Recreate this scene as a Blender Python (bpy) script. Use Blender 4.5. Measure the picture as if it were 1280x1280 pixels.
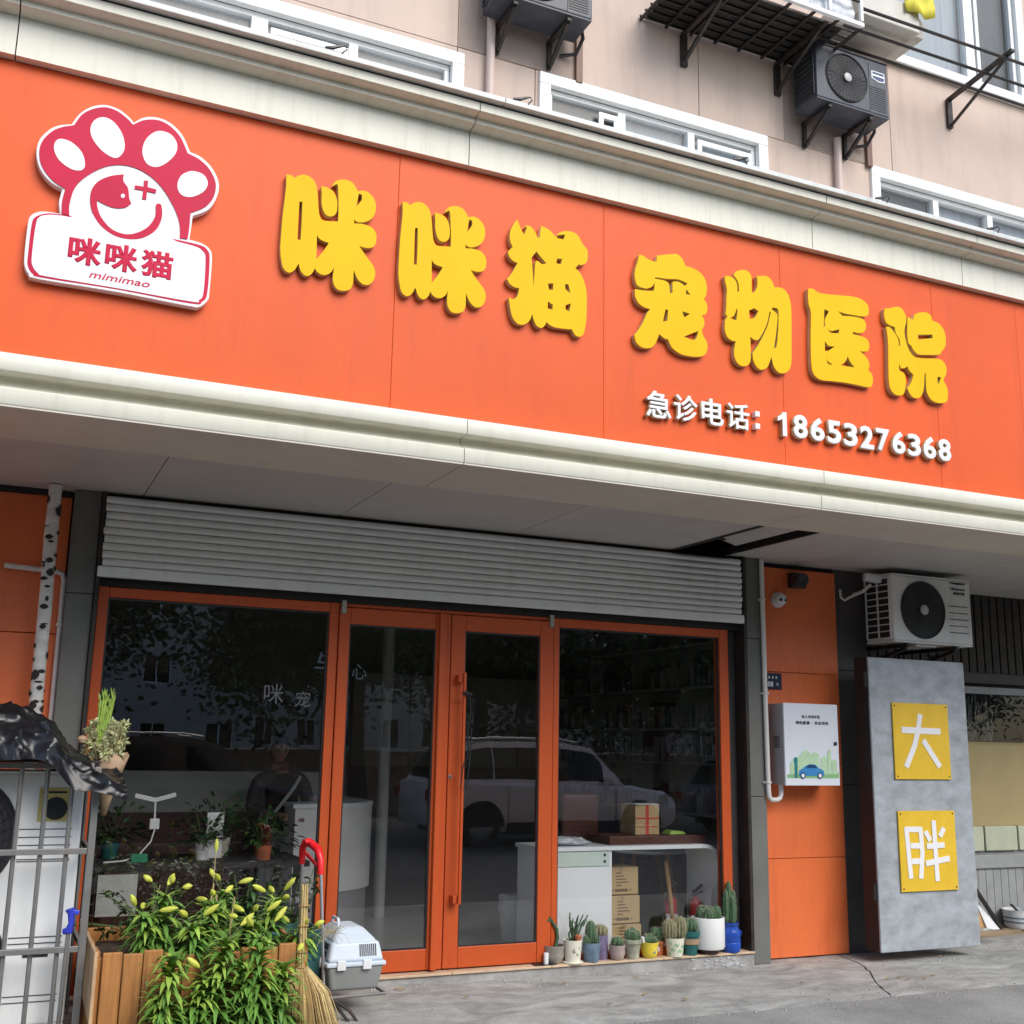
import bpy, math, random
from mathutils import Vector, Matrix, noise

for _o in list(bpy.data.objects):
    bpy.data.objects.remove(_o)
scene = bpy.context.scene
COL = scene.collection
rnd = random.Random(11)
R = math.radians
PI = math.pi

# ------------------------------------------------------------------ camera
CAM = Vector((0, 0, 1.55))
yaw, pitch, roll = 0.426083, 0.204129, 0.018401
_fw = Vector((math.sin(yaw) * math.cos(pitch), math.cos(yaw) * math.cos(pitch), math.sin(pitch)))
_rt = Vector((math.cos(yaw), -math.sin(yaw), 0))
_up = _rt.cross(_fw)
_r2 = _rt * math.cos(roll) + _up * math.sin(roll)
_u2 = -_rt * math.sin(roll) + _up * math.cos(roll)
cam_data = bpy.data.cameras.new('camera')
cam = bpy.data.objects.new('camera', cam_data)
COL.objects.link(cam)
cam.matrix_world = Matrix(((_r2.x, _u2.x, -_fw.x, CAM.x), (_r2.y, _u2.y, -_fw.y, CAM.y),
                           (_r2.z, _u2.z, -_fw.z, CAM.z), (0, 0, 0, 1)))
cam_data.sensor_width = 36
cam_data.lens = 1408.3 / 1280 * 36
cam_data.clip_start = 0.05
cam_data.clip_end = 800
scene.camera = cam

# ------------------------------------------------------------------ sky and sun
SUN_DIR = Vector((0.24, -0.74, 0.68)).normalized()      # towards the sun: behind the viewer, to the right, high
w = bpy.data.worlds.new('World')
scene.world = w
w.use_nodes = True
nt = w.node_tree
sky = nt.nodes.new('ShaderNodeTexSky')
sky.sky_type = 'NISHITA'
sky.sun_disc = False
sky.sun_elevation = math.asin(SUN_DIR.z)
sky.sun_rotation = math.atan2(SUN_DIR.x, SUN_DIR.y)
sky.air_density = 1.0
sky.dust_density = 1.6
sky.altitude = 300
sky.ozone_density = 1.0
nt.links.new(sky.outputs[0], nt.nodes['Background'].inputs[0])
nt.nodes['Background'].inputs[1].default_value = 0.15
sun_data = bpy.data.lights.new('sun', 'SUN')
sun_data.energy = 1.75
sun_data.angle = R(40)
sun_data.color = (1.0, 0.965, 0.90)
sun = bpy.data.objects.new('sun', sun_data)
COL.objects.link(sun)
sun.rotation_euler = SUN_DIR.to_track_quat('Z', 'Y').to_euler()

vs = scene.view_settings
vs.view_transform = 'Standard'
vs.look = 'None'
vs.exposure = 0.58
vs.gamma = 1.0
scene.cycles.max_bounces = 8
scene.cycles.transparent_max_bounces = 12

# ------------------------------------------------------------------ materials
MATS = {}
def mat(name, col, rough=0.6, metal=0.0, var=0.12, scale=6.0, stretch=(1, 1, 1), bump=0.0, bscale=60.0,
        col2=None, stain=None, stain_amt=0.0, stain_scale=(3, 3, 0.6), spec=0.5, coat=0.0, fine=0.0, distort=0.0):
    """Principled surface: large mottling, optional streaky stain, fine speckle and bump."""
    m = bpy.data.materials.new(name)
    m.use_nodes = True
    t = m.node_tree
    b = t.nodes['Principled BSDF']
    b.inputs['Roughness'].default_value = rough
    b.inputs['Metallic'].default_value = metal
    b.inputs['Specular IOR Level'].default_value = spec
    b.inputs['Coat Weight'].default_value = coat
    tc = t.nodes.new('ShaderNodeTexCoord')
    mp = t.nodes.new('ShaderNodeMapping')
    mp.inputs['Scale'].default_value = stretch
    t.links.new(tc.outputs['Object'], mp.inputs[0])
    nz = t.nodes.new('ShaderNodeTexNoise')
    nz.inputs['Scale'].default_value = scale
    nz.inputs['Detail'].default_value = 6
    nz.inputs['Roughness'].default_value = 0.62
    nz.inputs['Distortion'].default_value = distort
    t.links.new(mp.outputs[0], nz.inputs['Vector'])
    ramp = t.nodes.new('ShaderNodeValToRGB')
    c1 = [c * (1 - var) for c in col]
    c2 = list(col2) if col2 else [min(1, c * (1 + var)) for c in col]
    ramp.color_ramp.elements[0].position = 0.3
    ramp.color_ramp.elements[1].position = 0.7
    ramp.color_ramp.elements[0].color = (*c1, 1)
    ramp.color_ramp.elements[1].color = (*c2, 1)
    t.links.new(nz.outputs['Fac'], ramp.inputs[0])
    out = ramp.outputs[0]
    if fine:
        n3 = t.nodes.new('ShaderNodeTexNoise')
        n3.inputs['Scale'].default_value = 170
        n3.inputs['Detail'].default_value = 3
        t.links.new(tc.outputs['Object'], n3.inputs['Vector'])
        mx = t.nodes.new('ShaderNodeMix'); mx.data_type = 'RGBA'; mx.blend_type = 'OVERLAY'
        mx.inputs['Factor'].default_value = fine
        t.links.new(out, mx.inputs['A']); t.links.new(n3.outputs['Fac'], mx.inputs['B'])
        out = mx.outputs['Result']
    if stain:
        m2 = t.nodes.new('ShaderNodeMapping'); m2.inputs['Scale'].default_value = stain_scale
        t.links.new(tc.outputs['Object'], m2.inputs[0])
        n2 = t.nodes.new('ShaderNodeTexNoise'); n2.inputs['Scale'].default_value = 2.2
        n2.inputs['Detail'].default_value = 8; n2.inputs['Roughness'].default_value = 0.7
        t.links.new(m2.outputs[0], n2.inputs['Vector'])
        r2 = t.nodes.new('ShaderNodeValToRGB')
        r2.color_ramp.elements[0].position = 0.5; r2.color_ramp.elements[0].color = (0, 0, 0, 1)
        r2.color_ramp.elements[1].position = 0.78; r2.color_ramp.elements[1].color = (stain_amt,) * 3 + (1,)
        t.links.new(n2.outputs['Fac'], r2.inputs[0])
        mx = t.nodes.new('ShaderNodeMix'); mx.data_type = 'RGBA'
        t.links.new(r2.outputs[0], mx.inputs['Factor'])
        t.links.new(out, mx.inputs['A']); mx.inputs['B'].default_value = (*stain, 1)
        out = mx.outputs['Result']
    t.links.new(out, b.inputs['Base Color'])
    if bump:
        nb = t.nodes.new('ShaderNodeTexNoise'); nb.inputs['Scale'].default_value = bscale
        nb.inputs['Detail'].default_value = 5
        t.links.new(mp.outputs[0], nb.inputs['Vector'])
        bp = t.nodes.new('ShaderNodeBump'); bp.inputs['Strength'].default_value = bump
        bp.inputs['Distance'].default_value = 0.01
        t.links.new(nb.outputs['Fac'], bp.inputs['Height'])
        t.links.new(bp.outputs[0], b.inputs['Normal'])
    MATS[name] = m
    return m

def glass(name, tint=(1, 1, 1), ior=1.5, gain=1.9, rough=0.0, wobble=0.0):
    """Thin pane: clear, with the Fresnel mirror image of both its faces."""
    m = bpy.data.materials.new(name); m.use_nodes = True
    t = m.node_tree; t.nodes.remove(t.nodes['Principled BSDF'])
    o = t.nodes['Material Output']
    tr = t.nodes.new('ShaderNodeBsdfTransparent'); tr.inputs[0].default_value = (*tint, 1)
    gl = t.nodes.new('ShaderNodeBsdfGlossy'); gl.inputs['Roughness'].default_value = rough
    f0 = ((ior - 1) / (ior + 1)) ** 2
    lw = t.nodes.new('ShaderNodeLayerWeight'); lw.inputs['Blend'].default_value = 0.5
    pw = t.nodes.new('ShaderNodeMath'); pw.operation = 'POWER'; pw.inputs[1].default_value = 5
    ma = t.nodes.new('ShaderNodeMath'); ma.operation = 'MULTIPLY_ADD'; ma.inputs[1].default_value = 1 - f0; ma.inputs[2].default_value = f0
    t.links.new(lw.outputs['Facing'], pw.inputs[0]); t.links.new(pw.outputs[0], ma.inputs[0])
    fr = ma
    mu = t.nodes.new('ShaderNodeMath'); mu.operation = 'MULTIPLY'; mu.inputs[1].default_value = gain
    mu.use_clamp = True
    mx = t.nodes.new('ShaderNodeMixShader')
    if wobble:
        tc = t.nodes.new('ShaderNodeTexCoord')
        nb = t.nodes.new('ShaderNodeTexNoise'); nb.inputs['Scale'].default_value = 1.3
        bp = t.nodes.new('ShaderNodeBump'); bp.inputs['Strength'].default_value = wobble
        bp.inputs['Distance'].default_value = 0.02
        t.links.new(tc.outputs['Object'], nb.inputs['Vector']); t.links.new(nb.outputs['Fac'], bp.inputs['Height'])
        t.links.new(bp.outputs[0], gl.inputs['Normal'])
    t.links.new(fr.outputs[0], mu.inputs[0]); t.links.new(mu.outputs[0], mx.inputs[0])
    t.links.new(tr.outputs[0], mx.inputs[1]); t.links.new(gl.outputs[0], mx.inputs[2])
    t.links.new(mx.outputs[0], o.inputs[0])
    MATS[name] = m
    return m

mat('sign_orange', (0.82, 0.122, 0.026), 0.42, spec=0.22, var=0.07, scale=0.9, stain=(0.60, 0.09, 0.035), stain_amt=0.4, stain_scale=(3, 3, 0.3), bump=0.12, bscale=1.6)
mat('panel_orange', (0.80, 0.175, 0.05), 0.42, var=0.08, scale=1.6, stain=(0.42, 0.06, 0.02), stain_amt=0.4, stain_scale=(4, 4, 0.7))
mat('frame_orange', (0.54, 0.088, 0.018), 0.42, spec=0.35, var=0.08, scale=3, stretch=(1, 1, .3), stain=(0.35, 0.05, 0.02), stain_amt=0.3)
mat('cream', (0.82, 0.79, 0.66), 0.45, var=0.04, scale=1.5, stain=(0.38, 0.36, 0.26), stain_amt=0.35, stain_scale=(6, 2, 0.5), spec=0.3)
mat('cream_low', (0.82, 0.80, 0.67), 0.45, var=0.04, scale=1.5, stain=(0.45, 0.42, 0.32), stain_amt=0.3, stain_scale=(5, 2, 0.6), spec=0.3)
mat('gutter', (0.70, 0.70, 0.66), 0.4, var=0.1, scale=4, stain=(0.3, 0.28, 0.22), stain_amt=0.5)
mat('dark_gap', (0.02, 0.018, 0.015), 0.8)
mat('soffit', (0.52, 0.50, 0.47), 0.5, var=0.07, scale=1.0, stain=(0.36, 0.32, 0.26), stain_amt=0.4, stain_scale=(1, 1, 1))
mat('soffit_strip', (0.66, 0.61, 0.52), 0.5, var=0.07, scale=1.2, stain=(0.42, 0.36, 0.27), stain_amt=0.4, stain_scale=(1, 1, 1))
mat('yellow_face', (0.90, 0.545, 0.004), 0.5, spec=0.15, var=0.05, scale=2.5)
mat('return_shaded', (0.60, 0.50, 0.27), 0.45)  # sides of the letters, their shade put into this colour
mat('white_face', (0.86, 0.86, 0.87), 0.35, var=0.02)
mat('logo_red', (0.60, 0.004, 0.05), 0.42, spec=0.2, var=0.1, scale=3)
mat('logo_white', (0.86, 0.85, 0.85), 0.35, var=0.03)
mat('wall_beige', (0.61, 0.475, 0.395), 0.75, var=0.08, scale=1.3, stain=(0.36, 0.28, 0.24), stain_amt=0.55, stain_scale=(2.2, 2.2, 0.25), bump=0.05, bscale=70, fine=0.12)
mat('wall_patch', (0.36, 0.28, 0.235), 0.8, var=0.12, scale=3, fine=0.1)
mat('wall_back', (0.12, 0.09, 0.075), 0.9)
mat('pvc_white', (0.82, 0.83, 0.82), 0.3, var=0.03, stain=(0.45, 0.42, 0.36), stain_amt=0.3, stain_scale=(6, 6, 2))
mat('pipe_white', (0.74, 0.71, 0.68), 0.4, var=0.06, scale=9, stain=(0.4, 0.36, 0.3), stain_amt=0.4, stain_scale=(6, 6, 2))
mat('pipe_beige', (0.60, 0.47, 0.41), 0.5, var=0.06)
mat('pipe_brown', (0.17, 0.085, 0.06), 0.5)
mat('curtain', (0.36, 0.39, 0.41), 0.8, var=0.15, scale=4, stretch=(6, 1, 0.3))
mat('curtain_dark', (0.06, 0.065, 0.06), 0.8, var=0.4, scale=4)
mat('ac_white', (0.76, 0.76, 0.73), 0.4, var=0.03, stain=(0.42, 0.40, 0.34), stain_amt=0.35, stain_scale=(3, 3, 0.8))
mat('ac_white_b', (0.86, 0.87, 0.86), 0.4, var=0.03, stain=(0.6, 0.58, 0.52), stain_amt=0.3, stain_scale=(3, 3, 0.8))
mat('ac_grey', (0.042, 0.047, 0.062), 0.42, var=0.1, stain=(0.16, 0.16, 0.16), stain_amt=0.4)
mat('ac_dark', (0.018, 0.019, 0.021), 0.5)
mat('ac_fin', (0.03, 0.03, 0.032), 0.45)
mat('hub_grey', (0.5, 0.5, 0.49), 0.4)
mat('black_metal', (0.03, 0.027, 0.025), 0.5, metal=0.3, var=0.4, stain=(0.14, 0.06, 0.03), stain_amt=0.6, stain_scale=(5, 5, 5))
mat('cage_metal', (0.24, 0.24, 0.23), 0.45, metal=0.5, var=0.2, stain=(0.2, 0.11, 0.06), stain_amt=0.4, stain_scale=(6, 6, 6))
mat('steel_pole', (0.55, 0.55, 0.55), 0.3, metal=0.85, var=0.1)
mat('pilaster', (0.155, 0.155, 0.14), 0.6, var=0.18, scale=2.5, stain=(0.09, 0.09, 0.08), stain_amt=0.6, stain_scale=(3, 3, .8), bump=0.1, bscale=40, fine=0.15)
mat('dark_stone', (0.075, 0.07, 0.066), 0.55, var=0.2, scale=3, fine=0.15)
mat('shutter', (0.80, 0.81, 0.79), 0.42, metal=0.05, var=0.05, scale=2.5, stretch=(0.5, 1, 4), stain=(0.42, 0.41, 0.38), stain_amt=0.3, stain_scale=(4, 4, 1.2))
mat('black', (0.012, 0.012, 0.013), 0.6)
mat('black_plastic', (0.02, 0.02, 0.022), 0.35)
mat('bag', (0.008, 0.008, 0.010), 0.30, var=0.3, bump=0.35, bscale=16)
mat('white_plastic', (0.78, 0.79, 0.80), 0.35, var=0.03)
mat('brass_hinge', (0.35, 0.34, 0.30), 0.4, metal=0.4)
mat('lock', (0.7, 0.69, 0.66), 0.25, metal=0.9)
mat('concrete', (0.36, 0.358, 0.335), 0.88, var=0.34, scale=2.4, stretch=(1, 1.8, 1), stain=(0.15, 0.148, 0.138), stain_amt=0.7, stain_scale=(1.1, 2.4, 1), bump=0.5, bscale=38, fine=0.6, distort=1.4)
mat('asphalt', (0.31, 0.308, 0.29), 0.9, var=0.25, scale=1.2, bump=0.8, bscale=110, fine=0.75, stain=(0.09, 0.09, 0.088), stain_amt=0.5, stain_scale=(0.6, 0.6, 1))
mat('road_asphalt', (0.075, 0.075, 0.075), 0.9, var=0.2, scale=1.0, fine=0.4)
mat('crack_fill', (0.40, 0.39, 0.36), 0.9, var=0.35, scale=18, bump=0.7, bscale=60)
mat('step_tan', (0.62, 0.45, 0.30), 0.6, var=0.12, scale=4, stain=(0.3, 0.25, 0.2), stain_amt=0.6, stain_scale=(3, 6, 1), fine=0.2)
mat('step_grey', (0.33, 0.32, 0.31), 0.8, var=0.3, scale=6, bump=0.4, bscale=40, fine=0.3)
mat('paint_white', (0.46, 0.46, 0.49), 0.6, var=0.2, scale=20)
mat('floor_tile', (0.42, 0.42, 0.40), 0.18, var=0.06, scale=2)
mat('room_wall', (0.30, 0.29, 0.27), 0.8, var=0.1)
mat('room_dark', (0.10, 0.045, 0.04), 0.7, var=0.2)
mat('room_band', (0.42, 0.44, 0.41), 0.7, var=0.1)
mat('desk_white', (0.84, 0.87, 0.89), 0.35, var=0.03)
mat('desk_mint', (0.60, 0.70, 0.64), 0.4, var=0.03)
mat('desk_dark', (0.03, 0.026, 0.024), 0.75, spec=0.2, var=0.3)
mat('carton', (0.50, 0.36, 0.18), 0.8, var=0.1, scale=4, fine=0.1)
mat('carton_print', (0.16, 0.11, 0.06), 0.8)
mat('red_tape', (0.55, 0.06, 0.05), 0.45)
mat('weathered_wood', (0.30, 0.22, 0.14), 0.8, var=0.3, scale=5, stretch=(.5, 4, 4))
mat('wood', (0.50, 0.30, 0.12), 0.55, var=0.25, scale=4, stretch=(6, 6, 0.6))
mat('wood_dark', (0.09, 0.03, 0.02), 0.45, var=0.3, scale=4, stretch=(0.6, 6, 6))
mat('fir', (0.46, 0.20, 0.055), 0.6, var=0.3, scale=5, stretch=(9, 9, 0.7), bump=0.3, bscale=14, stain=(0.2, 0.08, 0.03), stain_amt=0.6, stain_scale=(4, 4, 1))
mat('fir_end', (0.55, 0.36, 0.20), 0.7, var=0.25, scale=7)
mat('soil', (0.05, 0.032, 0.022), 0.95, var=0.5, scale=20, bump=1.0, bscale=50)
mat('ext_red', (0.48, 0.008, 0.016), 0.3)
mat('handle_red', (0.78, 0.012, 0.02), 0.35, var=0.04)
mat('straw', (0.58, 0.43, 0.19), 0.75, var=0.3, scale=30, stretch=(3, 3, 0.3))
mat('straw_dark', (0.36, 0.24, 0.09), 0.8, var=0.3, scale=30)
mat('carrier_top', (0.62, 0.70, 0.78), 0.4, var=0.04, scale=4)
mat('carrier_bottom', (0.27, 0.28, 0.27), 0.5, var=0.08)
mat('kraft', (0.44, 0.30, 0.19), 0.8, var=0.2, bump=0.5, bscale=18)
mat('leaf_lily', (0.14, 0.29, 0.05), 0.42, var=0.4, scale=9)
mat('leaf_young', (0.30, 0.45, 0.07), 0.45, var=0.3, scale=9)
mat('bud', (0.62, 0.64, 0.09), 0.5, var=0.25, scale=20)
mat('stem', (0.10, 0.15, 0.04), 0.6)
mat('dry_stalk', (0.50, 0.40, 0.20), 0.8, var=0.2)
mat('dry_flower', (0.55, 0.56, 0.30), 0.8, var=0.3, scale=30)
mat('leaf_tree', (0.045, 0.085, 0.022), 0.5, var=0.5, scale=0.8)
mat('leaf_tree_b', (0.07, 0.12, 0.03), 0.5, var=0.4, scale=0.8)
mat('bark', (0.085, 0.065, 0.05), 0.9, var=0.4, scale=9, stretch=(1, 1, .3), bump=0.8, bscale=20)
mat('leaf_house', (0.04, 0.10, 0.03), 0.4, var=0.35, scale=8)
mat('cactus', (0.055, 0.11, 0.05), 0.6, var=0.3, scale=25)
mat('cactus_brown', (0.20, 0.19, 0.10), 0.7, var=0.3, scale=40)
mat('spine', (0.50, 0.46, 0.33), 0.8)
mat('opposite_wall', (0.46, 0.44, 0.40), 0.8, var=0.1, scale=0.7)
mat('opposite_wall_b', (0.40, 0.33, 0.27), 0.8, var=0.1, scale=0.7)
mat('birch_white', (0.66, 0.64, 0.60), 0.8, var=0.2, scale=6, stretch=(1, 1, 3))
mat('birch_black', (0.03, 0.027, 0.024), 0.85)
mat('steel_sheet', (0.36, 0.39, 0.415), 0.5, metal=0.05, var=0.26, scale=7, stretch=(.8, 1, 1.2), stain=(0.24, 0.26, 0.28), stain_amt=0.8, stain_scale=(2.2, 2.2, 2.8), bump=0.08, bscale=14, distort=0.25)
mat('sheet_yellow', (0.78, 0.50, 0.03), 0.42, var=0.12, scale=2.0, stain=(0.55, 0.30, 0.03), stain_amt=0.4, stain_scale=(2, 2, 1))
mat('stroke_white', (0.82, 0.82, 0.83), 0.45, var=0.03)
mat('ebox_side', (0.42, 0.43, 0.44), 0.4, metal=0.2, var=0.06)
mat('ebox_face', (0.74, 0.78, 0.84), 0.3, var=0.02)
mat('print_black', (0.02, 0.02, 0.025), 0.5)
mat('print_green', (0.25, 0.50, 0.22), 0.4, var=0.1)
mat('print_green_pale', (0.50, 0.70, 0.45), 0.4, var=0.1)
mat('print_teal', (0.02, 0.22, 0.22), 0.4)
mat('print_blue', (0.05, 0.25, 0.55), 0.35)
mat('print_navy', (0.01, 0.05, 0.15), 0.35)
mat('plate_blue', (0.008, 0.012, 0.045), 0.35)
mat('pink_board', (0.54, 0.42, 0.20), 0.7, var=0.12, scale=1.5)
mat('cabinet_pale', (0.60, 0.63, 0.46), 0.5, var=0.08)
mat('slat_grey', (0.34, 0.35, 0.34), 0.5, var=0.15)
mat('terracotta', (0.40, 0.12, 0.05), 0.7, var=0.2)
mat('ceramic_stone', (0.30, 0.27, 0.23), 0.6, var=0.3, scale=14)
mat('ceramic_cream', (0.74, 0.72, 0.60), 0.35, var=0.08)
mat('ceramic_blue', (0.13, 0.19, 0.26), 0.45, var=0.35, scale=18)
mat('ceramic_violet', (0.17, 0.14, 0.24), 0.45, var=0.45, scale=18)
mat('ceramic_pink', (0.42, 0.33, 0.30), 0.5, var=0.25, scale=16)
mat('ceramic_sage', (0.34, 0.34, 0.26), 0.45, var=0.45, scale=14)
mat('ceramic_yellow', (0.78, 0.60, 0.05), 0.35, var=0.1)
mat('ceramic_teal', (0.015, 0.11, 0.105), 0.4, var=0.15)
mat('ceramic_white', (0.80, 0.80, 0.78), 0.35, var=0.03)
mat('ceramic_cobalt', (0.012, 0.07, 0.40), 0.3, var=0.15)
mat('saucer_brown', (0.06, 0.03, 0.025), 0.5)
mat('band_brown', (0.38, 0.25, 0.15), 0.6)
mat('blue_clip', (0.04, 0.06, 0.55), 0.4)
mat('label_yellow', (0.55, 0.46, 0.16), 0.5)
mat('yellow_cloth', (0.75, 0.66, 0.08), 0.8, var=0.2)
mat('beige_box', (0.60, 0.57, 0.50), 0.5, var=0.08, stain=(0.35, 0.3, 0.24), stain_amt=0.4)
mat('poly_bag', (0.55, 0.58, 0.62), 0.35, var=0.3, scale=10, bump=0.5, bscale=20)
mat('skin', (0.26, 0.15, 0.11), 0.55)
mat('hair', (0.012, 0.010, 0.009), 0.45)
mat('vest', (0.015, 0.016, 0.02), 0.8)
mat('sleeve', (0.05, 0.05, 0.053), 0.8, var=0.1)
mat('trousers', (0.2, 0.2, 0.21), 0.8, var=0.1)
mat('car_white', (0.86, 0.86, 0.86), 0.22, var=0.01, coat=0.6)
mat('car_black', (0.012, 0.012, 0.014), 0.2, var=0.01, coat=0.6)
mat('car_silver', (0.32, 0.34, 0.36), 0.25, metal=0.3, var=0.01, coat=0.6)
mat('car_glass', (0.008, 0.009, 0.010), 0.06)
mat('tyre', (0.012, 0.012, 0.012), 0.8)
mat('rim', (0.45, 0.45, 0.46), 0.3, metal=0.9)
mat('lamp_clear', (0.6, 0.6, 0.6), 0.1)
mat('lamp_red', (0.35, 0.01, 0.01), 0.15)
mat('decal', (0.10, 0.105, 0.11), 0.6)
mat('decal_blue', (0.05, 0.075, 0.095), 0.6)
mat('shelf', (0.24, 0.24, 0.23), 0.7)
mat('book_a', (0.25, 0.245, 0.23), 0.7, var=0.5, scale=14, stretch=(1, 6, .2))
mat('book_b', (0.12, 0.03, 0.03), 0.6)
mat('book_c', (0.05, 0.07, 0.09), 0.6)
mat('green_thing', (0.03, 0.25, 0.12), 0.5)
mat('teal_crate', (0.03, 0.12, 0.13), 0.5)
glass('pane', (0.95, 0.96, 0.955), 1.55, 3.8, wobble=0.06)
glass('pane_upper', (0.85, 0.88, 0.90), 1.55, 1.5, rough=0.35)
glass('pane_dim', (0.7, 0.72, 0.71), 1.5, 0.8)

# ------------------------------------------------------------------ mesh building
class MB:
    def __init__(s):
        s.v = []; s.f = []
    def add(s, vs, fs):
        o = len(s.v); s.v += [tuple(p) for p in vs]; s.f += [tuple(i + o for i in f) for f in fs]; return s
    def box(s, x0, x1, y0, y1, z0, z1):
        return s.add([(x0, y0, z0), (x1, y0, z0), (x1, y1, z0), (x0, y1, z0), (x0, y0, z1), (x1, y0, z1), (x1, y1, z1), (x0, y1, z1)],
                     [(0, 3, 2, 1), (4, 5, 6, 7), (0, 1, 5, 4), (1, 2, 6, 5), (2, 3, 7, 6), (3, 0, 4, 7)])
    def hexa(s, p):
        """eight corners: bottom ring then top ring"""
        return s.add(p, [(0, 3, 2, 1), (4, 5, 6, 7), (0, 1, 5, 4), (1, 2, 6, 5), (2, 3, 7, 6), (3, 0, 4, 7)])
    def bar(s, a, b, w, h=None, up=(0, 0, 1)):
        a = Vector(a); b = Vector(b); d = (b - a).normalized(); h = h or w
        u = Vector(up)
        if abs(d.dot(u)) > 0.95: u = Vector((0, 1, 0))
        x = d.cross(u).normalized() * (w / 2); y = x.cross(d).normalized() * (h / 2)
        return s.hexa([a - x - y, a + x - y, a + x + y, a - x + y, b - x - y, b + x - y, b + x + y, b - x + y])
    def tube(s, pts, r, n=8, cap=True, flat=1.0):
        pts = [Vector(p) for p in pts]; k = len(pts)
        rr = r if isinstance(r, (list, tuple)) else [r] * k
        d0 = (pts[1] - pts[0]).normalized()
        u = Vector((0, 0, 1)) if abs(d0.z) < 0.9 else Vector((0, 1, 0))
        u = (u - d0 * u.dot(d0)).normalized()
        vs = []
        for i, p in enumerate(pts):
            d = (pts[min(i + 1, k - 1)] - pts[max(i - 1, 0)])
            d = d.normalized() if d.length > 1e-9 else d0
            u = (u - d * u.dot(d)); u = u.normalized() if u.length > 1e-6 else d.orthogonal().normalized()
            q = d.cross(u)
            for j in range(n):
                a = 2 * PI * j / n
                vs.append(p + (u * math.cos(a) * flat + q * math.sin(a)) * rr[i])
        fs = [(i * n + j, i * n + (j + 1) % n, (i + 1) * n + (j + 1) % n, (i + 1) * n + j) for i in range(k - 1) for j in range(n)]
        if cap:
            fs.append(tuple(range(n - 1, -1, -1))); fs.append(tuple((k - 1) * n + j for j in range(n)))
        return s.add(vs, fs)
    def lathe(s, prof, c=(0, 0, 0), n=20, mtx=None, wob=None):
        vs = []
        for r, z in prof:
            for j in range(n):
                a = 2 * PI * j / n
                q = r * (wob(a, z) if wob else 1)
                p = Vector((q * math.cos(a), q * math.sin(a), z))
                if mtx: p = mtx @ p
                vs.append(p + Vector(c))
        k = len(prof)
        fs = [(i * n + j, i * n + (j + 1) % n, (i + 1) * n + (j + 1) % n, (i + 1) * n + j) for i in range(k - 1) for j in range(n)]
        if prof[0][0] > 1e-6: fs.append(tuple(range(n - 1, -1, -1)))
        if prof[-1][0] > 1e-6: fs.append(tuple((k - 1) * n + j for j in range(n)))
        return s.add(vs, fs)
    def extr(s, prof, x0, x1):
        """closed (y, z) profile swept along x"""
        n = len(prof)
        vs = [(x0, y, z) for y, z in prof] + [(x1, y, z) for y, z in prof]
        fs = [(i, i + n, (i + 1) % n + n, (i + 1) % n) for i in range(n)]
        fs += [tuple(range(n)), tuple(range(2 * n - 1, n - 1, -1))]
        return s.add(vs, fs)
    def prism(s, poly, y0, y1):
        """(x, z) polygon between two y planes"""
        n = len(poly)
        vs = [(x, y0, z) for x, z in poly] + [(x, y1, z) for x, z in poly]
        fs = [(i, i + n, (i + 1) % n + n, (i + 1) % n) for i in range(n)]
        fs += [tuple(range(n)), tuple(range(2 * n - 1, n - 1, -1))]
        return s.add(vs, fs)
    def blade(s, p, d, up, L, wd, droop=0.3, seg=3, fold=0.25):
        """a leaf blade as a folded strip"""
        p = Vector(p); d = Vector(d).normalized(); up = Vector(up)
        sd = d.cross(up); sd = sd.normalized() if sd.length > 1e-4 else d.orthogonal().normalized()
        nrm = sd.cross(d).normalized()
        vs = []; fs = []
        for i in range(seg + 1):
            t = i / seg
            c = p + d * L * t - Vector((0, 0, 1)) * droop * L * t * t
            ww = wd * (math.sin(PI * min(0.96, 0.16 + 0.8 * t)) ** 0.8) * 0.5
            if i == seg: ww = wd * 0.04
            vs += [c - sd * ww + nrm * ww * fold, c, c + sd * ww + nrm * ww * fold]
        for i in range(seg):
            a = i * 3
            fs += [(a, a + 1, a + 4, a + 3), (a + 1, a + 2, a + 5, a + 4)]
        return s.add(vs, fs)
    def mesh(s, name):
        m = bpy.data.meshes.new(name)
        m.from_pydata(s.v, [], s.f)
        m.update()
        return m
    def build(s, name, material, parent=None, smooth=False, bevel=0.0, seg=2):
        me = s.mesh(name)
        return place(name, me, material, parent, smooth, bevel, seg)

def fix_normals(me):
    import bmesh
    bm = bmesh.new(); bm.from_mesh(me)
    bmesh.ops.recalc_face_normals(bm, faces=bm.faces)
    bm.to_mesh(me); bm.free()

def place(name, me, material, parent=None, smooth=False, bevel=0.0, seg=2):
    """link a mesh whose vertices are in world metres, under its thing"""
    fix_normals(me)
    me.materials.clear()
    me.materials.append(MATS[material])
    o = bpy.data.objects.new(name, me)
    COL.objects.link(o)
    if parent:
        o.parent = parent
        off = Vector((0, 0, 0)); p = parent
        while p:
            off += p.location; p = p.parent
        me.transform(Matrix.Translation(-off))
    if smooth:
        for p in me.polygons: p.use_smooth = True
        m2 = me
        try:
            m2.set_sharp_from_angle(angle=R(40))
        except Exception:
            pass
    if bevel:
        b = o.modifiers.new('bevel', 'BEVEL'); b.width = bevel; b.segments = seg; b.limit_method = 'ANGLE'
        b.harden_normals = False
    return o

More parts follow.
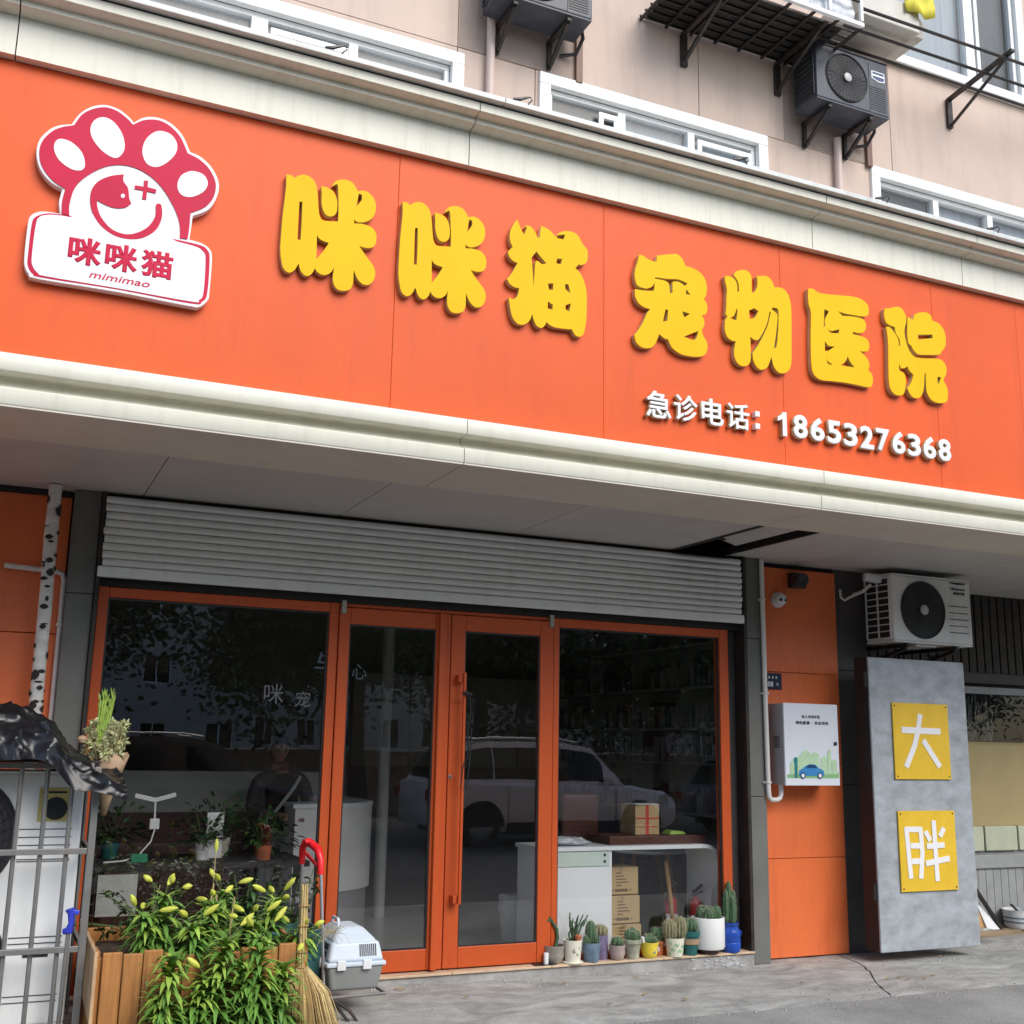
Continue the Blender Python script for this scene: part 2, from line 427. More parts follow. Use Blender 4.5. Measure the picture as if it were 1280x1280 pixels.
def tag(o, label, cat, group=None):
    o['label'] = label; o['category'] = cat
    if group: o['group'] = group
    return o
def thing(name, loc, label, cat, group=None):
    o = bpy.data.objects.new(name, None); COL.objects.link(o)
    o.empty_display_size = 0.1
    o.location = loc
    return tag(o, label, cat, group)
def struct(o):
    o['kind'] = 'structure'; return o
def stuff(o):
    o['kind'] = 'stuff'; return o
def copy_tree(o, parent=None):
    c = o.copy(); COL.objects.link(c)
    if parent: c.parent = parent
    for ch in list(o.children): copy_tree(ch, c)
    return c

# ------------------------------------------------------------------ outlines and lettering
def sample(ctrl, n=5):
    """Catmull-Rom through control points; starred points are corners"""
    pts = []
    for t in ctrl.split(';'):
        st = t.endswith('*'); x, z = t.rstrip('*').split(',')
        pts.append((int(x) / 1000, int(z) / 1000, st))
    k = len(pts); out = []
    for i in range(k):
        p1, p2 = pts[i], pts[(i + 1) % k]
        p0 = p1 if p1[2] else pts[i - 1]
        p3 = p2 if p2[2] else pts[(i + 2) % k]
        m = 1 if (p1[2] and p2[2]) else n
        for j in range(m):
            t = j / m; q = []
            for a in (0, 1):
                q.append(0.5 * (2 * p1[a] + (p2[a] - p0[a]) * t + (2 * p0[a] - 5 * p1[a] + 4 * p2[a] - p3[a]) * t * t + (3 * p1[a] - p0[a] - 3 * p2[a] + p3[a]) * t ** 3))
            out.append(tuple(q))
    return out

def curve_mesh(polys, y_front, y_back, bevel=0.0):
    cu = bpy.data.curves.new('outline', 'CURVE'); cu.dimensions = '2D'; cu.fill_mode = 'BOTH'
    for poly in polys:
        sp = cu.splines.new('POLY'); sp.points.add(len(poly) - 1); sp.use_cyclic_u = True
        for p, q in zip(sp.points, poly): p.co = (q[0], q[1], 0, 1)
    cu.extrude = max(0.0, (y_back - y_front) / 2 - bevel)
    cu.bevel_depth = bevel; cu.bevel_resolution = 1
    cu.offset = -bevel
    return curve_to_mesh(cu, Matrix.Translation((0, (y_front + y_back) / 2, 0)) @ Matrix.Rotation(PI / 2, 4, 'X'))

def curve_to_mesh(cu, mtx):
    ob = bpy.data.objects.new('tmp', cu); COL.objects.link(ob)
    bpy.context.view_layer.update()
    dg = bpy.context.evaluated_depsgraph_get()
    me = bpy.data.meshes.new_from_object(ob.evaluated_get(dg))
    bpy.data.objects.remove(ob); bpy.data.curves.remove(cu)
    me.transform(mtx)
    return me

def text_mesh(body, x, z, y_front, depth, height=None, width=None, bold=0.0, shear=0.0, rot=0.0, size=1.0):
    """lettering standing in the x-z plane; (x, z) is its lower left corner, scaled to the given size"""
    cu = bpy.data.curves.new('text', 'FONT'); cu.body = body; cu.size = 1.0; cu.shear = shear
    cu.fill_mode = 'BOTH'; cu.extrude = 0.5 - max(0.0, bold); cu.bevel_depth = max(0.0, bold); cu.bevel_resolution = 0; cu.resolution_u = 3
    me = curve_to_mesh(cu, Matrix.Identity(4))
    if not me.vertices: return me
    xs = [v.co.x for v in me.vertices]; ys = [v.co.y for v in me.vertices]
    w0 = max(xs) - min(xs); h0 = max(ys) - min(ys)
    sy = (height / h0) if height else size
    sx = (width / w0) if width else sy
    for v in me.vertices:
        a = (v.co.x - min(xs)) * sx; b = (v.co.y - min(ys)) * sy
        c, s = math.cos(rot), math.sin(rot)
        v.co = Vector((x + a * c - b * s, y_front + depth * (0.5 - v.co.z), z + a * s + b * c))
    return me

def ribbon(pts, wd, y):
    """a flat brushed stroke as quads with square ends in the x-z plane (offset outline polygon)"""
    P = [Vector((a, b)) for a, b in pts]; L = []; Rr = []
    for i, p in enumerate(P):
        d = (P[min(i + 1, len(P) - 1)] - P[max(i - 1, 0)]).normalized()
        n = Vector((-d.y, d.x)) * wd / 2
        L.append(p + n); Rr.append(p - n)
    return [(q.x, q.y) for q in L + Rr[::-1]]

def sheet_xz(x0, x1, y, z0, z1):
    return MB().add([(x0, y, z0), (x1, y, z0), (x1, y, z1), (x0, y, z1)], [(0, 1, 2, 3)])

def wall_cells(x0, x1, z0, z1, holes):
    """rectangles that fill a wall around its openings"""
    xs = sorted({x0, x1, *[h[i] for h in holes for i in (0, 1) if x0 < h[i] < x1]})
    zs = sorted({z0, z1, *[h[i] for h in holes for i in (2, 3) if z0 < h[i] < z1]})
    out = []
    for a, b in zip(xs, xs[1:]):
        run = None
        for c, d in zip(zs, zs[1:]):
            mx, mz = (a + b) / 2, (c + d) / 2
            if any(h[0] < mx < h[1] and h[2] < mz < h[3] for h in holes):
                if run: out.append((a, b, *run)); run = None
            else:
                run = (run[0], d) if run else (c, d)
        if run: out.append((a, b, *run))
    return out

# ================================================================== the setting
SIGN_Y = 5.50        # face of the orange sign
WALL_Y = 7.34        # face of the ground-floor wall
SOFFIT_Z = 3.037

def ground_z(x, y):
    k = min(1.35, max(0.0, (5.3 - x) / 2.9))
    return 0.05 * k * min(1.0, max(0.0, (y - 5.4) / 1.4))

# road: one sheet to the horizon
g = MB()
g.add([(-300, -300, -0.014), (300, -300, -0.014), (300, 300, -0.014), (-300, 300, -0.014)], [(0, 1, 2, 3)])
struct(g.build('road', 'road_asphalt'))
g = MB(); n_ = 60
for i_ in range(n_ + 1):
    x = -9 + 25 * i_ / n_
    g.v += [(x, 3.6 + 0.12 * noise.noise((x * .7, 1, 0)), -0.009), (x, 6.3, -0.009)]
for i_ in range(n_): g.f.append((2 * i_, 2 * i_ + 2, 2 * i_ + 3, 2 * i_ + 1))
struct(g.build('verge', 'asphalt'))

# pavement: two slabs of concrete with a crooked crack between them
def crack_x(y):
    t = [(6.06, 5.53), (6.23, 5.61), (6.47, 5.76), (6.78, 5.98), (7.0, 6.10), (7.25, 6.17), (7.9, 6.2)]
    for (a, xa), (b, xb) in zip(t, t[1:]):
        if y <= b:
            return xa + (xb - xa) * (max(y, a) - a) / (b - a)
    return 6.2
def slab(xa, xb, nx, ny, y_back):
    m = MB(); vs = []; fs = []
    for i in range(nx + 1):
        for j in range(ny + 1):
            v = j / ny
            ye = 6.05 + 0.05 * noise.noise((i * 0.31 + xa(7), 3.1, 0)) + 0.02 * noise.noise((i * 1.3, 9.1, 0))
            y = ye + (y_back - ye) * v
            x = xa(y) + (xb(y) - xa(y)) * i / nx
            jag = 0.012 * noise.noise((y * 14, x * 2, 0)) + 0.01 * noise.noise((y * 40, 4, 0))
            if i in (0, nx): x += jag
            z = ground_z(x, y) + 0.006 * noise.noise((x * 2.2, y * 2.2, 0)) + 0.003 * noise.noise((x * 9, y * 9, 2))
            if j == 0: z -= 0.012
            vs.append((x, y, z))
    for i in range(nx):
        for j in range(ny):
            a = i * (ny + 1) + j
            fs.append((a, a + ny + 1, a + ny + 2, a + 1))
    o = len(vs)
    rim = [i * (ny + 1) for i in range(nx + 1)]
    vs += [(vs[k][0], vs[k][1] - 0.004, -0.06) for k in rim]
    for q in range(nx): fs.append((rim[q], o + q, o + q + 1, rim[q + 1]))
    for col in (0, nx):
        rim = [col * (ny + 1) + j for j in range(ny + 1)]; o = len(vs)
        vs += [(vs[k][0], vs[k][1], -0.06) for k in rim]
        for q in range(ny): fs.append((rim[q], rim[q + 1], o + q + 1, o + q))
    m.add(vs, fs); return m
for xa, xb, nx in ((lambda y: -7.0, lambda y: crack_x(y) - 0.008, 150), (lambda y: crack_x(y) + 0.008, lambda y: 14.0, 100)):
    o = slab(xa, xb, nx, 24, 7.9).build('pavement', 'concrete', smooth=True)
    struct(o)
# crumbled mortar along the edge of the slab, where it meets the road
cr = MB()
for k in range(300):
    x = rnd.uniform(3.2, 7.2); y = 6.02 + rnd.gauss(0, 0.06) + 0.05 * noise.noise((x * 1.2, 3.1, 0))
    s = rnd.uniform(0.002, 0.008)
    cr.hexa([(x + s * a * rnd.uniform(.6, 1.2), y + s * b * rnd.uniform(.6, 1.2), -0.016 + c * s * rnd.uniform(.6, 1.4)) for a, b, c in
             ((-1, -1, 0), (1, -1, 0), (1, 1, 0), (-1, 1, 0), (-.7, -.7, 1.6), (.7, -.7, 1.6), (.7, .7, 1.6), (-.7, .7, 1.6))])
tag(stuff(cr.build('rubble', 'crack_fill')), 'crumbled mortar and grit along the broken pavement edge', 'rubble')

# ---- upper storey wall of the building: panels round the window openings
UPW = 7.35
WINS = {  # x0, x1, z0, z1, mullion centres with widths
    'a': (-1.2, 2.85, 5.35, 6.80), 'b': (3.50, 5.73, 5.35, 6.845), 'c': (6.90, 9.75, 5.35, 6.855), 'd': (6.95, 9.05, 8.10, 9.75), 'e': (1.2, 3.2, 8.1, 9.7)}
holes = list(WINS.values())
up = thing('apartment_building', (2, UPW, 5), 'beige rendered apartment wall with white windows above the orange shop sign', 'building')
bk = MB()
for a, b, c, d in wall_cells(-6, 15, 3.06, 13, holes): bk.box(a, b, UPW + 0.03, UPW + 0.28, c, d)
bk.build('wall_core', 'wall_back', up)
MB().box(-6, 15, 7.66, 13.0, 3.12, 13.0).build('rooms_core', 'wall_back', up)
xsq = [-6, -3.4, -0.9, 0.7, 2.80, 3.47, 5.03, 7.18, 9.3, 11.5, 15]
zsq = [4.9, 6.86, 8.0, 10.4, 13]
for a, b in zip(xsq, xsq[1:]):
    for c, d in zip(zsq, zsq[1:]):
        groups = []
        for q in wall_cells(a + 0.004, b - 0.004, c + 0.004, d - 0.004, holes):
            hit = [g_ for g_ in groups if any(q[0] <= p[1] + 1e-6 and q[1] >= p[0] - 1e-6 and q[2] < p[3] and q[3] > p[2] for p in g_)]
            new = [q] + [p for g_ in hit for p in g_]
            groups = [g_ for g_ in groups if g_ not in hit] + [new]
        for g_ in groups:
            m = MB()
            for q in g_: m.box(q[0], q[1], UPW, UPW + 0.029, q[2], q[3])
            m.build('wall_panel', 'wall_beige', up)

def window(name, label, x0, x1, z0, z1, mull, panes_dark=(), sash=None, casing=0.10):
    """upper floor window: casing, frame bars, panes, curtain behind"""
    t = thing(name, ((x0 + x1) / 2, UPW, z0), label, 'window', 'white framed windows of the upper floors')
    c = MB()
    y0, y1 = UPW - 0.03, UPW + 0.03
    c.box(x0 - 0.001, x1 + 0.001, y0, y1, z1 - casing, z1)
    c.box(x0 - 0.001, x0 + casing, y0, y1, z0, z1 - casing - .001)
    c.box(x1 - casing, x1 + 0.001, y0, y1, z0, z1 - casing - .001)
    c.build('casing', 'pvc_white', t, bevel=0.006)
    xi0, xi1, zi1 = x0 + casing, x1 - casing, z1 - casing
    f = MB(); fy0, fy1 = UPW + 0.031, UPW + 0.10
    f.box(xi0, xi1, fy0, fy1, zi1 - 0.045, zi1)
    f.box(xi0, xi1, fy0, fy1, z0, z0 + 0.06)
    f.box(xi0, xi0 + 0.04, fy0, fy1, z0 + 0.061, zi1 - 0.046)
    f.box(xi1 - 0.04, xi1, fy0, fy1, z0 + 0.061, zi1 - 0.046)
    for mc, mw in mull: f.box(mc - mw / 2, mc + mw / 2, fy0 - 0.01, fy1, z0 + 0.061, zi1 - 0.046)
    f.build('frame', 'pvc_white', t, bevel=0.004)
    edges = [xi0 + 0.04] + [e for mc, mw in mull for e in (mc - mw / 2, mc + mw / 2)] + [xi1 - 0.04]
    for k in range(0, len(edges), 2):
        a, b = edges[k], edges[k + 1]
        sheet_xz(a, b, UPW + 0.068, z0 + 0.061, zi1 - 0.046).build('pane', 'pane_upper', t)
        dark = k // 2 in panes_dark
        sheet_xz(a - .02, b + .02, UPW + 0.125, z0, z1 - .05).build('curtain', 'curtain_dark' if dark else 'curtain', t)
    if sash:
        for a, b, top in sash:
            m = MB()
            m.box(a, b, UPW + 0.012, UPW + 0.03, top - 0.05, top); m.box(a, a + 0.045, UPW + 0.012, UPW + 0.03, z0 + .07, top - 0.051); m.box(b - 0.045, b, UPW + 0.012, UPW + 0.03, z0 + .07, top - 0.051)
            m.build('sash', 'pvc_white', t, bevel=0.004)
    return t
window('window', 'long white window at the top left above the paw logo', *WINS['a'], [(1.28, 0.12), (1.98, 0.07)], sash=[(1.36, 1.94, 6.60)])
window('window', 'white window with a half open dark sash, below the dark air conditioners', *WINS['b'], [(4.28, 0.07), (4.96, 0.07)], panes_dark=(0,), sash=[(4.06, 4.245, 6.655), (5.02, 5.58, 6.655)])
window('window', 'white window cut by the right edge of the photo above the cornice', *WINS['c'], [(7.72, 0.07), (8.42, 0.07)], panes_dark=(0,))
window('window', 'second floor white window at top right behind the clothes rails', *WINS['d'], [(8.32, 0.12)], panes_dark=(1,), sash=[(8.4, 8.94, 9.55)])

# window sill slab under the top right window
tag(MB().box(6.9, 9.1, UPW - 0.07, UPW - 0.001, 8.0, 8.095).build('window_sill', 'pvc_white', bevel=0.008), 'white projecting sill below the second floor window at top right', 'sill')

# ---- canopy that carries the sign: cornice on top, moulding below, soffit
can = thing('canopy', (2.2, 5.5, SOFFIT_Z), 'cream metal canopy with stepped cornice framing the orange sign', 'canopy')
prof_top = [(5.62, 4.765), (5.45, 4.765), (5.45, 4.972), (5.435, 4.976), (5.375, 4.979), (5.365, 4.985), (5.365, 5.012), (5.355, 5.016), (5.31, 5.019), (5.30, 5.026), (5.298, 5.074), (5.62, 5.074)]
cx = [-6.0, -2.6, -0.2, 2.165, 4.60, 5.915, 7.2, 9.6, 13.5]
for a, b in zip(cx, cx[1:]):
    o = MB().extr(prof_top, a + 0.003, b - 0.003).build('cornice_section', 'cream', can, smooth=True)
MB().box(-6, 13.5, 5.30, 5.32, 5.076, 5.083).build('lip_shade', 'dark_gap', can)  # dark strip painted in for the shade under the gutter lip
prof_lip = [(5.255, 5.085), (5.255, 5.118), (5.275, 5.122), (5.62, 5.122), (5.62, 5.085)]
for a, b in zip([-6, 2.3, 13.5], [2.3, 13.5]):
    MB().extr(prof_lip, a + 0.001, b - 0.001).build('gutter_lip', 'gutter', can, bevel=0.004)
MB().box(-6, 13.5, 5.621, 7.345, 5.0, 5.10).build('canopy_roof', 'gutter', can)
prof_low = [(5.62, 3.275), (5.452, 3.275), (5.45, 3.272), (5.45, 3.195), (5.453, 3.191), (5.55, 3.189), (5.556, 3.178), (5.545, 3.152), (5.52, 3.132), (5.488, 3.121), (5.483, 3.116), (5.483, 3.045), (5.487, 3.040), (5.62, 3.040)]
for a, b in zip([-6, -2.65, -0.22, 2.20, 4.62, 7.04, 9.46, 13.5], [-2.65, -0.22, 2.20, 4.62, 7.04, 9.46, 13.5]):
    MB().extr(prof_low, a + 0.0025, b - 0.0025).build('lower_moulding', 'cream_low', can, smooth=True)
    MB().box(a + 0.0025, b - 0.0025, 5.488, 6.095, 3.030, 3.0385).build('soffit_strip', 'soffit_strip', can)
MB().box(-6, 13.5, 5.6, 5.62, 3.2, 4.9).build('backing', 'dark_gap', can)
HATCH = (4.63, 5.105, 5.955, 7.30)
sx = [-6, -3.07, -1.8, -0.52, 0.747, 2.01, 3.30, 4.61, 5.90, 7.20, 8.5, 9.8, 13.5]
for a, b in zip(sx, sx[1:]):
    cells = [(a, b, 6.10, 7.90)]
    if a < HATCH[1] and b > HATCH[0]:
        cells = [(max(a, HATCH[1]), b, 6.10, 7.90), (a, HATCH[0], 6.10, 7.9)]
    m = MB()
    for c in cells:
        if c[1] - c[0] > 0.012: m.box(c[0] + 0.003, c[1] - 0.003, c[2] + 0.002, c[3], 3.037, 3.049)
    m.build('soffit_panel', 'soffit', can)
# the open hatch: a dropped panel, joists and a lamp box up in the void
vd = MB()
vd.box(4.4, 5.4, 5.7, 7.37, 3.42, 3.43)
vd.box(4.4, 4.42, 5.7, 7.37, 3.05, 3.42); vd.box(5.38, 5.4, 5.7, 7.37, 3.05, 3.42); vd.box(4.42, 5.38, 5.68, 5.70, 3.05, 3.42); vd.box(4.4, 5.4, 7.34, 7.37, 3.05, 3.42)
vd.build('void_lining', 'dark_gap', can)
fr = MB()
fr.box(4.62, 4.645, 6.10, 7.3, 3.028, 3.09); fr.box(5.09, 5.115, 6.10, 7.3, 3.028, 3.09)
fr.box(4.75, 4.78, 6.10, 7.3, 3.10, 3.14); fr.box(4.63, 5.1, 6.9, 6.94, 3.09, 3.13)
fr.build('hatch_frame', 'black_metal', can)
MB().hexa([(4.80, 6.2, 3.12), (5.02, 6.2, 3.06), (5.02, 6.95, 3.06), (4.80, 6.95, 3.12), (4.80, 6.2, 3.13), (5.02, 6.2, 3.07), (5.02, 6.95, 3.07), (4.80, 6.95, 3.13)]).build('loose_panel', 'soffit', can)

# ---- the orange sign with its lettering
sign = thing('shop_sign', (3, SIGN_Y, 3.28), 'long orange shop sign with yellow Chinese characters and a white telephone number', 'sign')
px = [-6, -3.4, -2.1, -0.82, 1.774, 3.068, 4.365, 5.66, 6.463, 7.76, 9.1, 13.5]
for i, (a, b) in enumerate(zip(px, px[1:])):
    o = MB().box(a + 0.0006, b - 0.0006, SIGN_Y + rnd.uniform(0, .0015), SIGN_Y + 0.05, 3.277, 4.763).build('sign_panel', 'sign_orange', sign, bevel=0.002, seg=1)

# grit, pebbles and a few dead leaves swept against the wall and step
gr_ = MB()
for k in range(360):
    x = rnd.uniform(2.3, 8.4); base = 7.19 if x < 5.29 else (7.23 if x < 5.47 else 7.33)
    y = base - abs(rnd.gauss(0, 0.10)) if rnd.random() < .6 else rnd.uniform(6.1, base)
    if 6.2 < x < 7.3 and y > 6.93: y = 6.9
    s = rnd.uniform(0.002, 0.008); z = ground_z(x, y)
    gr_.hexa([(x + s * a_ * rnd.uniform(.6, 1.3), y + s * b_ * rnd.uniform(.6, 1.3), z - .002 + c_ * s * rnd.uniform(.5, 1.2)) for a_, b_, c_ in
              ((-1, -1, 0), (1, -1, 0), (1, 1, 0), (-1, 1, 0), (-.6, -.6, 1.3), (.6, -.6, 1.3), (.6, .6, 1.3), (-.6, .6, 1.3))])
tag(stuff(gr_.build('grit', 'crack_fill')), 'scattered grit and small pebbles on the pavement along the wall', 'grit')
dl_ = MB()
for k in range(16):
    x = rnd.uniform(2.4, 7.6); y = rnd.uniform(6.2, 7.1); a_ = rnd.uniform(0, 6.3)
    dl_.blade((x, y, ground_z(x, y) + .012), (math.cos(a_), math.sin(a_), .15), (0, 0, 1), rnd.uniform(.03, .06), .022, .3, 3, .5)
tag(stuff(dl_.build('dead_leaves', 'straw_dark')), 'few dry fallen leaves lying on the pavement', 'leaves')
GLYPHS = {
    'mi1': '1141,4467*;1165,4470;1184,4458*;1215,4482;1247,4489;1280,4477;1303,4445;1314,4390;1320,4334;1327,4284*;1343,4257;1373,4255;1432,4265*;1429,4359;1421,4462;1411,4477*;1387,4456*;1405,4490;1437,4509;1470,4514;1504,4502;1531,4463*;1561,4474;1595,4467;1624,4439;1636,4401;1631,4353;1608,4315;1569,4291;1536,4286;1518,4297*;1520,4273*;1564,4280;1615,4273;1642,4244;1647,4205;1637,4168;1609,4151;1576,4148;1553,4152*;1577,4121;1607,4087;1636,4053;1649,4016;1642,3974;1619,3944;1586,3938;1557,3958;1539,3988;1532,4009*;1530,3981;1530,3935;1516,3899;1484,3882;1449,3883;1426,3909;1419,3947;1423,4004*;1409,3973;1384,3953;1357,3949;1332,3961;1321,3978*;1309,3948;1289,3928;1268,3928;1248,3947;1233,3985*;1219,3952;1199,3930;1178,3927;1156,3945;1143,3986;1134,4051;1134,4151;1136,4247;1141,4333;1144,4407|1537,4451*;1554,4446;1554,4417;1527,4373*;1532,4412|1219,4331*;1234,4333*;1237,4230;1237,4118*;1220,4117*;1219,4226|1322,4164*;1341,4143;1388,4133*;1361,4082;1326,4029*|1330,4446*;1363,4445;1397,4430;1418,4391;1423,4346;1419,4311;1399,4288;1371,4286;1350,4307;1337,4350;1335,4401',
    'mao': '2479,4509*;2494,4475;2523,4423*;2540,4469;2529,4474*;2541,4486;2567,4482;2593,4457;2609,4426*;2625,4428*;2632,4503*;2663,4497;2696,4482;2725,4454*;2748,4484;2787,4504;2833,4509;2873,4495;2900,4454;2937,4417*;2939,4373;2930,4337;2901,4315;2878,4314*;2858,4285*;2888,4263;2914,4218;2931,4159;2934,4085;2932,3992;2923,3923;2910,3884;2884,3868;2858,3875;2838,3905*;2793,3900;2728,3898;2690,3909;2674,3922*;2662,3895;2640,3879;2614,3887;2595,3914;2583,3953*;2570,3915;2545,3887;2514,3875;2483,3884;2457,3919;2444,3970;2434,4025*;2459,4020;2480,4031;2495,4063;2498,4094*;2473,4092;2441,4107;2422,4134*;2452,4176;2486,4243*;2457,4250;2432,4275;2425,4301*;2440,4319;2454,4335*;2439,4362;2434,4404;2447,4456|2735,4467*;2787,4483*;2781,4450*;2734,4450*|2604,4338*;2627,4315;2669,4278*;2641,4266*;2602,4279;2594,4204;2591,4112*;2583,4202;2573,4292*|2737,4322*;2770,4326*;2763,4291*;2734,4291*|2680,4157*;2714,4163*;2714,4124*;2687,4119*|2790,4172*;2813,4174;2826,4124*;2794,4142*|2681,4047*;2714,4032*;2711,4001*;2681,4005*|2795,4044*;2829,4063*;2821,4009*;2795,4020*',
    'chong': '3289,4457*;3312,4461;3351,4445;3401,4437*;3414,4445*;3415,4480*;3445,4489;3505,4507;3559,4519;3593,4501;3613,4471;3619,4454*;3667,4451;3721,4434;3759,4399;3775,4346;3767,4289;3749,4261*;3769,4241;3775,4205;3764,4169;3733,4152*;3750,4127;3750,4091;3731,4060*;3741,4023;3767,3985;3770,3943;3752,3904;3711,3882;3643,3874;3577,3878;3517,3907;3488,3955*;3465,3957;3439,3970;3427,3980*;3413,3942;3386,3896;3347,3875;3302,3876;3267,3900;3254,3944*;3286,3985;3316,4037;3342,4095;3365,4126*;3323,4130;3284,4150;3262,4187;3259,4233*;3298,4235;3343,4239;3393,4248*;3398,4300*;3376,4269;3337,4252;3291,4255;3269,4272;3258,4318;3263,4361;3279,4412|3400,4337*;3490,4344;3570,4355;3634,4342*;3614,4322*;3570,4340;3526,4333*;3525,4262*;3505,4255*;3499,4311;3470,4328;3400,4327*|3624,4302*;3654,4271*;3620,4270*|3473,4143*;3491,4145*;3486,4073*;3453,4062*|3591,4153*;3648,4148*;3607,4117*|3602,3993*;3707,4047*;3689,3996;3659,3983',
    'wu': '3910,4444*;3946,4451;3981,4439;4001,4408;4003,4359*;4016,4362*;4014,4411;3999,4442;3978,4463*;3996,4492;4047,4514;4083,4513;4111,4487;4113,4430;4113,4380*;4129,4373*;4152,4412;4160,4452;4154,4492*;4198,4503;4235,4508;4271,4486;4291,4443*;4335,4451;4379,4437;4407,4391;4418,4330;4416,4202;4411,4075;4405,3962;4388,3909;4350,3879;4307,3875;4271,3903;4255,3950;4251,3974*;4237,3935;4214,3894;4170,3872;4135,3887;4111,3926;4106,3971*;4146,4024;4192,4100;4229,4175;4256,4269*;4247,4270*;4221,4180;4183,4108;4155,4069;4126,4061;4092,4077*;4093,4022;4090,3923;4068,3886;4028,3873;3994,3886;3970,3922;3968,3970;3982,4027*;3949,4028;3918,4047;3902,4093;3906,4149;3925,4182*;3910,4191*;3916,4237;3919,4299;3924,4362;3913,4404|3993,4242*;4000,4234;3989,4164*;3942,4174*;3974,4195|4089,4250*;4126,4272*;4161,4260*;4131,4208*;4091,4193*|4262,4291*;4275,4303;4308,4303;4316,4273;4312,4184;4298,4069;4287,4036*;4273,4033*;4290,4117;4306,4221;4305,4264;4285,4280',
    'yi': '4562,4487*;4601,4492;4647,4476;4719,4478;4843,4492;4946,4502;5012,4493;5055,4464;5061,4422;5047,4389;5005,4376;4938,4372;4851,4370;4800,4375*;4835,4349*;4908,4359;4997,4360;5029,4336;5028,4293;5006,4265;4968,4252;4917,4254*;4916,4236*;4960,4236;5019,4228;5050,4199;5044,4150;5021,4134;4969,4128*;5011,4102;5039,4070;5043,4034;5031,4006*;5060,3986;5068,3948;5058,3905;5028,3888;4955,3889;4847,3890;4739,3885;4654,3878;4605,3888;4575,3918;4564,3975;4564,4064;4568,4183;4574,4273;4575,4333;4561,4378;4558,4432|4688,4369*;4724,4360*;4688,4300*;4690,4252*;4675,4243*|4700,4241*;4735,4227;4804,4251*;4801,4223*;4741,4214;4717,4223|4680,4148*;4712,4121;4762,4125*;4707,4087;4678,4082*|4680,4053*;4696,4017;4741,3998*;4699,3998|4865,4075*;4884,4039;4918,4007*;4802,4003*;4844,4035',
    'yuan': '5201,4468*;5251,4480;5306,4500;5351,4495;5380,4460;5386,4411;5366,4345;5369,4283;5390,4218;5418,4183;5452,4165;5522,4169;5649,4186;5703,4173;5724,4136;5720,4091;5702,4062*;5692,4037;5717,3997;5724,3955;5713,3897;5679,3877;5624,3869;5570,3882;5538,3921;5530,3963;5533,4062*;5523,4060*;5514,3985;5500,3927;5470,3886;5423,3873;5386,3892;5362,3931*;5400,3980;5423,4038*;5390,4058;5373,4089*;5345,4069;5315,4070;5302,4099*;5302,4050;5343,4032;5353,3984;5351,3960;5333,3896;5301,3873;5256,3872;5220,3897;5205,3949;5207,4059;5213,4182;5214,4256;5205,4338*;5238,4340;5276,4309;5305,4266;5308,4220*;5318,4225*;5317,4268;5289,4306;5280,4351*;5243,4354;5206,4372;5192,4419|5638,4054*;5670,4059*;5646,4002*;5635,4013*|5400,4445*;5447,4429*;5466,4476*;5515,4497;5570,4507;5609,4492;5622,4456*;5677,4447;5718,4413;5735,4359;5729,4294;5702,4258*;5671,4221;5635,4212;5524,4194;5469,4191;5432,4219;5419,4242*;5395,4256;5389,4305;5393,4381|5483,4331*;5614,4354*;5616,4329*;5484,4297*',
    'plate': '81,4473*;114,4540;164,4590;224,4616;288,4610;338,4582;365,4557*;410,4597;474,4614;541,4599;602,4549;646,4467*;701,4453;760,4406;799,4331;792,4246;755,4173;684,4125*;681,4056;677,3996*;735,3990;778,3967;794,3916;794,3745;789,3695;751,3652;695,3646;361,3655;8,3653;-34,3670;-56,3708;-62,3766;-62,3919;-52,3964;-17,3991;19,3998;73,4001*;62,4060;71,4127*;12,4153;-38,4211;-60,4285;-52,4357;-13,4421;29,4454',
    'paw': '93,4469*;122,4531;165,4573;225,4601;281,4596;331,4569;362,4542*;411,4580;475,4598;534,4583;591,4535;634,4455*;694,4435;748,4392;783,4323;777,4247;740,4185;671,4136*;671,4053;667,3994*;630,3992*;622,4070;582,4161;510,4254;425,4306;337,4316;253,4287;173,4218;126,4145;110,4053;115,3998*;79,4001*;76,4063;84,4128*;22,4162;-28,4220;-47,4288;-39,4350;-4,4408;38,4443',
    'base_red': '115,3998*;64,3996;13,3987;-33,3958;-45,3914;-46,3769;-42,3711;-16,3674;29,3664;360,3669;710,3662;761,3681;783,3729;782,3914;766,3960;728,3977;616,3982*',
    'base_white': '116,3991*;65,3989;21,3981;-15,3962;-27,3918;-29,3764;-22,3715;5,3682;50,3673;359,3675;709,3672;745,3686;764,3730;761,3909;746,3944;712,3963;617,3971*;358,4056',
    'toe1': '40,4381;90,4376;140,4335;160,4277;148,4243;103,4237;47,4267;18,4313;17,4357',
    'toe2': '222,4545;271,4532;315,4479;333,4411;317,4361;287,4343;230,4367;183,4418;168,4468;182,4517',
    'toe3': '492,4541;545,4535;578,4492;574,4435;533,4374;487,4342;442,4351;417,4405;424,4466;453,4515',
    'toe4': '670,4364;721,4355;743,4313;724,4263;668,4222;619,4224;597,4265;607,4318;634,4348',
    'cat': '341,4268*;342,4232;366,4201;376,4150;388,4124*;363,4097;317,4083;270,4090;230,4105*;237,4064;260,4017;311,3970;375,3958;428,3978;476,4020;504,4080;503,4138;516,4152;531,4140;536,4078;513,4010;461,3959;400,3937;329,3939;264,3973;221,4026;200,4091;202,4154;229,4205;280,4244',
    'eye': '345,4165;356,4156;347,4142;336,4151',
    'plus': '437,4258*;457,4261*;457,4227*;500,4224*;497,4202*;456,4204*;456,4160*;436,4158*;438,4204*;396,4202*;398,4223*;438,4225*',
}
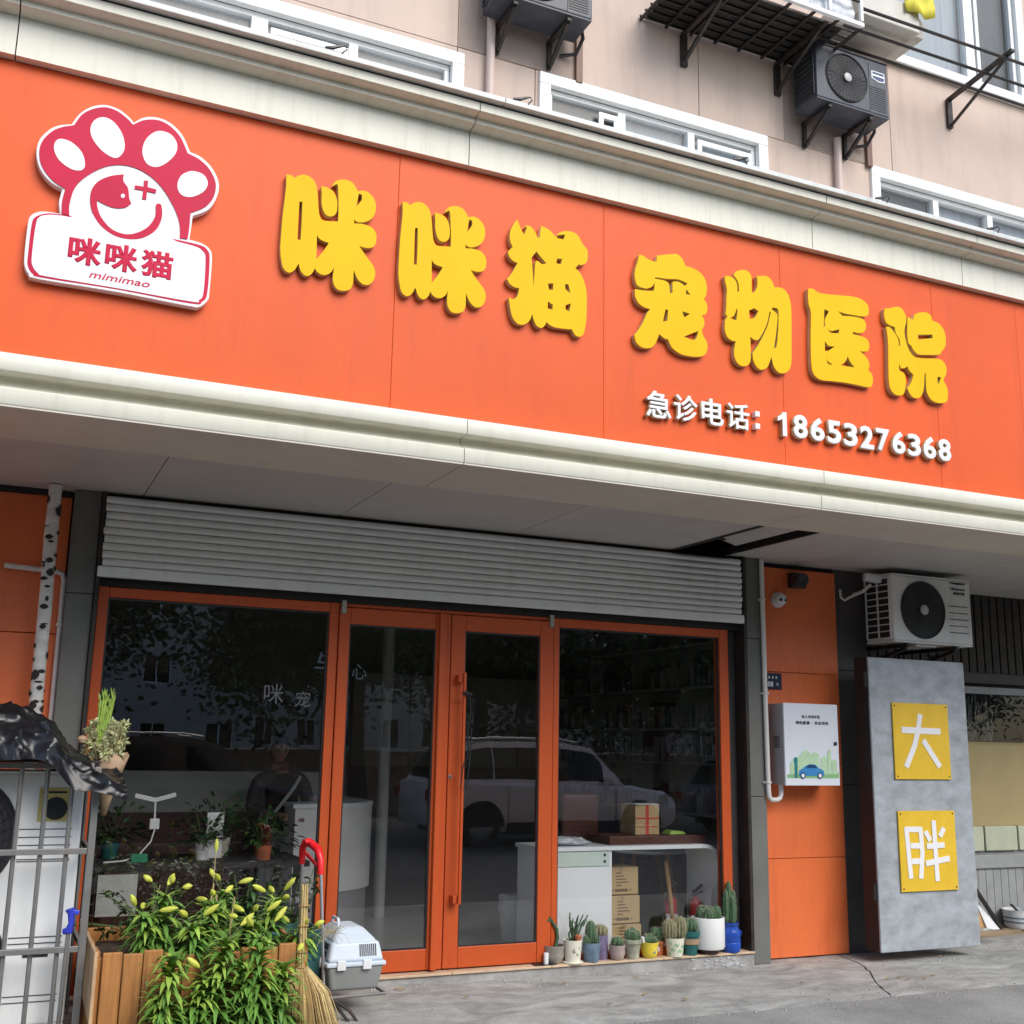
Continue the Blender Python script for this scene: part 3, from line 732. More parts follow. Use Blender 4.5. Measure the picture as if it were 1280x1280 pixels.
def glyph(key, dx=0.0, dz=0.0):
    return [[(x + dx, z + dz) for x, z in sample(p)] for p in GLYPHS[key].split('|')]
for key, dx, dz, lab in (('mi1', 0, 0, 'first yellow character, mouth radical with rice'), ('mi1', 0.645, -0.008, 'second yellow character, same as the first'),
                         ('mao', 0, 0, 'third yellow character, cat'), ('chong', 0, 0, 'fourth yellow character, under a roof radical'),
                         ('wu', 0, 0, 'fifth yellow character'), ('yi', 0, 0, 'sixth yellow character, three-sided box'), ('yuan', 0, 0, 'last yellow character')):
    polys = glyph(key, dx, dz)
    o = place('character', curve_mesh(polys, 5.463, 5.469), 'yellow_face', sign)
    o['label'] = lab
    place('character_return', curve_mesh(polys, 5.4692, SIGN_Y - 0.001), 'return_shaded', o)
def sign_text(body, x, z, h, wd, name, bold=0.02):
    o = place(name, text_mesh(body, x, z, 5.465, 0.004, height=h, width=wd, bold=bold), 'white_face', sign)
    place(name + '_return', text_mesh(body, x, z, 5.4692, 0.030, height=h, width=wd, bold=bold), 'return_shaded', o)
    return o
for ch, x, wd, h, z in (('急', 3.335, 0.174, 0.165, 3.455), ('诊', 3.528, 0.168, 0.165, 3.460), ('电', 3.722, 0.160, 0.165, 3.464), ('话', 3.905, 0.168, 0.163, 3.464)):
    sign_text(ch, x, z, h, wd, 'small_character', bold=0.018)
for zz in (3.487, 3.565):
    o = MB().box(4.116, 4.150, 5.465, SIGN_Y - 0.001, zz, zz + 0.033).build('colon_dot', 'white_face', sign)
digs = '18653276368'
x = 4.265
adv = (5.736 - 4.265) / 11.0
for i, d in enumerate(digs):
    if d == '1':
        q = [[(x + .03 + px_, 3.466 + pz_) for px_, pz_ in ((.028, 0), (.060, 0), (.060, .155), (.034, .155), (.020, .134), (-.008, .122), (-.008, .094), (.012, .100), (.028, .110))]]
        o = place('digit', curve_mesh(q, 5.465, 5.469), 'white_face', sign); place('digit_return', curve_mesh(q, 5.4692, SIGN_Y - .001), 'return_shaded', o)
        continue
    wd = 0.078 if d == '1' else 0.112
    sign_text(d, x + i * adv + (0.012 if d == '1' else 0.008), 3.466, 0.155, wd, 'digit', bold=0.035)

# ---- paw shaped logo plate
lg = thing('logo_plate', (0.3, SIGN_Y, 3.7), 'white and crimson paw shaped logo plate at the left of the orange sign', 'logo')
pl = place('plate', curve_mesh(glyph('plate'), 5.452, SIGN_Y - 0.001, 0.003), 'logo_white', lg)
def layer(key, y, material, name, parent=None):
    return place(name, curve_mesh(glyph(key), y, y + 0.0012), material, parent or lg)
layer('base_red', 5.4505, 'logo_red', 'banner_border')
layer('base_white', 5.4490, 'logo_white', 'banner')
paw = layer('paw', 5.4475, 'logo_red', 'paw')
for k in (1, 2, 3, 4): layer('toe%d' % k, 5.4460, 'logo_white', 'toe_pad', paw)
cat_ = layer('cat', 5.4475, 'logo_red', 'smiling_cat')
layer('eye', 5.4460, 'logo_white', 'cat_eye', cat_)
layer('plus', 5.4475, 'logo_red', 'plus_mark')
for ch, x0, z0 in (('咪', 0.125, 3.762), ('咪', 0.292, 3.762), ('猫', 0.458, 3.762)):
    place('logo_character', text_mesh(ch, x0, z0, 5.4470, 0.0012, height=0.140, width=0.150, bold=0.032), 'logo_red', lg)
place('logo_script', text_mesh('mimimao', 0.228, 3.704, 5.4470, 0.0012, height=0.034, width=0.280, bold=0.006, shear=0.25), 'logo_red', lg)

# ================================================================== ground floor front
# ---- left bay: orange panels, pilaster, pipes
lw = thing('left_wall', (-0.5, WALL_Y, 0), 'shaded orange panelled wall at the left edge behind the air conditioner', 'wall')
MB().box(-6, 0.50, WALL_Y + 0.03, WALL_Y + 0.25, 0, 3.04).build('wall_core', 'dark_gap', lw)
for a, b in ((-6, -3.6), (-3.6, -1.6), (-1.6, 0.345)):
    for c, d in ((0.02, 0.73), (0.735, 1.43), (1.435, 2.155), (2.16, 3.0)):
        MB().box(a + .002, b - .002, WALL_Y, WALL_Y + 0.029, c, d).build('wall_panel', 'panel_orange', lw, bevel=0.003, seg=1)
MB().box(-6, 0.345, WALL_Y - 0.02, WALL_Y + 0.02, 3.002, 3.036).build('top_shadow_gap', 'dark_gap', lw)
pil = thing('pilaster', (0.425, 7.25, 0), 'grey stone pilaster left of the shop window beside the white pipe', 'pilaster', 'grey stone pilasters')
for c, d in ((0.0, 1.2), (1.203, 2.4), (2.403, 3.036)):
    MB().box(0.352, 0.508, 7.235, 7.60, c, d).build('stone', 'pilaster', pil, bevel=0.006)
pil = thing('pilaster', (5.38, 7.25, 0), 'grey stone pilaster between the shop window and the orange pillar', 'pilaster', 'grey stone pilasters')
for c, d in ((0.0, 1.2), (1.203, 2.4), (2.403, 3.036)):
    MB().box(5.292, 5.462, 7.235, 7.60, c, d).build('stone', 'pilaster', pil, bevel=0.006)
t = thing('conduit', (0.2, 7.2, 1.0), 'thin white conduit bent at a right angle on the left orange wall', 'pipe')
MB().tube([(0.0, 7.30, 2.545), (0.29, 7.30, 2.53), (0.325, 7.30, 2.52), (0.338, 7.30, 2.48), (0.342, 7.30, 1.7), (0.345, 7.30, 0.3)], 0.016, 10).build('pipe', 'pipe_white', t, smooth=True)
for zz in (2.2, 1.6): MB().box(0.318, 0.365, 7.28, 7.338, zz, zz + 0.02).build('clip', 'pipe_white', t)
# pipe wrapped in birch bark pattern
t = thing('birch_pipe', (0.24, 7.12, 0), 'drain pipe wrapped in white birch bark with black marks, left wall', 'pipe')
bm_ = MB()
pts = [(0.243, 7.15, z / 20 * 3.03) for z in range(21)]
pts = [(x + 0.008 * noise.noise((0, 0, z * 2)) - 0.01 * (z - 2), y, z) for x, y, z in pts]
bm_.tube(pts, [0.038 + 0.004 * noise.noise((3, 1, p[2] * 5)) for p in pts], 14)
bm_.build('bark_wrap', 'birch_white', t, smooth=True)
mk = MB()
for k in range(95):
    z = rnd.uniform(0.3, 3.0); a = rnd.uniform(-PI, 0); wv = rnd.uniform(0.3, 1.3); hh = rnd.uniform(0.005, 0.034) if k % 3 else rnd.uniform(.02, .06)
    r = 0.0435; x0 = 0.243 - 0.01 * (z - 2)
    seg = 5; vs = []
    for j in range(seg + 1):
        aa = a - wv / 2 + wv * j / seg; th = hh * math.sin(PI * (j + .3) / (seg + .6))
        vs += [(x0 + r * math.cos(aa), 7.15 + r * math.sin(aa), z - th / 2), (x0 + r * math.cos(aa), 7.15 + r * math.sin(aa), z + th / 2)]
    mk.add(vs, [(2 * j, 2 * j + 2, 2 * j + 3, 2 * j + 1) for j in range(seg)])
stuff(mk.build('bark_marks', 'birch_black', t))

# ---- roller shutter
sh = thing('roller_shutter', (2.9, 7.2, 2.5), 'half rolled grey metal shutter above the orange shop door', 'shutter')
z = 2.575; k = 0
slat_prof = lambda z0: [(7.205, z0 + 0.002), (7.196, z0 + 0.012), (7.192, z0 + 0.024), (7.196, z0 + 0.038), (7.207, z0 + 0.0465), (7.222, z0 + 0.047), (7.222, z0)]
while z < 3.0:
    MB().extr(slat_prof(z), 0.535 + rnd.uniform(-.006, .006), 5.245 + rnd.uniform(-.006, .006)).build('slat', 'shutter', sh, smooth=True)
    z += 0.0485
MB().extr([(7.19, 2.507), (7.188, 2.515), (7.188, 2.565), (7.193, 2.573), (7.225, 2.573), (7.225, 2.507)], 0.515, 5.26).build('bottom_bar', 'shutter', sh, bevel=0.004)
MB().box(0.51, 0.533, 7.20, 7.33, 0.09, 3.03).build('guide_rail', 'black_metal', sh)
MB().box(5.262, 5.290, 7.20, 7.33, 0.09, 3.03).build('guide_rail', 'black_metal', sh)
MB().box(0.534, 5.26, 7.24, 7.45, 2.60, 3.03).build('shutter_box', 'dark_gap', sh)
for xx in (1.3, 2.75, 4.2):
    MB().box(xx, xx + 0.05, 7.178, 7.187, 2.53, 2.545).build('lock_tab', 'shutter', sh)

# ---- door step
ds = thing('door_step', (2.9, 7.2, 0), 'low tiled step with tan edge in front of the orange door', 'step')
MB().box(0.51, 5.29, 7.205, 7.60, -0.02, 0.088).build('riser', 'step_grey', ds, bevel=0.01)
for a, b in ((0.512, 1.3), (1.303, 2.1), (2.103, 2.9), (2.903, 3.62), (3.623, 4.5), (4.503, 5.288)):
    MB().box(a, b, 7.19, 7.60, 0.0885, 0.103).build('tile', 'step_tan', ds, bevel=0.003)
pt = MB()
for k in range(22):
    x = rnd.uniform(4.75, 5.2); z = rnd.uniform(0.005, 0.085); s = rnd.uniform(0.008, 0.028)
    pt.prism([(x + s * math.cos(a) * rnd.uniform(.6, 1.3), min(.087, z + s * .45 * math.sin(a) * rnd.uniform(.6, 1.3))) for a in [2 * PI * j / 7 for j in range(7)]], 7.2005 - k * .0001, 7.204)
stuff(pt.build('flaking_paint', 'paint_white', ds))

# ---- shop front: frame, fixed panes, double door
FY0, FY1 = 7.28, 7.36
sf = thing('shop_window_frame', (2.9, FY0, 0.1), 'orange metal frame of the shop window around the double door', 'window frame')
fr = MB()
def stile(x0, x1, z0=0.104, z1=2.46): MB().box(x0, x1, FY0, FY1, z0, z1).build('stile', 'frame_orange', sf, bevel=0.004)
stile(0.540, 0.600); stile(1.995, 2.055); stile(3.655, 3.700); stile(5.085, 5.165)
for a, b in ((0.601, 1.994), (3.701, 5.084)):
    MB().box(a, b, FY0 + .002, FY1 - .002, 2.395, 2.459).build('top_rail', 'frame_orange', sf, bevel=0.004)
    MB().box(a, b, FY0 + .002, FY1 - .002, 0.104, 0.15).build('bottom_rail', 'frame_orange', sf, bevel=0.004)
    sheet_xz(a, b, FY0 + .034, 0.151, 2.394).build('pane', 'pane', sf)
    bd = MB()
    bd.box(a, b, FY0 + .015, FY0 + .029, 2.383, 2.394); bd.box(a, a + .01, FY0 + .015, FY0 + .029, 0.152, 2.382); bd.box(b - .01, b, FY0 + .015, FY0 + .029, 0.152, 2.382)
    bd.build('glazing_bead', 'black_plastic', sf)
MB().box(2.056, 3.654, FY0 + .002, FY1 - .002, 2.435, 2.459).build('door_head', 'frame_orange', sf, bevel=0.003)
MB().box(0.533, 5.262, FY0 - 0.01, FY1 + .05, 2.46, 2.60).build('lintel', 'dark_gap', sf)
MB().box(5.166, 5.29, 7.345, 7.40, 0.1, 2.6).build('reveal', 'dark_stone', sf)
def door_leaf(name, label, x0, x1, wl, wr):
    t = thing(name, ((x0 + x1) / 2, FY0, 0.11), label, 'door', 'orange glazed door leaves')
    y0, y1 = FY0 - 0.012, FY0 + 0.04
    zt, zb = 2.43, 0.113
    MB().box(x0, x0 + wl, y0, y1, zb, zt).build('stile', 'frame_orange', t, bevel=0.005)
    MB().box(x1 - wr, x1, y0, y1, zb, zt).build('stile', 'frame_orange', t, bevel=0.005)
    MB().box(x0 + wl + .001, x1 - wr - .001, y0 + .002, y1, zt - 0.108, zt).build('top_rail', 'frame_orange', t, bevel=0.004)
    MB().box(x0 + wl + .001, x1 - wr - .001, y0 + .002, y1, zb, zb + 0.13).build('bottom_rail', 'frame_orange', t, bevel=0.004)
    sheet_xz(x0 + wl, x1 - wr, y0 + .026, zb + .1305, zt - .1085).build('pane', 'pane', t)
    bd = MB(); a, b = x0 + wl, x1 - wr
    bd.box(a, b, y0 + .008, y0 + .021, zt - .12, zt - .1085); bd.box(a, b, y0 + .008, y0 + .021, zb + .1305, zb + .14)
    bd.box(a, a + .009, y0 + .008, y0 + .021, zb + .1405, zt - .1205); bd.box(b - .009, b, y0 + .008, y0 + .021, zb + .1405, zt - .1205)
    bd.build('glazing_bead', 'black_plastic', t)
    return t
dl = door_leaf('door', 'left leaf of the orange glass double door, beside the pet carrier', 2.060, 2.853, 0.072, 0.108)
dr = door_leaf('door', 'right leaf of the orange glass double door, with the lock', 2.859, 3.648, 0.105, 0.105)
# long pull handles, as in the photo: one square bar on each leaf
for dd, xx in ((dl, 2.792), (dr, 2.935)):
    MB().box(xx - 0.010, xx + 0.010, 7.183, 7.203, 0.52, 2.03 if dd is dr else 2.40).build('pull_bar', 'frame_orange', dd, bevel=0.004) if dd is dr else \
        MB().box(xx - 0.03, xx + 0.012, 7.236, 7.267, 0.113, 2.43).build('edge_profile', 'frame_orange', dd, bevel=0.005)
for zz in (0.55, 1.99):
    MB().box(2.895, 2.945, 7.2035, 7.267, zz - 0.025, zz + 0.025).build('handle_mount', 'frame_orange', dr, bevel=0.004)
ck = MB().lathe([(0.0, 0), (0.014, 0.001), (0.016, 0.006), (0.012, 0.012), (0.0, 0.013)], (2.872, 7.2665, 1.335), 14, Matrix.Rotation(PI / 2, 4, 'X').to_3x3())
ck.build('lock_cylinder', 'lock', dr, smooth=True)
MB().box(2.869, 2.875, 7.2525, 7.2535, 1.328, 1.342).build('keyhole', 'black', dr)
for dd, xx in ((dl, 2.078), (dr, 3.622)):
    MB().box(xx - 0.012, xx + 0.018, 7.245, 7.279, 2.385, 2.475).build('hinge', 'brass_hinge', dd, bevel=0.004)
# cord hung on the pull handle
t = thing('looped_cord', (2.94, 7.18, 1.5), 'dark looped cord hanging from the right door handle', 'cord')
MB().tube([(2.935, 7.165, 1.88), (2.965, 7.168, 1.86), (2.975, 7.17, 1.78), (2.955, 7.168, 1.62), (2.965, 7.168, 1.48), (2.925, 7.165, 1.40), (2.915, 7.168, 1.26), (2.955, 7.168, 1.265), (2.975, 7.168, 1.42), (2.985, 7.17, 1.66)], 0.0045, 6).build('loop', 'black_plastic', t, smooth=True)
MB().tube([(2.91, 7.17, 1.885), (2.935, 7.163, 1.892), (2.975, 7.17, 1.88)], 0.011, 8).build('knot', 'black_plastic', t, smooth=True)

# faint white lettering stuck on the panes
for ch, x0, z0, h, m_, yy in (('咪', 1.595, 1.785, 0.125, 'decal', 7.3085), ('宠', 1.80, 1.77, 0.10, 'decal', 7.3085), ('与', 1.915, 1.98, 0.15, 'decal_blue', 7.3085), ('心', 2.165, 1.96, 0.10, 'decal_blue', 7.2885)):
    o = place('window_lettering', text_mesh(ch, x0, z0, yy, 0.001, height=h, width=h, bold=-0.004), m_)
    tag(o, {'咪': 'pale rice-and-mouth character stuck on the left window pane', '宠': 'pale brushed character right of the mouth-and-rice one on the left pane',
            '与': 'pale blue character stroke near the top right of the left pane', '心': 'pale blue strokes on the left door pane beside the frame'}[ch], 'lettering', 'lettering on the shop glass')

# ---- right pillar
rp = thing('orange_pillar', (5.9, WALL_Y, 0), 'orange panelled pillar right of the shop window carrying the meter box', 'pillar')
MB().box(5.463, 6.292, WALL_Y + .03, WALL_Y + .3, 0, 3.036).build('core', 'dark_gap', rp)
for c, d in ((0.012, 0.731), (0.735, 1.448), (1.452, 2.157), (2.161, 2.998)):
    MB().box(5.465, 6.29, WALL_Y, WALL_Y + .029, c, d).build('panel', 'panel_orange', rp, bevel=0.003, seg=1)
dc = thing('stone_column', (6.45, 7.38, 0), 'dark grey stone column between the orange pillar and the steel door', 'column')
for c, d in ((0, 1.285), (1.29, 2.2), (2.205, 3.036)):
    MB().box(6.293, 6.62, 7.37, 7.75, c, d).build('stone', 'dark_stone', dc, bevel=0.004)
t = thing('white_pipe', (5.45, 7.2, 1.2), 'white plastic conduit running down beside the orange pillar into the meter box', 'pipe')
MB().tube([(5.452, 7.213, 3.03), (5.455, 7.213, 2.0), (5.462, 7.213, 1.25), (5.466, 7.213, 1.205), (5.485, 7.213, 1.18), (5.535, 7.213, 1.178), (5.565, 7.213, 1.19), (5.578, 7.213, 1.22), (5.58, 7.213, 1.295)], 0.0185, 12).build('pipe', 'pipe_white', t, smooth=True)
for zz in (2.70, 1.97, 1.30):
    MB().lathe([(0.0187, 0), (0.026, 0.001), (0.026, 0.016), (0.0187, 0.017)], (5.4535 + (2.7 - zz) * .006, 7.213, zz), 14).build('coupling', 'pipe_white', t, smooth=True)
    MB().box(5.425, 5.461, 7.2195, 7.2345, zz + .002, zz + .014).build('clip', 'pipe_white', t)

# electric meter box with a printed front
eb = thing('meter_box', (5.8, 7.12, 1.3), 'white meter box printed with a blue electric car on the orange pillar', 'box')
MB().box(5.548, 6.062, 7.125, 7.336, 1.292, 1.905).build('body', 'ebox_side', eb, bevel=0.004)
MB().box(5.545, 6.065, 7.108, 7.1245, 1.289, 1.908).build('front_door', 'ebox_face', eb, bevel=0.003)
FYE = 7.1065
def pr(name, poly, m_, dy=0.0): MB().prism(poly, FYE - 0.0008 - dy, FYE - dy).build(name, m_, eb)
pr('print_ground', [(5.56, 1.345), (6.055, 1.345), (6.055, 1.385), (5.9, 1.395), (5.7, 1.375), (5.56, 1.37)], 'print_green')
for x0, x1, h, m_ in ((5.66, 5.70, .13, 'print_green_pale'), (5.70, 5.78, .165, 'print_green_pale'), (5.78, 5.87, .15, 'print_green_pale'), (5.885, 5.945, .125, 'print_green_pale'), (5.95, 5.985, .175, 'print_green_pale'), (5.99, 6.04, .10, 'print_green_pale'), (5.59, 5.64, .085, 'print_green_pale')):
    pr('print_skyline', [(x0, 1.375), (x1, 1.375), (x1, 1.375 + h), ((x0 + x1) / 2, 1.39 + h), (x0, 1.37 + h)], m_, 0.0009)
pr('print_charger', [(5.628, 1.348), (5.655, 1.348), (5.655, 1.455), (5.662, 1.48), (5.65, 1.50), (5.632, 1.50), (5.622, 1.48), (5.628, 1.45)], 'print_teal', 0.0018)
pr('print_car', [(5.668, 1.362), (5.905, 1.362), (5.912, 1.385), (5.90, 1.405), (5.862, 1.418), (5.825, 1.447), (5.775, 1.450), (5.735, 1.437), (5.70, 1.415), (5.672, 1.402)], 'print_blue', 0.0027)
pr('print_windows', [(5.735, 1.421), (5.845, 1.421), (5.82, 1.443), (5.775, 1.446), (5.75, 1.437)], 'print_navy', 0.0036)
for xx in (5.705, 5.868):
    pr('print_wheel', [(xx + .025 * math.cos(a), 1.364 + .025 * math.sin(a)) for a in [2 * PI * j / 14 for j in range(14)]], 'print_navy', 0.0036)
    pr('print_hub', [(xx + .015 * math.cos(a), 1.364 + .015 * math.sin(a)) for a in [2 * PI * j / 12 for j in range(12)]], 'white_face', 0.0045)
place('print_text', text_mesh('私人充电车位', 5.715, 1.795, FYE - .001, .0008, height=0.026, width=0.175, bold=0.02), 'print_black', eb)
place('print_text', text_mesh('绿色能源  ·  安全充电', 5.655, 1.748, FYE - .001, .0008, height=0.026, width=0.315, bold=0.02), 'print_black', eb)
MB().lathe([(0, 0), (0.014, 0.0005), (0.016, 0.006), (0.011, 0.010), (0, 0.0105)], (6.03, 7.1075, 1.608), 14, Matrix.Rotation(PI / 2, 4, 'X').to_3x3()).build('door_lock', 'ac_fin', eb, smooth=True)
vn = MB()
for k in range(6): vn.box(5.5455, 5.547, 7.17 + 0.0, 7.24, 1.57 + k * 0.016, 1.577 + k * 0.016)
vn.build('side_vent', 'ac_fin', eb)

# house number plate
hp = thing('house_number_plate', (5.62, 7.33, 2.02), 'small dark blue house number plate on the orange pillar', 'plate')
MB().box(5.535, 5.708, 7.328, 7.3385, 2.02, 2.148).build('plate', 'plate_blue', hp, bevel=0.004)
place('plate_text', text_mesh('108', 5.522 + .03, 2.04, 7.3265, .0012, height=0.042, width=0.07, bold=0.02), 'white_face', hp)
place('plate_text', text_mesh('号', 5.65, 2.045, 7.3265, .0012, height=0.026, width=0.026), 'white_face', hp)
for xx in (5.575, 5.61, 5.645):
    MB().prism([(xx, 2.105), (xx + .018, 2.105), (xx + .014, 2.113), (xx + .017, 2.122), (xx + .002, 2.122), (xx + .005, 2.113)], 7.3265, 7.3277).build('plate_mark', 'white_face', hp)

# dome camera, spot lamp and bullet camera under the soffit
t = thing('dome_camera', (5.64, 7.25, 2.72), 'small white dome security camera on the orange pillar', 'camera')
mt = Matrix.Rotation(PI / 2, 4, 'X').to_3x3()
MB().lathe([(0.0, 0.0), (0.062, 0.0), (0.064, 0.02), (0.058, 0.03)], (5.69, 7.339, 2.735), 20, mt).build('base', 'white_plastic', t, smooth=True)
MB().lathe([(0.056, 0.03), (0.054, 0.05), (0.044, 0.073), (0.026, 0.088), (0.0, 0.092)], (5.69, 7.339, 2.735), 20, mt).build('ball', 'white_plastic', t, smooth=True)
for dx in (-0.022, 0.016): MB().lathe([(0.0, 0.0), (0.014, 0.0), (0.013, 0.008), (0, 0.009)], (5.69 + dx, 7.257, 2.728), 12, mt).build('lens', 'black_plastic', t, smooth=True)
t = thing('spot_lamp', (5.82, 7.25, 2.88), 'black twin spot lamp tucked under the canopy on the orange pillar', 'lamp')
MB().box(5.80, 5.94, 7.27, 7.339, 2.84, 2.96).build('back_box', 'black_plastic', t, bevel=0.006)
MB().lathe([(0.0, -0.05), (0.035, -0.05), (0.05, 0.0), (0.058, 0.06), (0.05, 0.062), (0.0, 0.045)], (5.80, 7.20, 2.895), 18, Matrix.Rotation(R(105), 3, 'X') ).build('shade', 'black_plastic', t, smooth=True)
t = thing('bullet_camera', (6.45, 7.2, 2.9), 'pale bullet camera with a hanging cable left of the wall air conditioner', 'camera')
MB().bar((6.47, 7.19, 2.965), (6.60, 7.14, 2.945), 0.075, 0.065).build('housing', 'white_plastic', t, bevel=0.012)
MB().tube([(6.50, 7.36, 2.84), (6.50, 7.25, 2.85), (6.53, 7.18, 2.905)], 0.014, 8).build('arm', 'pipe_white', t, smooth=True)
MB().tube([(6.36, 7.36, 2.87), (6.34, 7.33, 2.80), (6.36, 7.31, 2.775), (6.40, 7.30, 2.80), (6.50, 7.26, 2.85)], 0.011, 8).build('cable', 'pipe_white', t, smooth=True)
# ================================================================== air conditioners
RX = Matrix.Rotation(PI / 2, 4, 'X').to_3x3()      # turns a lathe axis towards the street (-y)
def ring(c, r, t, n=40, rz=None):
    m = MB(); pts = [(c[0] + r * math.cos(2 * PI * j / n), c[1], c[2] + r * math.sin(2 * PI * j / n)) for j in range(n + 1)]
    m.tube(pts, t, 6, cap=False); return m
def fan(t, cx, y, cz, r, hub='hub_grey', rings=9, spokes=32):
    MB().lathe([(0.0, 0.0), (r, 0.0), (r, 0.002), (0.0, 0.002)], (cx, y - 0.001, cz), 36, RX).build('fan_opening', 'ac_dark', t, smooth=True)
    bl = MB()
    for k in range(3):
        a0 = k * 2 * PI / 3 + 0.4
        pts = []
        for rr, da in ((0.2, 0.0), (0.55, -0.15), (0.93, -0.35), (0.95, 0.1), (0.93, 0.45), (0.6, 0.5), (0.22, 0.5)):
            pts.append((cx + r * rr * math.cos(a0 + da), cz + r * rr * math.sin(a0 + da)))
        bl.prism(pts, y - 0.0055, y - 0.0040)
    bl.build('fan_blade', 'ac_fin', t)
    gr = MB()
    for k in range(1, rings + 1):
        rr = r * (0.2 + 0.8 * k / rings)
        pts = [(cx + rr * math.cos(2 * PI * j / 40), y - 0.014, cz + rr * math.sin(2 * PI * j / 40)) for j in range(41)]
        gr.tube(pts, 0.0016, 4, cap=False)
    for k in range(spokes):
        a = 2 * PI * k / spokes; b = a + 0.35
        gr.tube([(cx + r * .2 * math.cos(a), y - 0.016, cz + r * .2 * math.sin(a)), (cx + r * .6 * math.cos((a + b) / 2), y - 0.017, cz + r * .6 * math.sin((a + b) / 2)), (cx + r * math.cos(b), y - 0.006, cz + r * math.sin(b))], 0.0018, 4)
    gr.build('fan_grille', 'ac_fin', t)
    ring((cx, y - 0.004, cz), r, 0.008).build('fan_ring', 'ac_fin', t, smooth=True)
    MB().lathe([(r * .18, 0.0), (r * .18, 0.006), (r * .14, 0.011), (0, 0.012)], (cx, y - 0.016, cz), 20, RX).build('fan_hub', hub, t, smooth=True)
def side_grille(t, x, y0, y1, z0, z1, rows=8, cols=2):
    MB().box(x - 0.002, x - 0.0005, y0, y1, z0, z1).build('side_opening', 'ac_dark', t)
    m = MB()
    for k in range(rows + 1):
        z = z0 + (z1 - z0) * k / rows; m.box(x - 0.010, x - 0.0022, y0, y1, z - 0.004, z + 0.004)
    for k in range(cols + 1):
        y = y0 + (y1 - y0) * k / cols; m.box(x - 0.012, x - 0.0022, y - 0.005, y + 0.005, z0, z1)
    m.build('side_fins', t['body_mat'], t)
def ac_unit(name, label, x0, x1, y0, y1, z0, z1, body, fx, fz, fr, fan_hub='hub_grey'):
    t = thing(name, ((x0 + x1) / 2, (y0 + y1) / 2, z0), label, 'air conditioner', 'outdoor air conditioner units')
    t['body_mat'] = body
    MB().box(x0, x1, y0, y1, z0 + 0.012, z1 - 0.012).build('body', body, t, bevel=0.014, seg=3)
    MB().box(x0 - 0.003, x1 + 0.003, y0 - 0.004, y1 + 0.002, z1 - 0.0118, z1).build('top_cover', body, t, bevel=0.005)
    MB().box(x0 + 0.003, x1 - 0.003, y0 + 0.003, y1, z0, z0 + 0.0118).build('base_pan', body, t)
    for zz in ([fz] if not isinstance(fz, tuple) else fz):
        fan(t, fx, y0, zz, fr, fan_hub)
    return t
def bracket(t, x, yf, yw, z, drop, name='bracket', m_='black_metal'):
    b = MB()
    b.bar((x, yf, z - 0.018), (x, yw, z - 0.018), 0.035, 0.03)
    b.bar((x, yw - 0.017, z - 0.034), (x, yw - 0.017, z - drop), 0.035, 0.03)
    b.bar((x + .001, yf + 0.03, z - 0.04), (x + .001, yw - 0.04, z - drop + 0.02), 0.028, 0.028)
    b.build(name, m_, t)

# white unit on the wall above the steel door
a1 = ac_unit('air_conditioner', 'white air conditioner under the canopy above the steel door', 6.585, 7.445, 7.0, 7.32, 2.425, 2.985, 'ac_white', 6.905, 2.70, 0.232)
side_grille(a1, 6.585, 7.03, 7.30, 2.46, 2.95, 9, 2)
lv = MB()
for k in range(5): lv.box(7.19, 7.40, 6.9965, 6.9995, 2.53 + k * 0.055, 2.536 + k * 0.055)
lv.build('panel_groove', 'ac_fin', a1)
MB().prism([(7.20, 2.955), (7.40, 2.955), (7.375, 2.943), (7.30, 2.937), (7.225, 2.945)], 6.9965, 6.9995).build('grip_recess', 'ac_dark', a1)
place('maker_text', text_mesh('Hisense', 7.215, 2.888, 6.9975, .0012, height=0.026, width=0.165, bold=0.02, shear=.15), 'ac_dark', a1)
place('maker_text', text_mesh('海信空调', 7.245, 2.850, 6.9975, .0012, height=0.026, width=0.13, bold=0.03), 'ac_dark', a1)
for xx in (6.75, 7.28): bracket(a1, xx, 7.02, 7.7, 2.424, 0.20)
MB().tube([(7.44, 7.2, 2.5), (7.50, 7.22, 2.44), (7.47, 7.3, 2.38), (7.38, 7.45, 2.36)], 0.014, 8).build('refrigerant_line', 'black_plastic', a1, smooth=True)
MB().box(6.86, 7.08, 7.05, 7.3, 2.405, 2.4245).build('drip_tray', 'ac_white', a1)

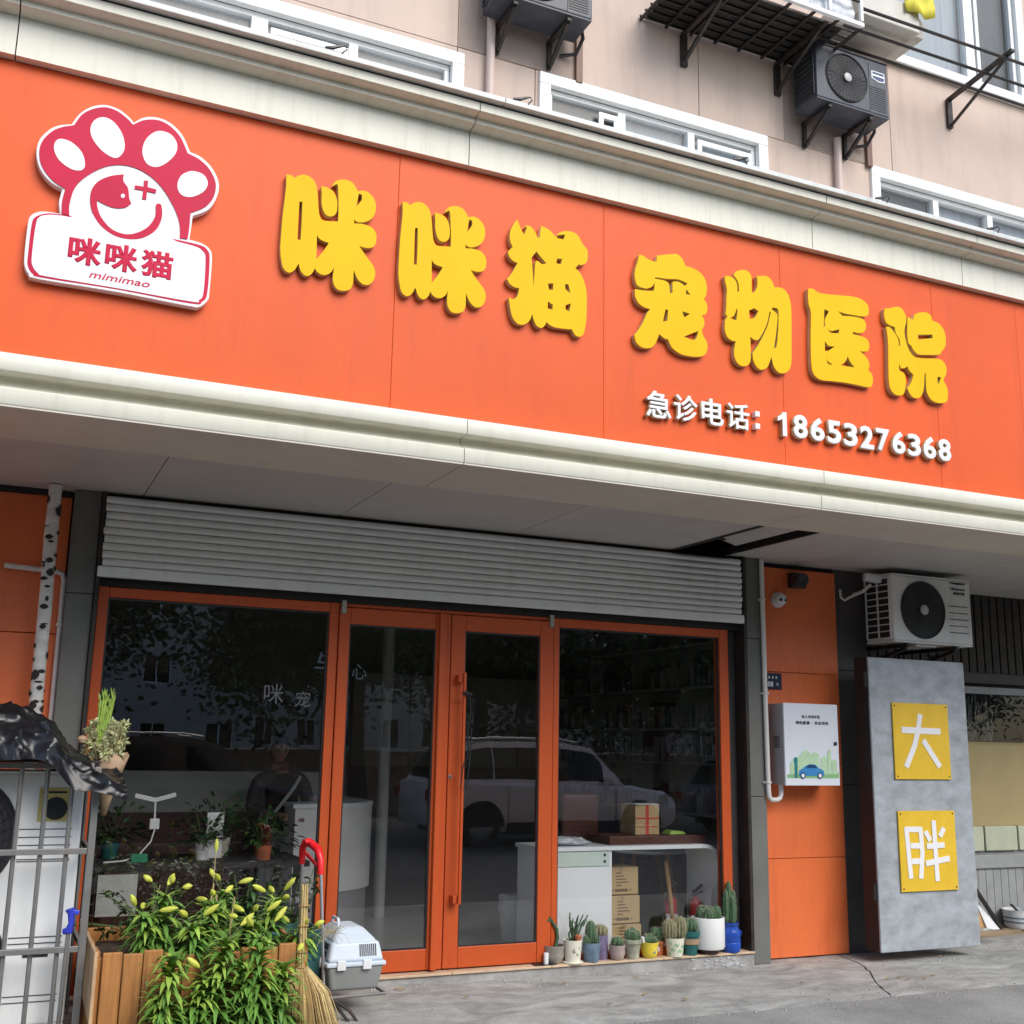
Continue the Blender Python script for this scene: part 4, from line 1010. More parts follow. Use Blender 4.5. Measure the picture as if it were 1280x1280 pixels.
# dark grey units on the upper wall
for k, (x0, z0, lab) in enumerate(((5.98, 7.085, 'dark grey air conditioner below the rusty rack at upper right'), (2.96, 7.13, 'dark grey air conditioner cut by the top edge of the photo'))):
    a2 = ac_unit('air_conditioner', lab, x0, x0 + 0.81, 6.95, 7.26, z0, z0 + 0.55, 'ac_grey', x0 + 0.335, z0 + 0.275, 0.225)
    side_grille(a2, x0, 6.98, 7.23, z0 + .05, z0 + .49, 9, 1)
    gv = MB()
    for j in range(11): gv.box(x0 + 0.60, x0 + 0.775, 6.9465, 6.9495, z0 + .05 + j * 0.022, z0 + .058 + j * 0.022)
    gv.box(x0 + 0.588, x0 + 0.592, 6.9465, 6.9495, z0 + .03, z0 + .50)
    gv.build('panel_groove', 'ac_dark', a2)
    bd = MB().prism([(x0 + .62, z0 + .435), (x0 + .77, z0 + .435), (x0 + .77, z0 + .345), (x0 + .70, z0 + .335), (x0 + .62, z0 + .36)], 6.9455, 6.9495).build('badge', 'white_face', a2)
    MB().prism([(x0 + .632, z0 + .425), (x0 + .76, z0 + .425), (x0 + .76, z0 + .405), (x0 + .632, z0 + .405)], 6.9440, 6.9450).build('badge_stripe', 'print_navy', bd)
    MB().prism([(x0 + .632, z0 + .385), (x0 + .76, z0 + .385), (x0 + .76, z0 + .353), (x0 + .70, z0 + .346), (x0 + .632, z0 + .365)], 6.9440, 6.9450).build('badge_stripe', 'print_navy', bd)
    for xx in (x0 + 0.16, x0 + 0.62): bracket(a2, xx, 6.97, 7.345, z0 - .001, 0.25)
    MB().tube([(x0 + .815, 7.15, z0 + .1), (x0 + .86, 7.2, z0 + .02), (x0 + .84, 7.28, z0 - .08), (x0 + .72, 7.33, z0 - .10)], 0.016, 8).build('refrigerant_line', 'black_plastic', a2, smooth=True)
t = thing('drain_pipe', (3.06, 7.3, 5.1), 'beige drain pipe dropping below the left dark air conditioner', 'pipe', 'pipes on the upper wall')
MB().tube([(3.055, 7.30, 7.4), (3.06, 7.30, 6.2), (3.06, 7.30, 5.11)], 0.034, 12).build('pipe', 'pipe_beige', t, smooth=True)
t = thing('drain_pipe', (6.49, 7.3, 5.1), 'beige drain pipe dropping below the right dark air conditioner', 'pipe', 'pipes on the upper wall')
MB().tube([(6.49, 7.30, 7.0), (6.49, 7.30, 6.2), (6.49, 7.30, 5.11)], 0.034, 12).build('pipe', 'pipe_beige', t, smooth=True)
for xx, lab in ((3.85, 'thin brown strip running up the beige wall right of the left dark unit'), (6.88, 'thin brown strip running up the beige wall right of the right dark unit')):
    o = MB().box(xx - 0.03, xx + 0.03, 7.31, 7.349, 6.83, 7.35 if xx > 5 else 13).build('cable_strip', 'pipe_brown', bevel=0.004)
    tag(o, lab, 'strip', 'pipes on the upper wall')

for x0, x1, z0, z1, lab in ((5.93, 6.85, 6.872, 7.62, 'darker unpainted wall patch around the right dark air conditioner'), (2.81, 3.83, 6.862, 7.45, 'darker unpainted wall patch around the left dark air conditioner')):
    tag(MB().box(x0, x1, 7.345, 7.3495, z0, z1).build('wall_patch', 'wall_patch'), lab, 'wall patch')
# ---- steel cage and clothes rails at the top right
cg = thing('window_cage', (5.4, 6.95, 7.62), 'rusty black window cage at the top with a lattice floor', 'cage')
m = MB()
for k in range(9): m.bar((4.43, 6.62 + k * 0.088, 7.63), (6.20, 6.62 + k * 0.088, 7.63), 0.016)
m.build('floor_bars', 'black_metal', cg)
m = MB()
for k in range(8): m.bar((4.45 + k * 0.25, 6.61, 7.612), (4.45 + k * 0.25, 7.345, 7.612), 0.022)
m.build('cross_bars', 'black_metal', cg)
MB().box(4.5, 6.1, 6.72, 7.33, 7.645, 7.66).build('floor_sheet', 'dark_gap', cg)
m = MB(); m.bar((4.43, 6.6, 7.64), (6.205, 6.6, 7.62), 0.035); m.build('front_rail', 'pvc_white', cg)
for xx in (4.6, 5.05, 5.47, 5.85, 6.19): MB().bar((xx, 6.6, 7.66), (xx, 6.6, 8.6), 0.028).build('front_post', 'pvc_white', cg)
MB().bar((4.43, 6.6, 7.85), (6.2, 6.6, 7.85), 0.02).build('middle_rail', 'black_metal', cg)
for xx in (4.87, 5.86):
    b = MB(); b.bar((xx, 6.66, 7.59), (xx, 7.34, 7.59), 0.04, 0.03); b.bar((xx, 7.33, 7.575), (xx, 7.33, 7.28), 0.06, 0.03); b.bar((xx + .002, 6.75, 7.58), (xx + .002, 7.32, 7.33), 0.028)
    b.build('bracket', 'black_metal', cg)
# clear plastic sheeting stuffed in the cage
ps = MB(); n = 12
for i in range(n + 1):
    for j in range(7):
        x = 5.30 + 0.85 * i / n; z = 7.68 + 0.40 * j / 6
        ps.v.append((x, 6.66 + 0.06 * noise.noise((x * 7, z * 6, 1)), z))
for i in range(n):
    for j in range(6): ps.f.append((i * 7 + j, i * 7 + 7 + j, i * 7 + 8 + j, i * 7 + j + 1))
tag(ps.build('plastic_sheet', 'poly_bag', smooth=True), 'crumpled clear plastic sheeting inside the window cage', 'plastic sheet')
cr_ = thing('clothes_rails', (7.2, 7.0, 7.5), 'three black clothes rails on arms below the top right window', 'rails')
for yy, zz in ((6.62, 7.83), (6.84, 7.80), (7.06, 7.78)):
    MB().tube([(6.21, yy, zz - 0.02), (8.0, yy, zz), (11, yy, zz + 0.01)], 0.014, 8).build('rail', 'black_metal', cr_, smooth=True)
for xx in (7.93, 10.3):
    b = MB(); b.bar((xx, 6.55, 7.875), (xx, 7.34, 7.80), 0.045, 0.03); b.bar((xx, 7.33, 7.80), (xx, 7.33, 7.50), 0.06, 0.03); b.bar((xx + .003, 6.62, 7.85), (xx + .003, 7.32, 7.52), 0.022)
    b.build('arm', 'black_metal', cr_)
bb = thing('beige_appliance', (6.7, 6.9, 7.68), 'old beige box appliance resting on the rails at top right', 'appliance')
MB().box(6.28, 6.98, 6.72, 7.22, 7.86, 8.12).build('case', 'beige_box', bb, bevel=0.01)
MB().hexa([(6.98, 6.80, 7.89), (7.14, 6.84, 7.92), (7.14, 7.2, 7.92), (6.98, 7.22, 7.87), (6.98, 6.76, 8.08), (7.14, 6.80, 8.04), (7.14, 7.2, 8.04), (6.98, 7.22, 8.10)]).build('end_cover', 'beige_box', bb, bevel=0.008)
MB().box(6.32, 6.5, 7.0, 7.3, 7.87, 7.88).build('underside_pipe', 'black_plastic', bb)
yc = MB()
for i in range(9):
    for j in range(5):
        yc.v.append((6.80 + 0.32 * i / 8, 6.69 + 0.02 * math.sin(i * 1.3 + j), 8.02 + 0.35 * j / 4 + 0.015 * math.sin(i * 0.9)))
for i in range(8):
    for j in range(4): yc.f.append((i * 5 + j, i * 5 + 5 + j, i * 5 + 6 + j, i * 5 + j + 1))
o = yc.build('yellow_cloth', 'yellow_cloth', smooth=True); sm = o.modifiers.new('thick', 'SOLIDIFY'); sm.thickness = 0.01
tag(o, 'yellow cloth hanging in front of the beige appliance at the top', 'cloth')
# thin eyebolts and cable loops on the gutter edge
for x, lab in ((1.33, 'black cable clip loop on the gutter lip above the first yellow character'), (2.42, 'black cable loop on the gutter lip below the left dark unit'), (3.92, 'black cable clip on the gutter lip below the half open window'), (5.05, 'black cable loop on the gutter lip left of the right drain pipe'), (6.05, 'black cable clip on the gutter lip near the right window')):
    t = tag(MB().tube([(x - 0.07, 5.262, 5.128), (x - 0.03, 5.258, 5.135), (x, 5.258, 5.15), (x + 0.035, 5.26, 5.165), (x + 0.05, 5.265, 5.15), (x + 0.03, 5.262, 5.13), (x + 0.02, 5.254, 5.112)], [0.007, 0.012, 0.009, 0.004, 0.004, 0.004, 0.004], 6).build('cable_clip', 'black_plastic', smooth=True), lab, 'cable clip', 'cable clips along the gutter')

# ================================================================== left: caged air conditioner with the bin bag
a3 = ac_unit('air_conditioner', 'tall white twin fan air conditioner inside the cage at left', -0.45, 0.505, 6.50, 6.86, 0.12, 1.375, 'ac_white_b', -0.105, (0.43, 1.055), 0.300)
MB().box(0.185, 0.19, 6.4965, 6.4995, 0.15, 1.34).build('panel_seam', 'ac_fin', a3)
lv = MB()
for zz in (1.08, 1.04, 1.00, 0.93, 0.92, 0.55, 0.52, 0.49, 0.27, 0.24): lv.box(0.205, 0.46, 6.4965, 6.4995, zz, zz + 0.004)
lv.build('panel_groove', 'ac_fin', a3)
MB().box(0.285, 0.44, 6.4955, 6.4995, 1.12, 1.29).build('label', 'label_yellow', a3)
MB().lathe([(0, 0), (0.058, 0), (0.058, 0.003), (0, 0.004)], (0.37, 6.4953, 1.185), 24, RX).build('round_port', 'ac_dark', a3, smooth=True)
MB().box(0.30, 0.42, 6.494, 6.4953, 1.262, 1.272).build('label_line', 'ac_dark', a3)
MB().box(0.28, 0.40, 6.4965, 6.4995, 0.455, 0.475).build('label_small', 'black', a3)
MB().box(0.506, 0.514, 6.52, 6.84, 0.2, 1.3).build('valve_cover', 'ac_fin', a3)
cgx = thing('bar_cage', (0.1, 6.33, 0), 'grey steel bar cage in front of the tall air conditioner', 'cage')
for xx in (-0.44, -0.32, -0.19, -0.065, 0.06, 0.185, 0.308, 0.43):
    MB().tube([(xx, 6.33, 0.05), (xx, 6.33, 1.40)], 0.0115, 8).build('bar', 'cage_metal', cgx, smooth=True)
for xx, yy in ((0.545, 6.31), (0.545, 7.0)):
    MB().box(xx - 0.017, xx + 0.017, yy - 0.017, yy + 0.017, 0.03, 1.40).build('post', 'cage_metal', cgx, bevel=0.003)
for zz in (0.515, 0.985, 1.405):
    MB().box(-0.6, 0.527, 6.297, 6.320, zz - 0.014, zz + 0.014).build('rail', 'cage_metal', cgx, bevel=0.002)
    MB().box(0.535, 0.555, 6.328, 6.98, zz - 0.014, zz + 0.014).build('side_rail', 'cage_metal', cgx, bevel=0.002)
MB().box(-0.6, 0.56, 6.3, 6.99, 1.42, 1.43).build('lid_sheet', 'black_metal', cgx)
t = thing('blue_clip', (0.47, 6.29, 0.6), 'bright blue plastic hook clipped on the steel cage bar', 'hook')
MB().tube([(0.455, 6.315, 0.60), (0.475, 6.298, 0.605), (0.482, 6.292, 0.64), (0.478, 6.292, 0.685), (0.47, 6.292, 0.71)], [0.016, 0.02, 0.014, 0.016, 0.024], 10).build('hook', 'blue_clip', t, smooth=True)
MB().bar((0.47, 6.292, 0.70), (0.515, 6.292, 0.69), 0.03, 0.022).build('jaw', 'blue_clip', t, bevel=0.004)
MB().tube([(0.474, 6.30, 0.6), (0.465, 6.30, 0.1)], 0.011, 8).build('tail', 'cage_metal', t, smooth=True)

# crumpled black bin bag on top
import bmesh
def crumpled(name, material, centre, radii, label, cat, seed, amp=0.25, freq=2.2, sub=5, sag=0.0, flat_z=None):
    bm = bmesh.new(); bmesh.ops.create_icosphere(bm, subdivisions=sub, radius=1)
    for v in bm.verts:
        p = v.co.copy()
        n1 = noise.noise(p * freq + Vector((seed, 0, 0)))
        n2 = abs(noise.noise(p * freq * 2.3 + Vector((0, seed, 0))))
        n3 = abs(noise.noise(p * freq * 5 + Vector((0, 0, seed))))
        k = 1 + amp * n1 - amp * 0.75 * n2 - amp * 0.16 * n3
        q = Vector((p.x * radii[0], p.y * radii[1], p.z * radii[2])) * k
        if sag: q.z -= sag * (p.x > 0) * p.x ** 2
        q += Vector(centre)
        if flat_z is not None: q.z = max(q.z, flat_z)
        v.co = q
    me = bpy.data.meshes.new(name); bm.to_mesh(me); bm.free()
    o = place(name, me, material, smooth=True)
    return tag(o, label, cat)
# one slack sheet of black plastic: heaped on the lid, its right end sagging over the cage corner
def bag_point(u, v):
    x = -0.62 + 1.30 * u
    top = 1.50 + 0.17 * math.exp(-((x - 0.0) / 0.33) ** 2) + 0.03 * math.sin(x * 9)
    if x > 0.30: top -= 0.42 * (x - 0.30)
    half = 0.30 - 0.10 * max(0.0, x - 0.2)
    a = PI * (0.02 + 0.96 * v)                       # from the front hem over the heap to the back
    front = 6.50 - 0.06 * min(1.0, max(0.0, (x - 0.15) / 0.2))
    y = front + half * (-math.cos(a))
    hem = 1.40 if x < 0.33 else 1.38 - 0.50 * (x - 0.33)
    hem += 0.03 * noise.noise((x * 7, 2.0, 0)) - 0.06 * math.exp(-((x - 0.43) / 0.07) ** 2)
    z = hem + (max(top, hem + 0.04) - hem) * math.sin(a) ** 0.75
    p = Vector((x, y, z))
    r1 = (1 - abs(noise.noise(Vector((x * 4.2, y * 7.5 + z * 3, 1.7))))) ** 4
    r2 = (1 - abs(noise.noise(Vector((x * 9 + z * 6, y * 9, 5.1))))) ** 4
    r3 = (1 - abs(noise.noise(Vector((x * 20, y * 17 + z * 11, 8.3))))) ** 3
    k = 0.050 * r1 + 0.026 * r2 + 0.008 * r3 - 0.022
    n = Vector((0.15, -math.cos(a) * 1.0, math.sin(a))).normalized()
    return p + n * k
nu, nv = 120, 64
bg = MB()
for i in range(nu + 1):
    for j in range(nv + 1): bg.v.append(tuple(bag_point(i / nu, j / nv)))
for i in range(nu):
    for j in range(nv): bg.f.append((i * (nv + 1) + j, (i + 1) * (nv + 1) + j, (i + 1) * (nv + 1) + j + 1, i * (nv + 1) + j + 1))
o = bg.build('bin_bag', 'bag', smooth=True)
tag(o, 'crumpled black bin bag sagging over the corner of the caged air conditioner', 'bag')

# dried bouquet in kraft paper
bq = thing('dried_bouquet', (0.6, 6.75, 1.1), 'dried flower bouquet in brown wrapping paper behind the bin bag', 'bouquet')
m = MB(); n = 18
for j in range(n + 1):
    a = -PI * 0.95 + 2 * PI * 0.9 * j / n
    for (rr, zz) in ((0.012, 1.14), (0.035, 1.24), (0.068 + 0.01 * math.sin(4 * a), 1.37), (0.085 + 0.022 * math.sin(5 * a), 1.44 + 0.035 * math.sin(3 * a))):
        m.v.append((0.62 + (zz - 1.12) * 0.03 + rr * math.cos(a), 6.62 + rr * math.sin(a), zz))
for j in range(n):
    for k in range(3): m.f.append((j * 4 + k, j * 4 + 4 + k, j * 4 + 5 + k, j * 4 + k + 1))
o = m.build('wrapping', 'kraft', bq, smooth=True); o.modifiers.new('thick', 'SOLIDIFY').thickness = 0.003
st = MB(); fl = MB()
for k in range(110):
    a = rnd.uniform(0, 2 * PI); r = 0.105 * math.sqrt(rnd.random()); top = Vector((0.60 + r * 1.0 * math.cos(a), 6.62 + r * math.sin(a) * .9, 1.44 + rnd.uniform(0.0, 0.20)))
    st.tube([(0.615 + 0.2 * r * math.cos(a), 6.62, 1.3), top], 0.0016, 4, cap=False)
    for q in range(16):
        d = Vector((rnd.gauss(0, 1), rnd.gauss(0, 1), rnd.gauss(0.2, 1))).normalized()
        fl.blade(top + d * 0.006, d, Vector((rnd.random(), rnd.random(), 0.3)), rnd.uniform(0.018, 0.036), 0.012, 0.1, 2)
st.build('stems', 'dry_stalk', bq); stuff(fl.build('florets', 'dry_flower', bq))
sp = MB()
for k in range(7):
    b = Vector((0.575 + rnd.uniform(-.02, .02), 6.62 + rnd.uniform(-.02, .02), 1.45)); e = b + Vector((rnd.uniform(-.02, .05), rnd.uniform(-.02, .02), rnd.uniform(.28, .42)))
    sp.tube([b, (b + e) / 2 + Vector((-.01, 0, 0)), e], [0.006, 0.008, 0.002], 5)
    for q in range(8):
        c = b.lerp(e, 0.3 + q * 0.08); sp.blade(c, ((-1) ** q * 0.25, rnd.uniform(-.3, .3), 1), (0, 1, 0.1), 0.06, 0.010, 0.0, 2)
sp.build('grass_spikes', 'leaf_young', bq)
MB().lathe([(0, -0.02), (0.02, -0.012), (0.026, 0.006), (0.018, 0.022), (0, 0.026)], (0.475, 6.60, 1.535), 10).build('dried_rose', 'kraft', bq, smooth=True)
# ================================================================== planter with lilies
pb = thing('planter_box', (1.1, 6.5, 0), 'orange brown wooden planter box of upright boards at lower left', 'planter')
def board(x0, x1, y0, y1, z1, nm='board', m_='fir'):
    o = MB().box(x0, x1, y0, y1, 0.02, z1).build(nm, m_, pb, bevel=0.006)
    return o
x = 0.628; k = 0
while x < 1.60:
    wv = 0.092; board(x, min(x + wv, 1.645), 6.105, 6.13, 0.505 + rnd.uniform(-.012, .02)); x += wv + 0.004
y = 6.135
while y < 7.0:
    for xx in (0.605, 1.625): board(xx, xx + 0.022, y, y + 0.09, 0.50 + rnd.uniform(-.01, .015))
    y += 0.094
for kx in range(11): board(0.632 + kx * 0.09, 0.718 + kx * 0.09, 7.06, 7.085, 0.50)
MB().box(0.60, 1.65, 6.095, 6.104, 0.10, 0.15).build('batten', 'fir', pb, bevel=0.003)
MB().hexa([(0.585, 6.08, 0.20), (0.602, 6.08, 0.20), (0.602, 7.08, 0.30), (0.585, 7.08, 0.30), (0.585, 6.08, 0.53), (0.602, 6.08, 0.53), (0.602, 7.08, 0.55), (0.585, 7.08, 0.55)]).build('side_plank', 'fir_end', pb, bevel=0.003)
so = MB(); n = 20
for i in range(n + 1):
    for j in range(n + 1):
        so.v.append((0.63 + 0.99 * i / n, 6.132 + 0.926 * j / n, 0.43 + 0.03 * noise.noise((i * .5, j * .5, 0)) + 0.012 * noise.noise((i * 2, j * 2, 4))))
for i in range(n):
    for j in range(n): so.f.append((i * (n + 1) + j, (i + 1) * (n + 1) + j, (i + 1) * (n + 1) + j + 1, i * (n + 1) + j + 1))
so.build('soil', 'soil', pb, smooth=True)

def lily(x, y, z0, h, seed, label, lean=(0, 0), buds=5, dense=1.0):
    r = random.Random(seed)
    t = thing('lily_plant', (x, y, z0), label, 'plant', 'budding lilies in the wooden planter')
    top = Vector((x + lean[0], y + lean[1], z0 + h)); base = Vector((x, y, z0))
    mid = base.lerp(top, 0.5) + Vector((r.uniform(-.04, .04), r.uniform(-.04, .04), 0))
    stem = [base, base.lerp(mid, .5), mid, mid.lerp(top, .6), top]
    MB().tube(stem, [0.007, 0.0065, 0.006, 0.005, 0.0035], 6).build('stem', 'stem', t, smooth=True)
    lf = MB(); ly = MB()
    cnt = int((80 + 140 * h) * dense)
    for k in range(cnt):
        u = 0.12 + 0.86 * k / cnt
        p = base.lerp(mid, u * 2) if u < .5 else mid.lerp(top, u * 2 - 1)
        a = k * 2.39996 + r.uniform(-.3, .3)
        el = 0.15 + 0.75 * u + r.uniform(-.2, .2)
        d = Vector((math.cos(a), math.sin(a), el))
        L = (0.175 - 0.055 * u) * r.uniform(.8, 1.2)
        (ly if (u > 0.6 and r.random() < .5) else lf).blade(p, d, (0, 0, 1), L, 0.027 * r.uniform(.7, 1.25), r.uniform(.25, .95), 4, 0.35)
    stuff(lf.build('leaves', 'leaf_lily', t, smooth=True))
    if ly.v: stuff(ly.build('young_leaves', 'leaf_young', t, smooth=True))
    for k in range(buds):
        a = k * 2 * PI / buds + r.uniform(-.5, .5); el = r.uniform(-0.05, 0.9)
        d = Vector((math.cos(a), math.sin(a), el)).normalized()
        p1 = top + d * r.uniform(0.05, 0.09) + Vector((0, 0, 0.02)); L = r.uniform(0.05, 0.10)
        d2 = (d + Vector((r.uniform(-.3, .3), r.uniform(-.3, .3), r.uniform(-.2, .3)))).normalized()
        MB().tube([top - Vector((0, 0, .01)), p1], 0.0022, 5).build('bud_stalk', 'stem', t, smooth=True)
        MB().tube([p1, p1 + d2 * L * .15, p1 + d2 * L * .45, p1 + d2 * L * .75, p1 + d2 * L], [0.003, 0.0105, 0.0155, 0.0125, 0.002], 8).build('bud', 'bud', t, smooth=True)
    return t
LIL = [  # x, y, height, lean, buds, label
    (0.87, 6.25, 0.24, (-0.05, -0.05), 3, 'lily with long buds leaning left at the left end of the planter'),
    (0.93, 6.30, 0.33, (-0.01, -0.04), 4, 'tall lily with upright buds, second from the left in the planter'),
    (1.05, 6.22, 0.19, (0.0, -0.08), 3, 'short leafy lily in the front middle of the planter'),
    (1.17, 6.35, 0.27, (0.02, -0.03), 3, 'lily with pale buds in the middle of the planter'),
    (1.33, 6.25, 0.20, (0.02, -0.07), 4, 'low lily right of the middle with drooping buds'),
    (1.46, 6.33, 0.28, (0.05, -0.03), 4, 'lily with yellow green buds spreading beside the broom'),
    (1.56, 6.25, 0.13, (0.07, -0.06), 3, 'small lily at the right end of the planter against the broom'),
    (1.27, 6.55, 0.30, (0.0, 0.0), 3, 'thin lily stem behind the others near the window'),
]
for k, (x, y, h, ln, nb, lab) in enumerate(LIL): lily(x, y, 0.43, h, 40 + k, lab, ln, nb)
# a front row of leafy lilies growing out of a trough before the box
FRONT = ((0.88, 0.30, 'leafy lily in the front row at the far left of the planter'), (0.95, 0.50, 'tall leafy lily in the front row, second from left'), (1.05, 0.38, 'short bright lily in the front row, third from left'),
         (1.16, 0.55, 'leafy lily in the front row before the middle boards'), (1.28, 0.44, 'leafy lily in the front row right of the middle'), (1.39, 0.56, 'tall leafy lily in the front row near the broom'), (1.50, 0.42, 'last leafy lily of the front row beside the broom'))
for k, (x, h, lab) in enumerate(FRONT):
    lily(x, 5.95, 0.03, h, 70 + k, lab, (rnd.uniform(-.06, .06), rnd.uniform(-.06, .02)), (1, 0, 2, 1, 0, 2, 1)[k], 1.2)
t = thing('front_trough', (1.2, 5.93, 0), 'low dark plant trough hidden under the front row of lilies', 'trough')
MB().box(0.70, 1.60, 5.86, 6.05, 0.0, 0.04).build('tray', 'black_plastic', t, bevel=0.004)
# dry stalks standing in the box
for k, (x, y, h, dx, lab) in enumerate(((1.17, 6.45, 0.36, 0.03, 'dry straw coloured stalk standing tall among the lilies'), (1.22, 6.4, 0.31, -0.01, 'split pale dry stalk in the middle of the lilies'), (1.29, 6.42, 0.29, 0.02, 'short dry stalk right of the split one among the lilies'), (1.20, 6.5, 0.52, 0.01, 'thin stem with one bud rising highest above the planter'), (0.86, 6.45, 0.36, 0.06, 'thin slanting dry twig over the left lilies'), (1.45, 6.45, 0.32, 0.08, 'thin slanting dry twigs over the right lilies'))):
    t = thing('dry_stalk', (x, y, .43), lab, 'stalk', 'dry stalks among the lilies')
    MB().tube([(x, y, .43), (x + dx * .4, y, .43 + h * .5), (x + dx, y, .43 + h)], [0.008, 0.007, 0.004] if k < 3 else [0.003, 0.003, 0.002], 6).build('stalk', 'dry_stalk', t, smooth=True)
    if k == 3: MB().tube([(x + dx, y, .43 + h), (x + dx, y, .45 + h), (x + dx, y, .48 + h), (x + dx, y, .50 + h)], [.003, .011, .011, .002], 8).build('bud', 'bud', t, smooth=True)
# leafy shrub in a pot behind, against the glass, and low ground cover
def shrub(name, x, y, z0, w_, d_, h, n, L, label, m_='leaf_house', seed=3, pot=None):
    r = random.Random(seed); t = thing(name, (x, y, z0), label, 'plant')
    tw = MB(); lf = MB()
    for k in range(int(n / 14)):
        e = Vector((x + r.gauss(0, w_ / 2.2), y + r.gauss(0, d_ / 2.2), z0 + h * r.uniform(.35, 1)))
        b = Vector((x + r.uniform(-.05, .05), y + r.uniform(-.04, .04), z0))
        tw.tube([b, b.lerp(e, .5) + Vector((0, 0, .04)), e], [0.005, 0.003, 0.0015], 4, cap=False)
        for q in range(14):
            p = b.lerp(e, r.uniform(.4, 1.05)); d = Vector((r.gauss(0, 1), r.gauss(0, 1), r.gauss(.3, .6)))
            lf.blade(p, d, (r.random(), r.random(), 1), L * r.uniform(.7, 1.3), L * .38, .4, 3, .2)
    tw.build('twigs', 'stem', t); stuff(lf.build('leaves', m_, t, smooth=True))
    if pot:
        MB().lathe([(0.0, 0), (pot * .75, 0), (pot, .16), (pot * 1.06, .17), (pot * 1.06, .2), (pot * .94, .2), (pot * .9, .17), (0, .165)], (x, y, 0.05), 20).build('pot', 'ceramic_teal', t, smooth=True)
    return t
shrub('potted_shrub', 1.68, 6.95, 0.24, 0.26, 0.16, 0.60, 340, 0.06, 'leafy green shrub in a pot between the planter and the cart', 'leaf_house', 3, 0.13)
shrub('ground_cover', 0.95, 6.85, 0.42, 0.5, 0.3, 0.34, 420, 0.05, 'dense dark leafy plant at the back of the planter by the glass', 'leaf_tree', 5)
shrub('ground_cover', 1.45, 6.80, 0.42, 0.3, 0.3, 0.40, 300, 0.06, 'small leaved plant behind the lilies at the right of the planter', 'leaf_house', 9)
t = thing('plastic_crate', (1.72, 6.75, 0.3), 'dark teal plastic crate half hidden behind the lilies', 'crate')
m = MB()
m.box(1.50, 1.86, 6.62, 6.63, 0.05, 0.5); m.box(1.50, 1.86, 6.87, 6.88, 0.05, 0.5); m.box(1.50, 1.51, 6.631, 6.869, 0.05, 0.5); m.box(1.85, 1.86, 6.631, 6.869, 0.05, 0.5); m.box(1.511, 1.849, 6.631, 6.869, 0.05, 0.06)
m.build('box', 'teal_crate', t, bevel=0.003)
m = MB()
for k in range(9): m.box(1.52 + k * 0.037, 1.538 + k * 0.037, 6.612, 6.6195, 0.34, 0.46)
m.build('rib', 'teal_crate', t)

# ================================================================== straw broom
br = thing('straw_broom', (1.62, 6.0, 0), 'straw broom standing upside right, bristles flared on the ground beside the planter', 'broom')
bx, by = 1.63, 6.12
hd = MB(); r_ = random.Random(5)
for k in range(26):
    a = r_.uniform(0, 2 * PI); q = 0.022 * math.sqrt(r_.random())
    hd.tube([(bx + q * math.cos(a) - .01, by + q * math.sin(a), 0.34), (bx + q * math.cos(a) * .9 - .016, by + q * math.sin(a), 0.58), (bx + q * math.cos(a) * .8 - .018, by + q * math.sin(a), 0.80 + r_.uniform(-.02, .015))], 0.006, 5)
hd.build('handle', 'straw', br, smooth=True)
bs = MB(); bs2 = MB()
for k in range(620):
    a = r_.uniform(0, 2 * PI); q = math.sqrt(r_.random())
    e = Vector((bx + 0.015 + 0.205 * q * math.cos(a), by - 0.04 + 0.09 * q * math.sin(a), 0.035 + r_.uniform(0, .05)))
    b = Vector((bx - .01 + 0.028 * q * math.cos(a), by + 0.022 * q * math.sin(a), 0.40))
    m_ = b.lerp(e, .45) + Vector((0.03 * q * math.cos(a), 0, .02))
    (bs if r_.random() < .7 else bs2).tube([b, m_, e], [0.0035, 0.003, 0.0014], 4, cap=False)
stuff(bs.build('bristles', 'straw', br)); stuff(bs2.build('dark_bristles', 'straw_dark', br))
for zz in (0.365, 0.395, 0.47, 0.60, 0.70):
    MB().lathe([(0.029, 0), (0.032, 0.003), (0.029, 0.006)], (bx - .013, by, zz), 14).build('binding', 'straw_dark', br, smooth=True)

# ================================================================== luggage cart and pet carrier
ct = thing('luggage_cart', (1.95, 6.75, 0), 'folding cart with a red handle on two steel poles behind the broom', 'cart')
MB().tube([(1.86, 6.50, 0.10), (1.845, 6.56, 0.50), (1.835, 6.62, 0.83)], 0.0095, 8).build('pole', 'steel_pole', ct, smooth=True)
MB().tube([(1.80, 6.83, 0.10), (1.785, 6.83, 0.50), (1.78, 6.83, 0.86)], 0.0095, 8).build('pole', 'steel_pole', ct, smooth=True)
MB().tube([(1.835, 6.62, 0.80), (1.834, 6.63, 0.88), (1.825, 6.66, 0.935), (1.80, 6.73, 0.965), (1.783, 6.80, 0.965), (1.777, 6.83, 0.93), (1.777, 6.83, 0.84)], [0.018, 0.021, 0.023, 0.024, 0.023, 0.021, 0.018], 12).build('handle', 'handle_red', ct, smooth=True)
MB().tube([(1.80, 6.70, 0.96), (1.77, 6.68, 0.985), (1.745, 6.67, 0.98)], [0.02, 0.018, 0.012], 10).build('handle_tip', 'handle_red', ct, smooth=True)
MB().bar((1.80, 6.83, 0.9), (1.825, 6.70, 0.85), 0.014).build('handle_bridge', 'handle_red', ct)
m = MB()
m.tube([(1.84, 6.46, 0.16), (2.2, 6.46, 0.165), (2.2, 6.84, 0.165), (1.80, 6.84, 0.16)], 0.009, 8)
m.build('platform_frame', 'cage_metal', ct, smooth=True)
m = MB()
m.tube([(1.90, 6.46, 0.155), (1.99, 6.43, 0.09), (2.04, 6.42, 0.02), (2.0, 6.42, 0.015), (1.93, 6.44, 0.10), (1.90, 6.46, 0.155)], 0.009, 8)
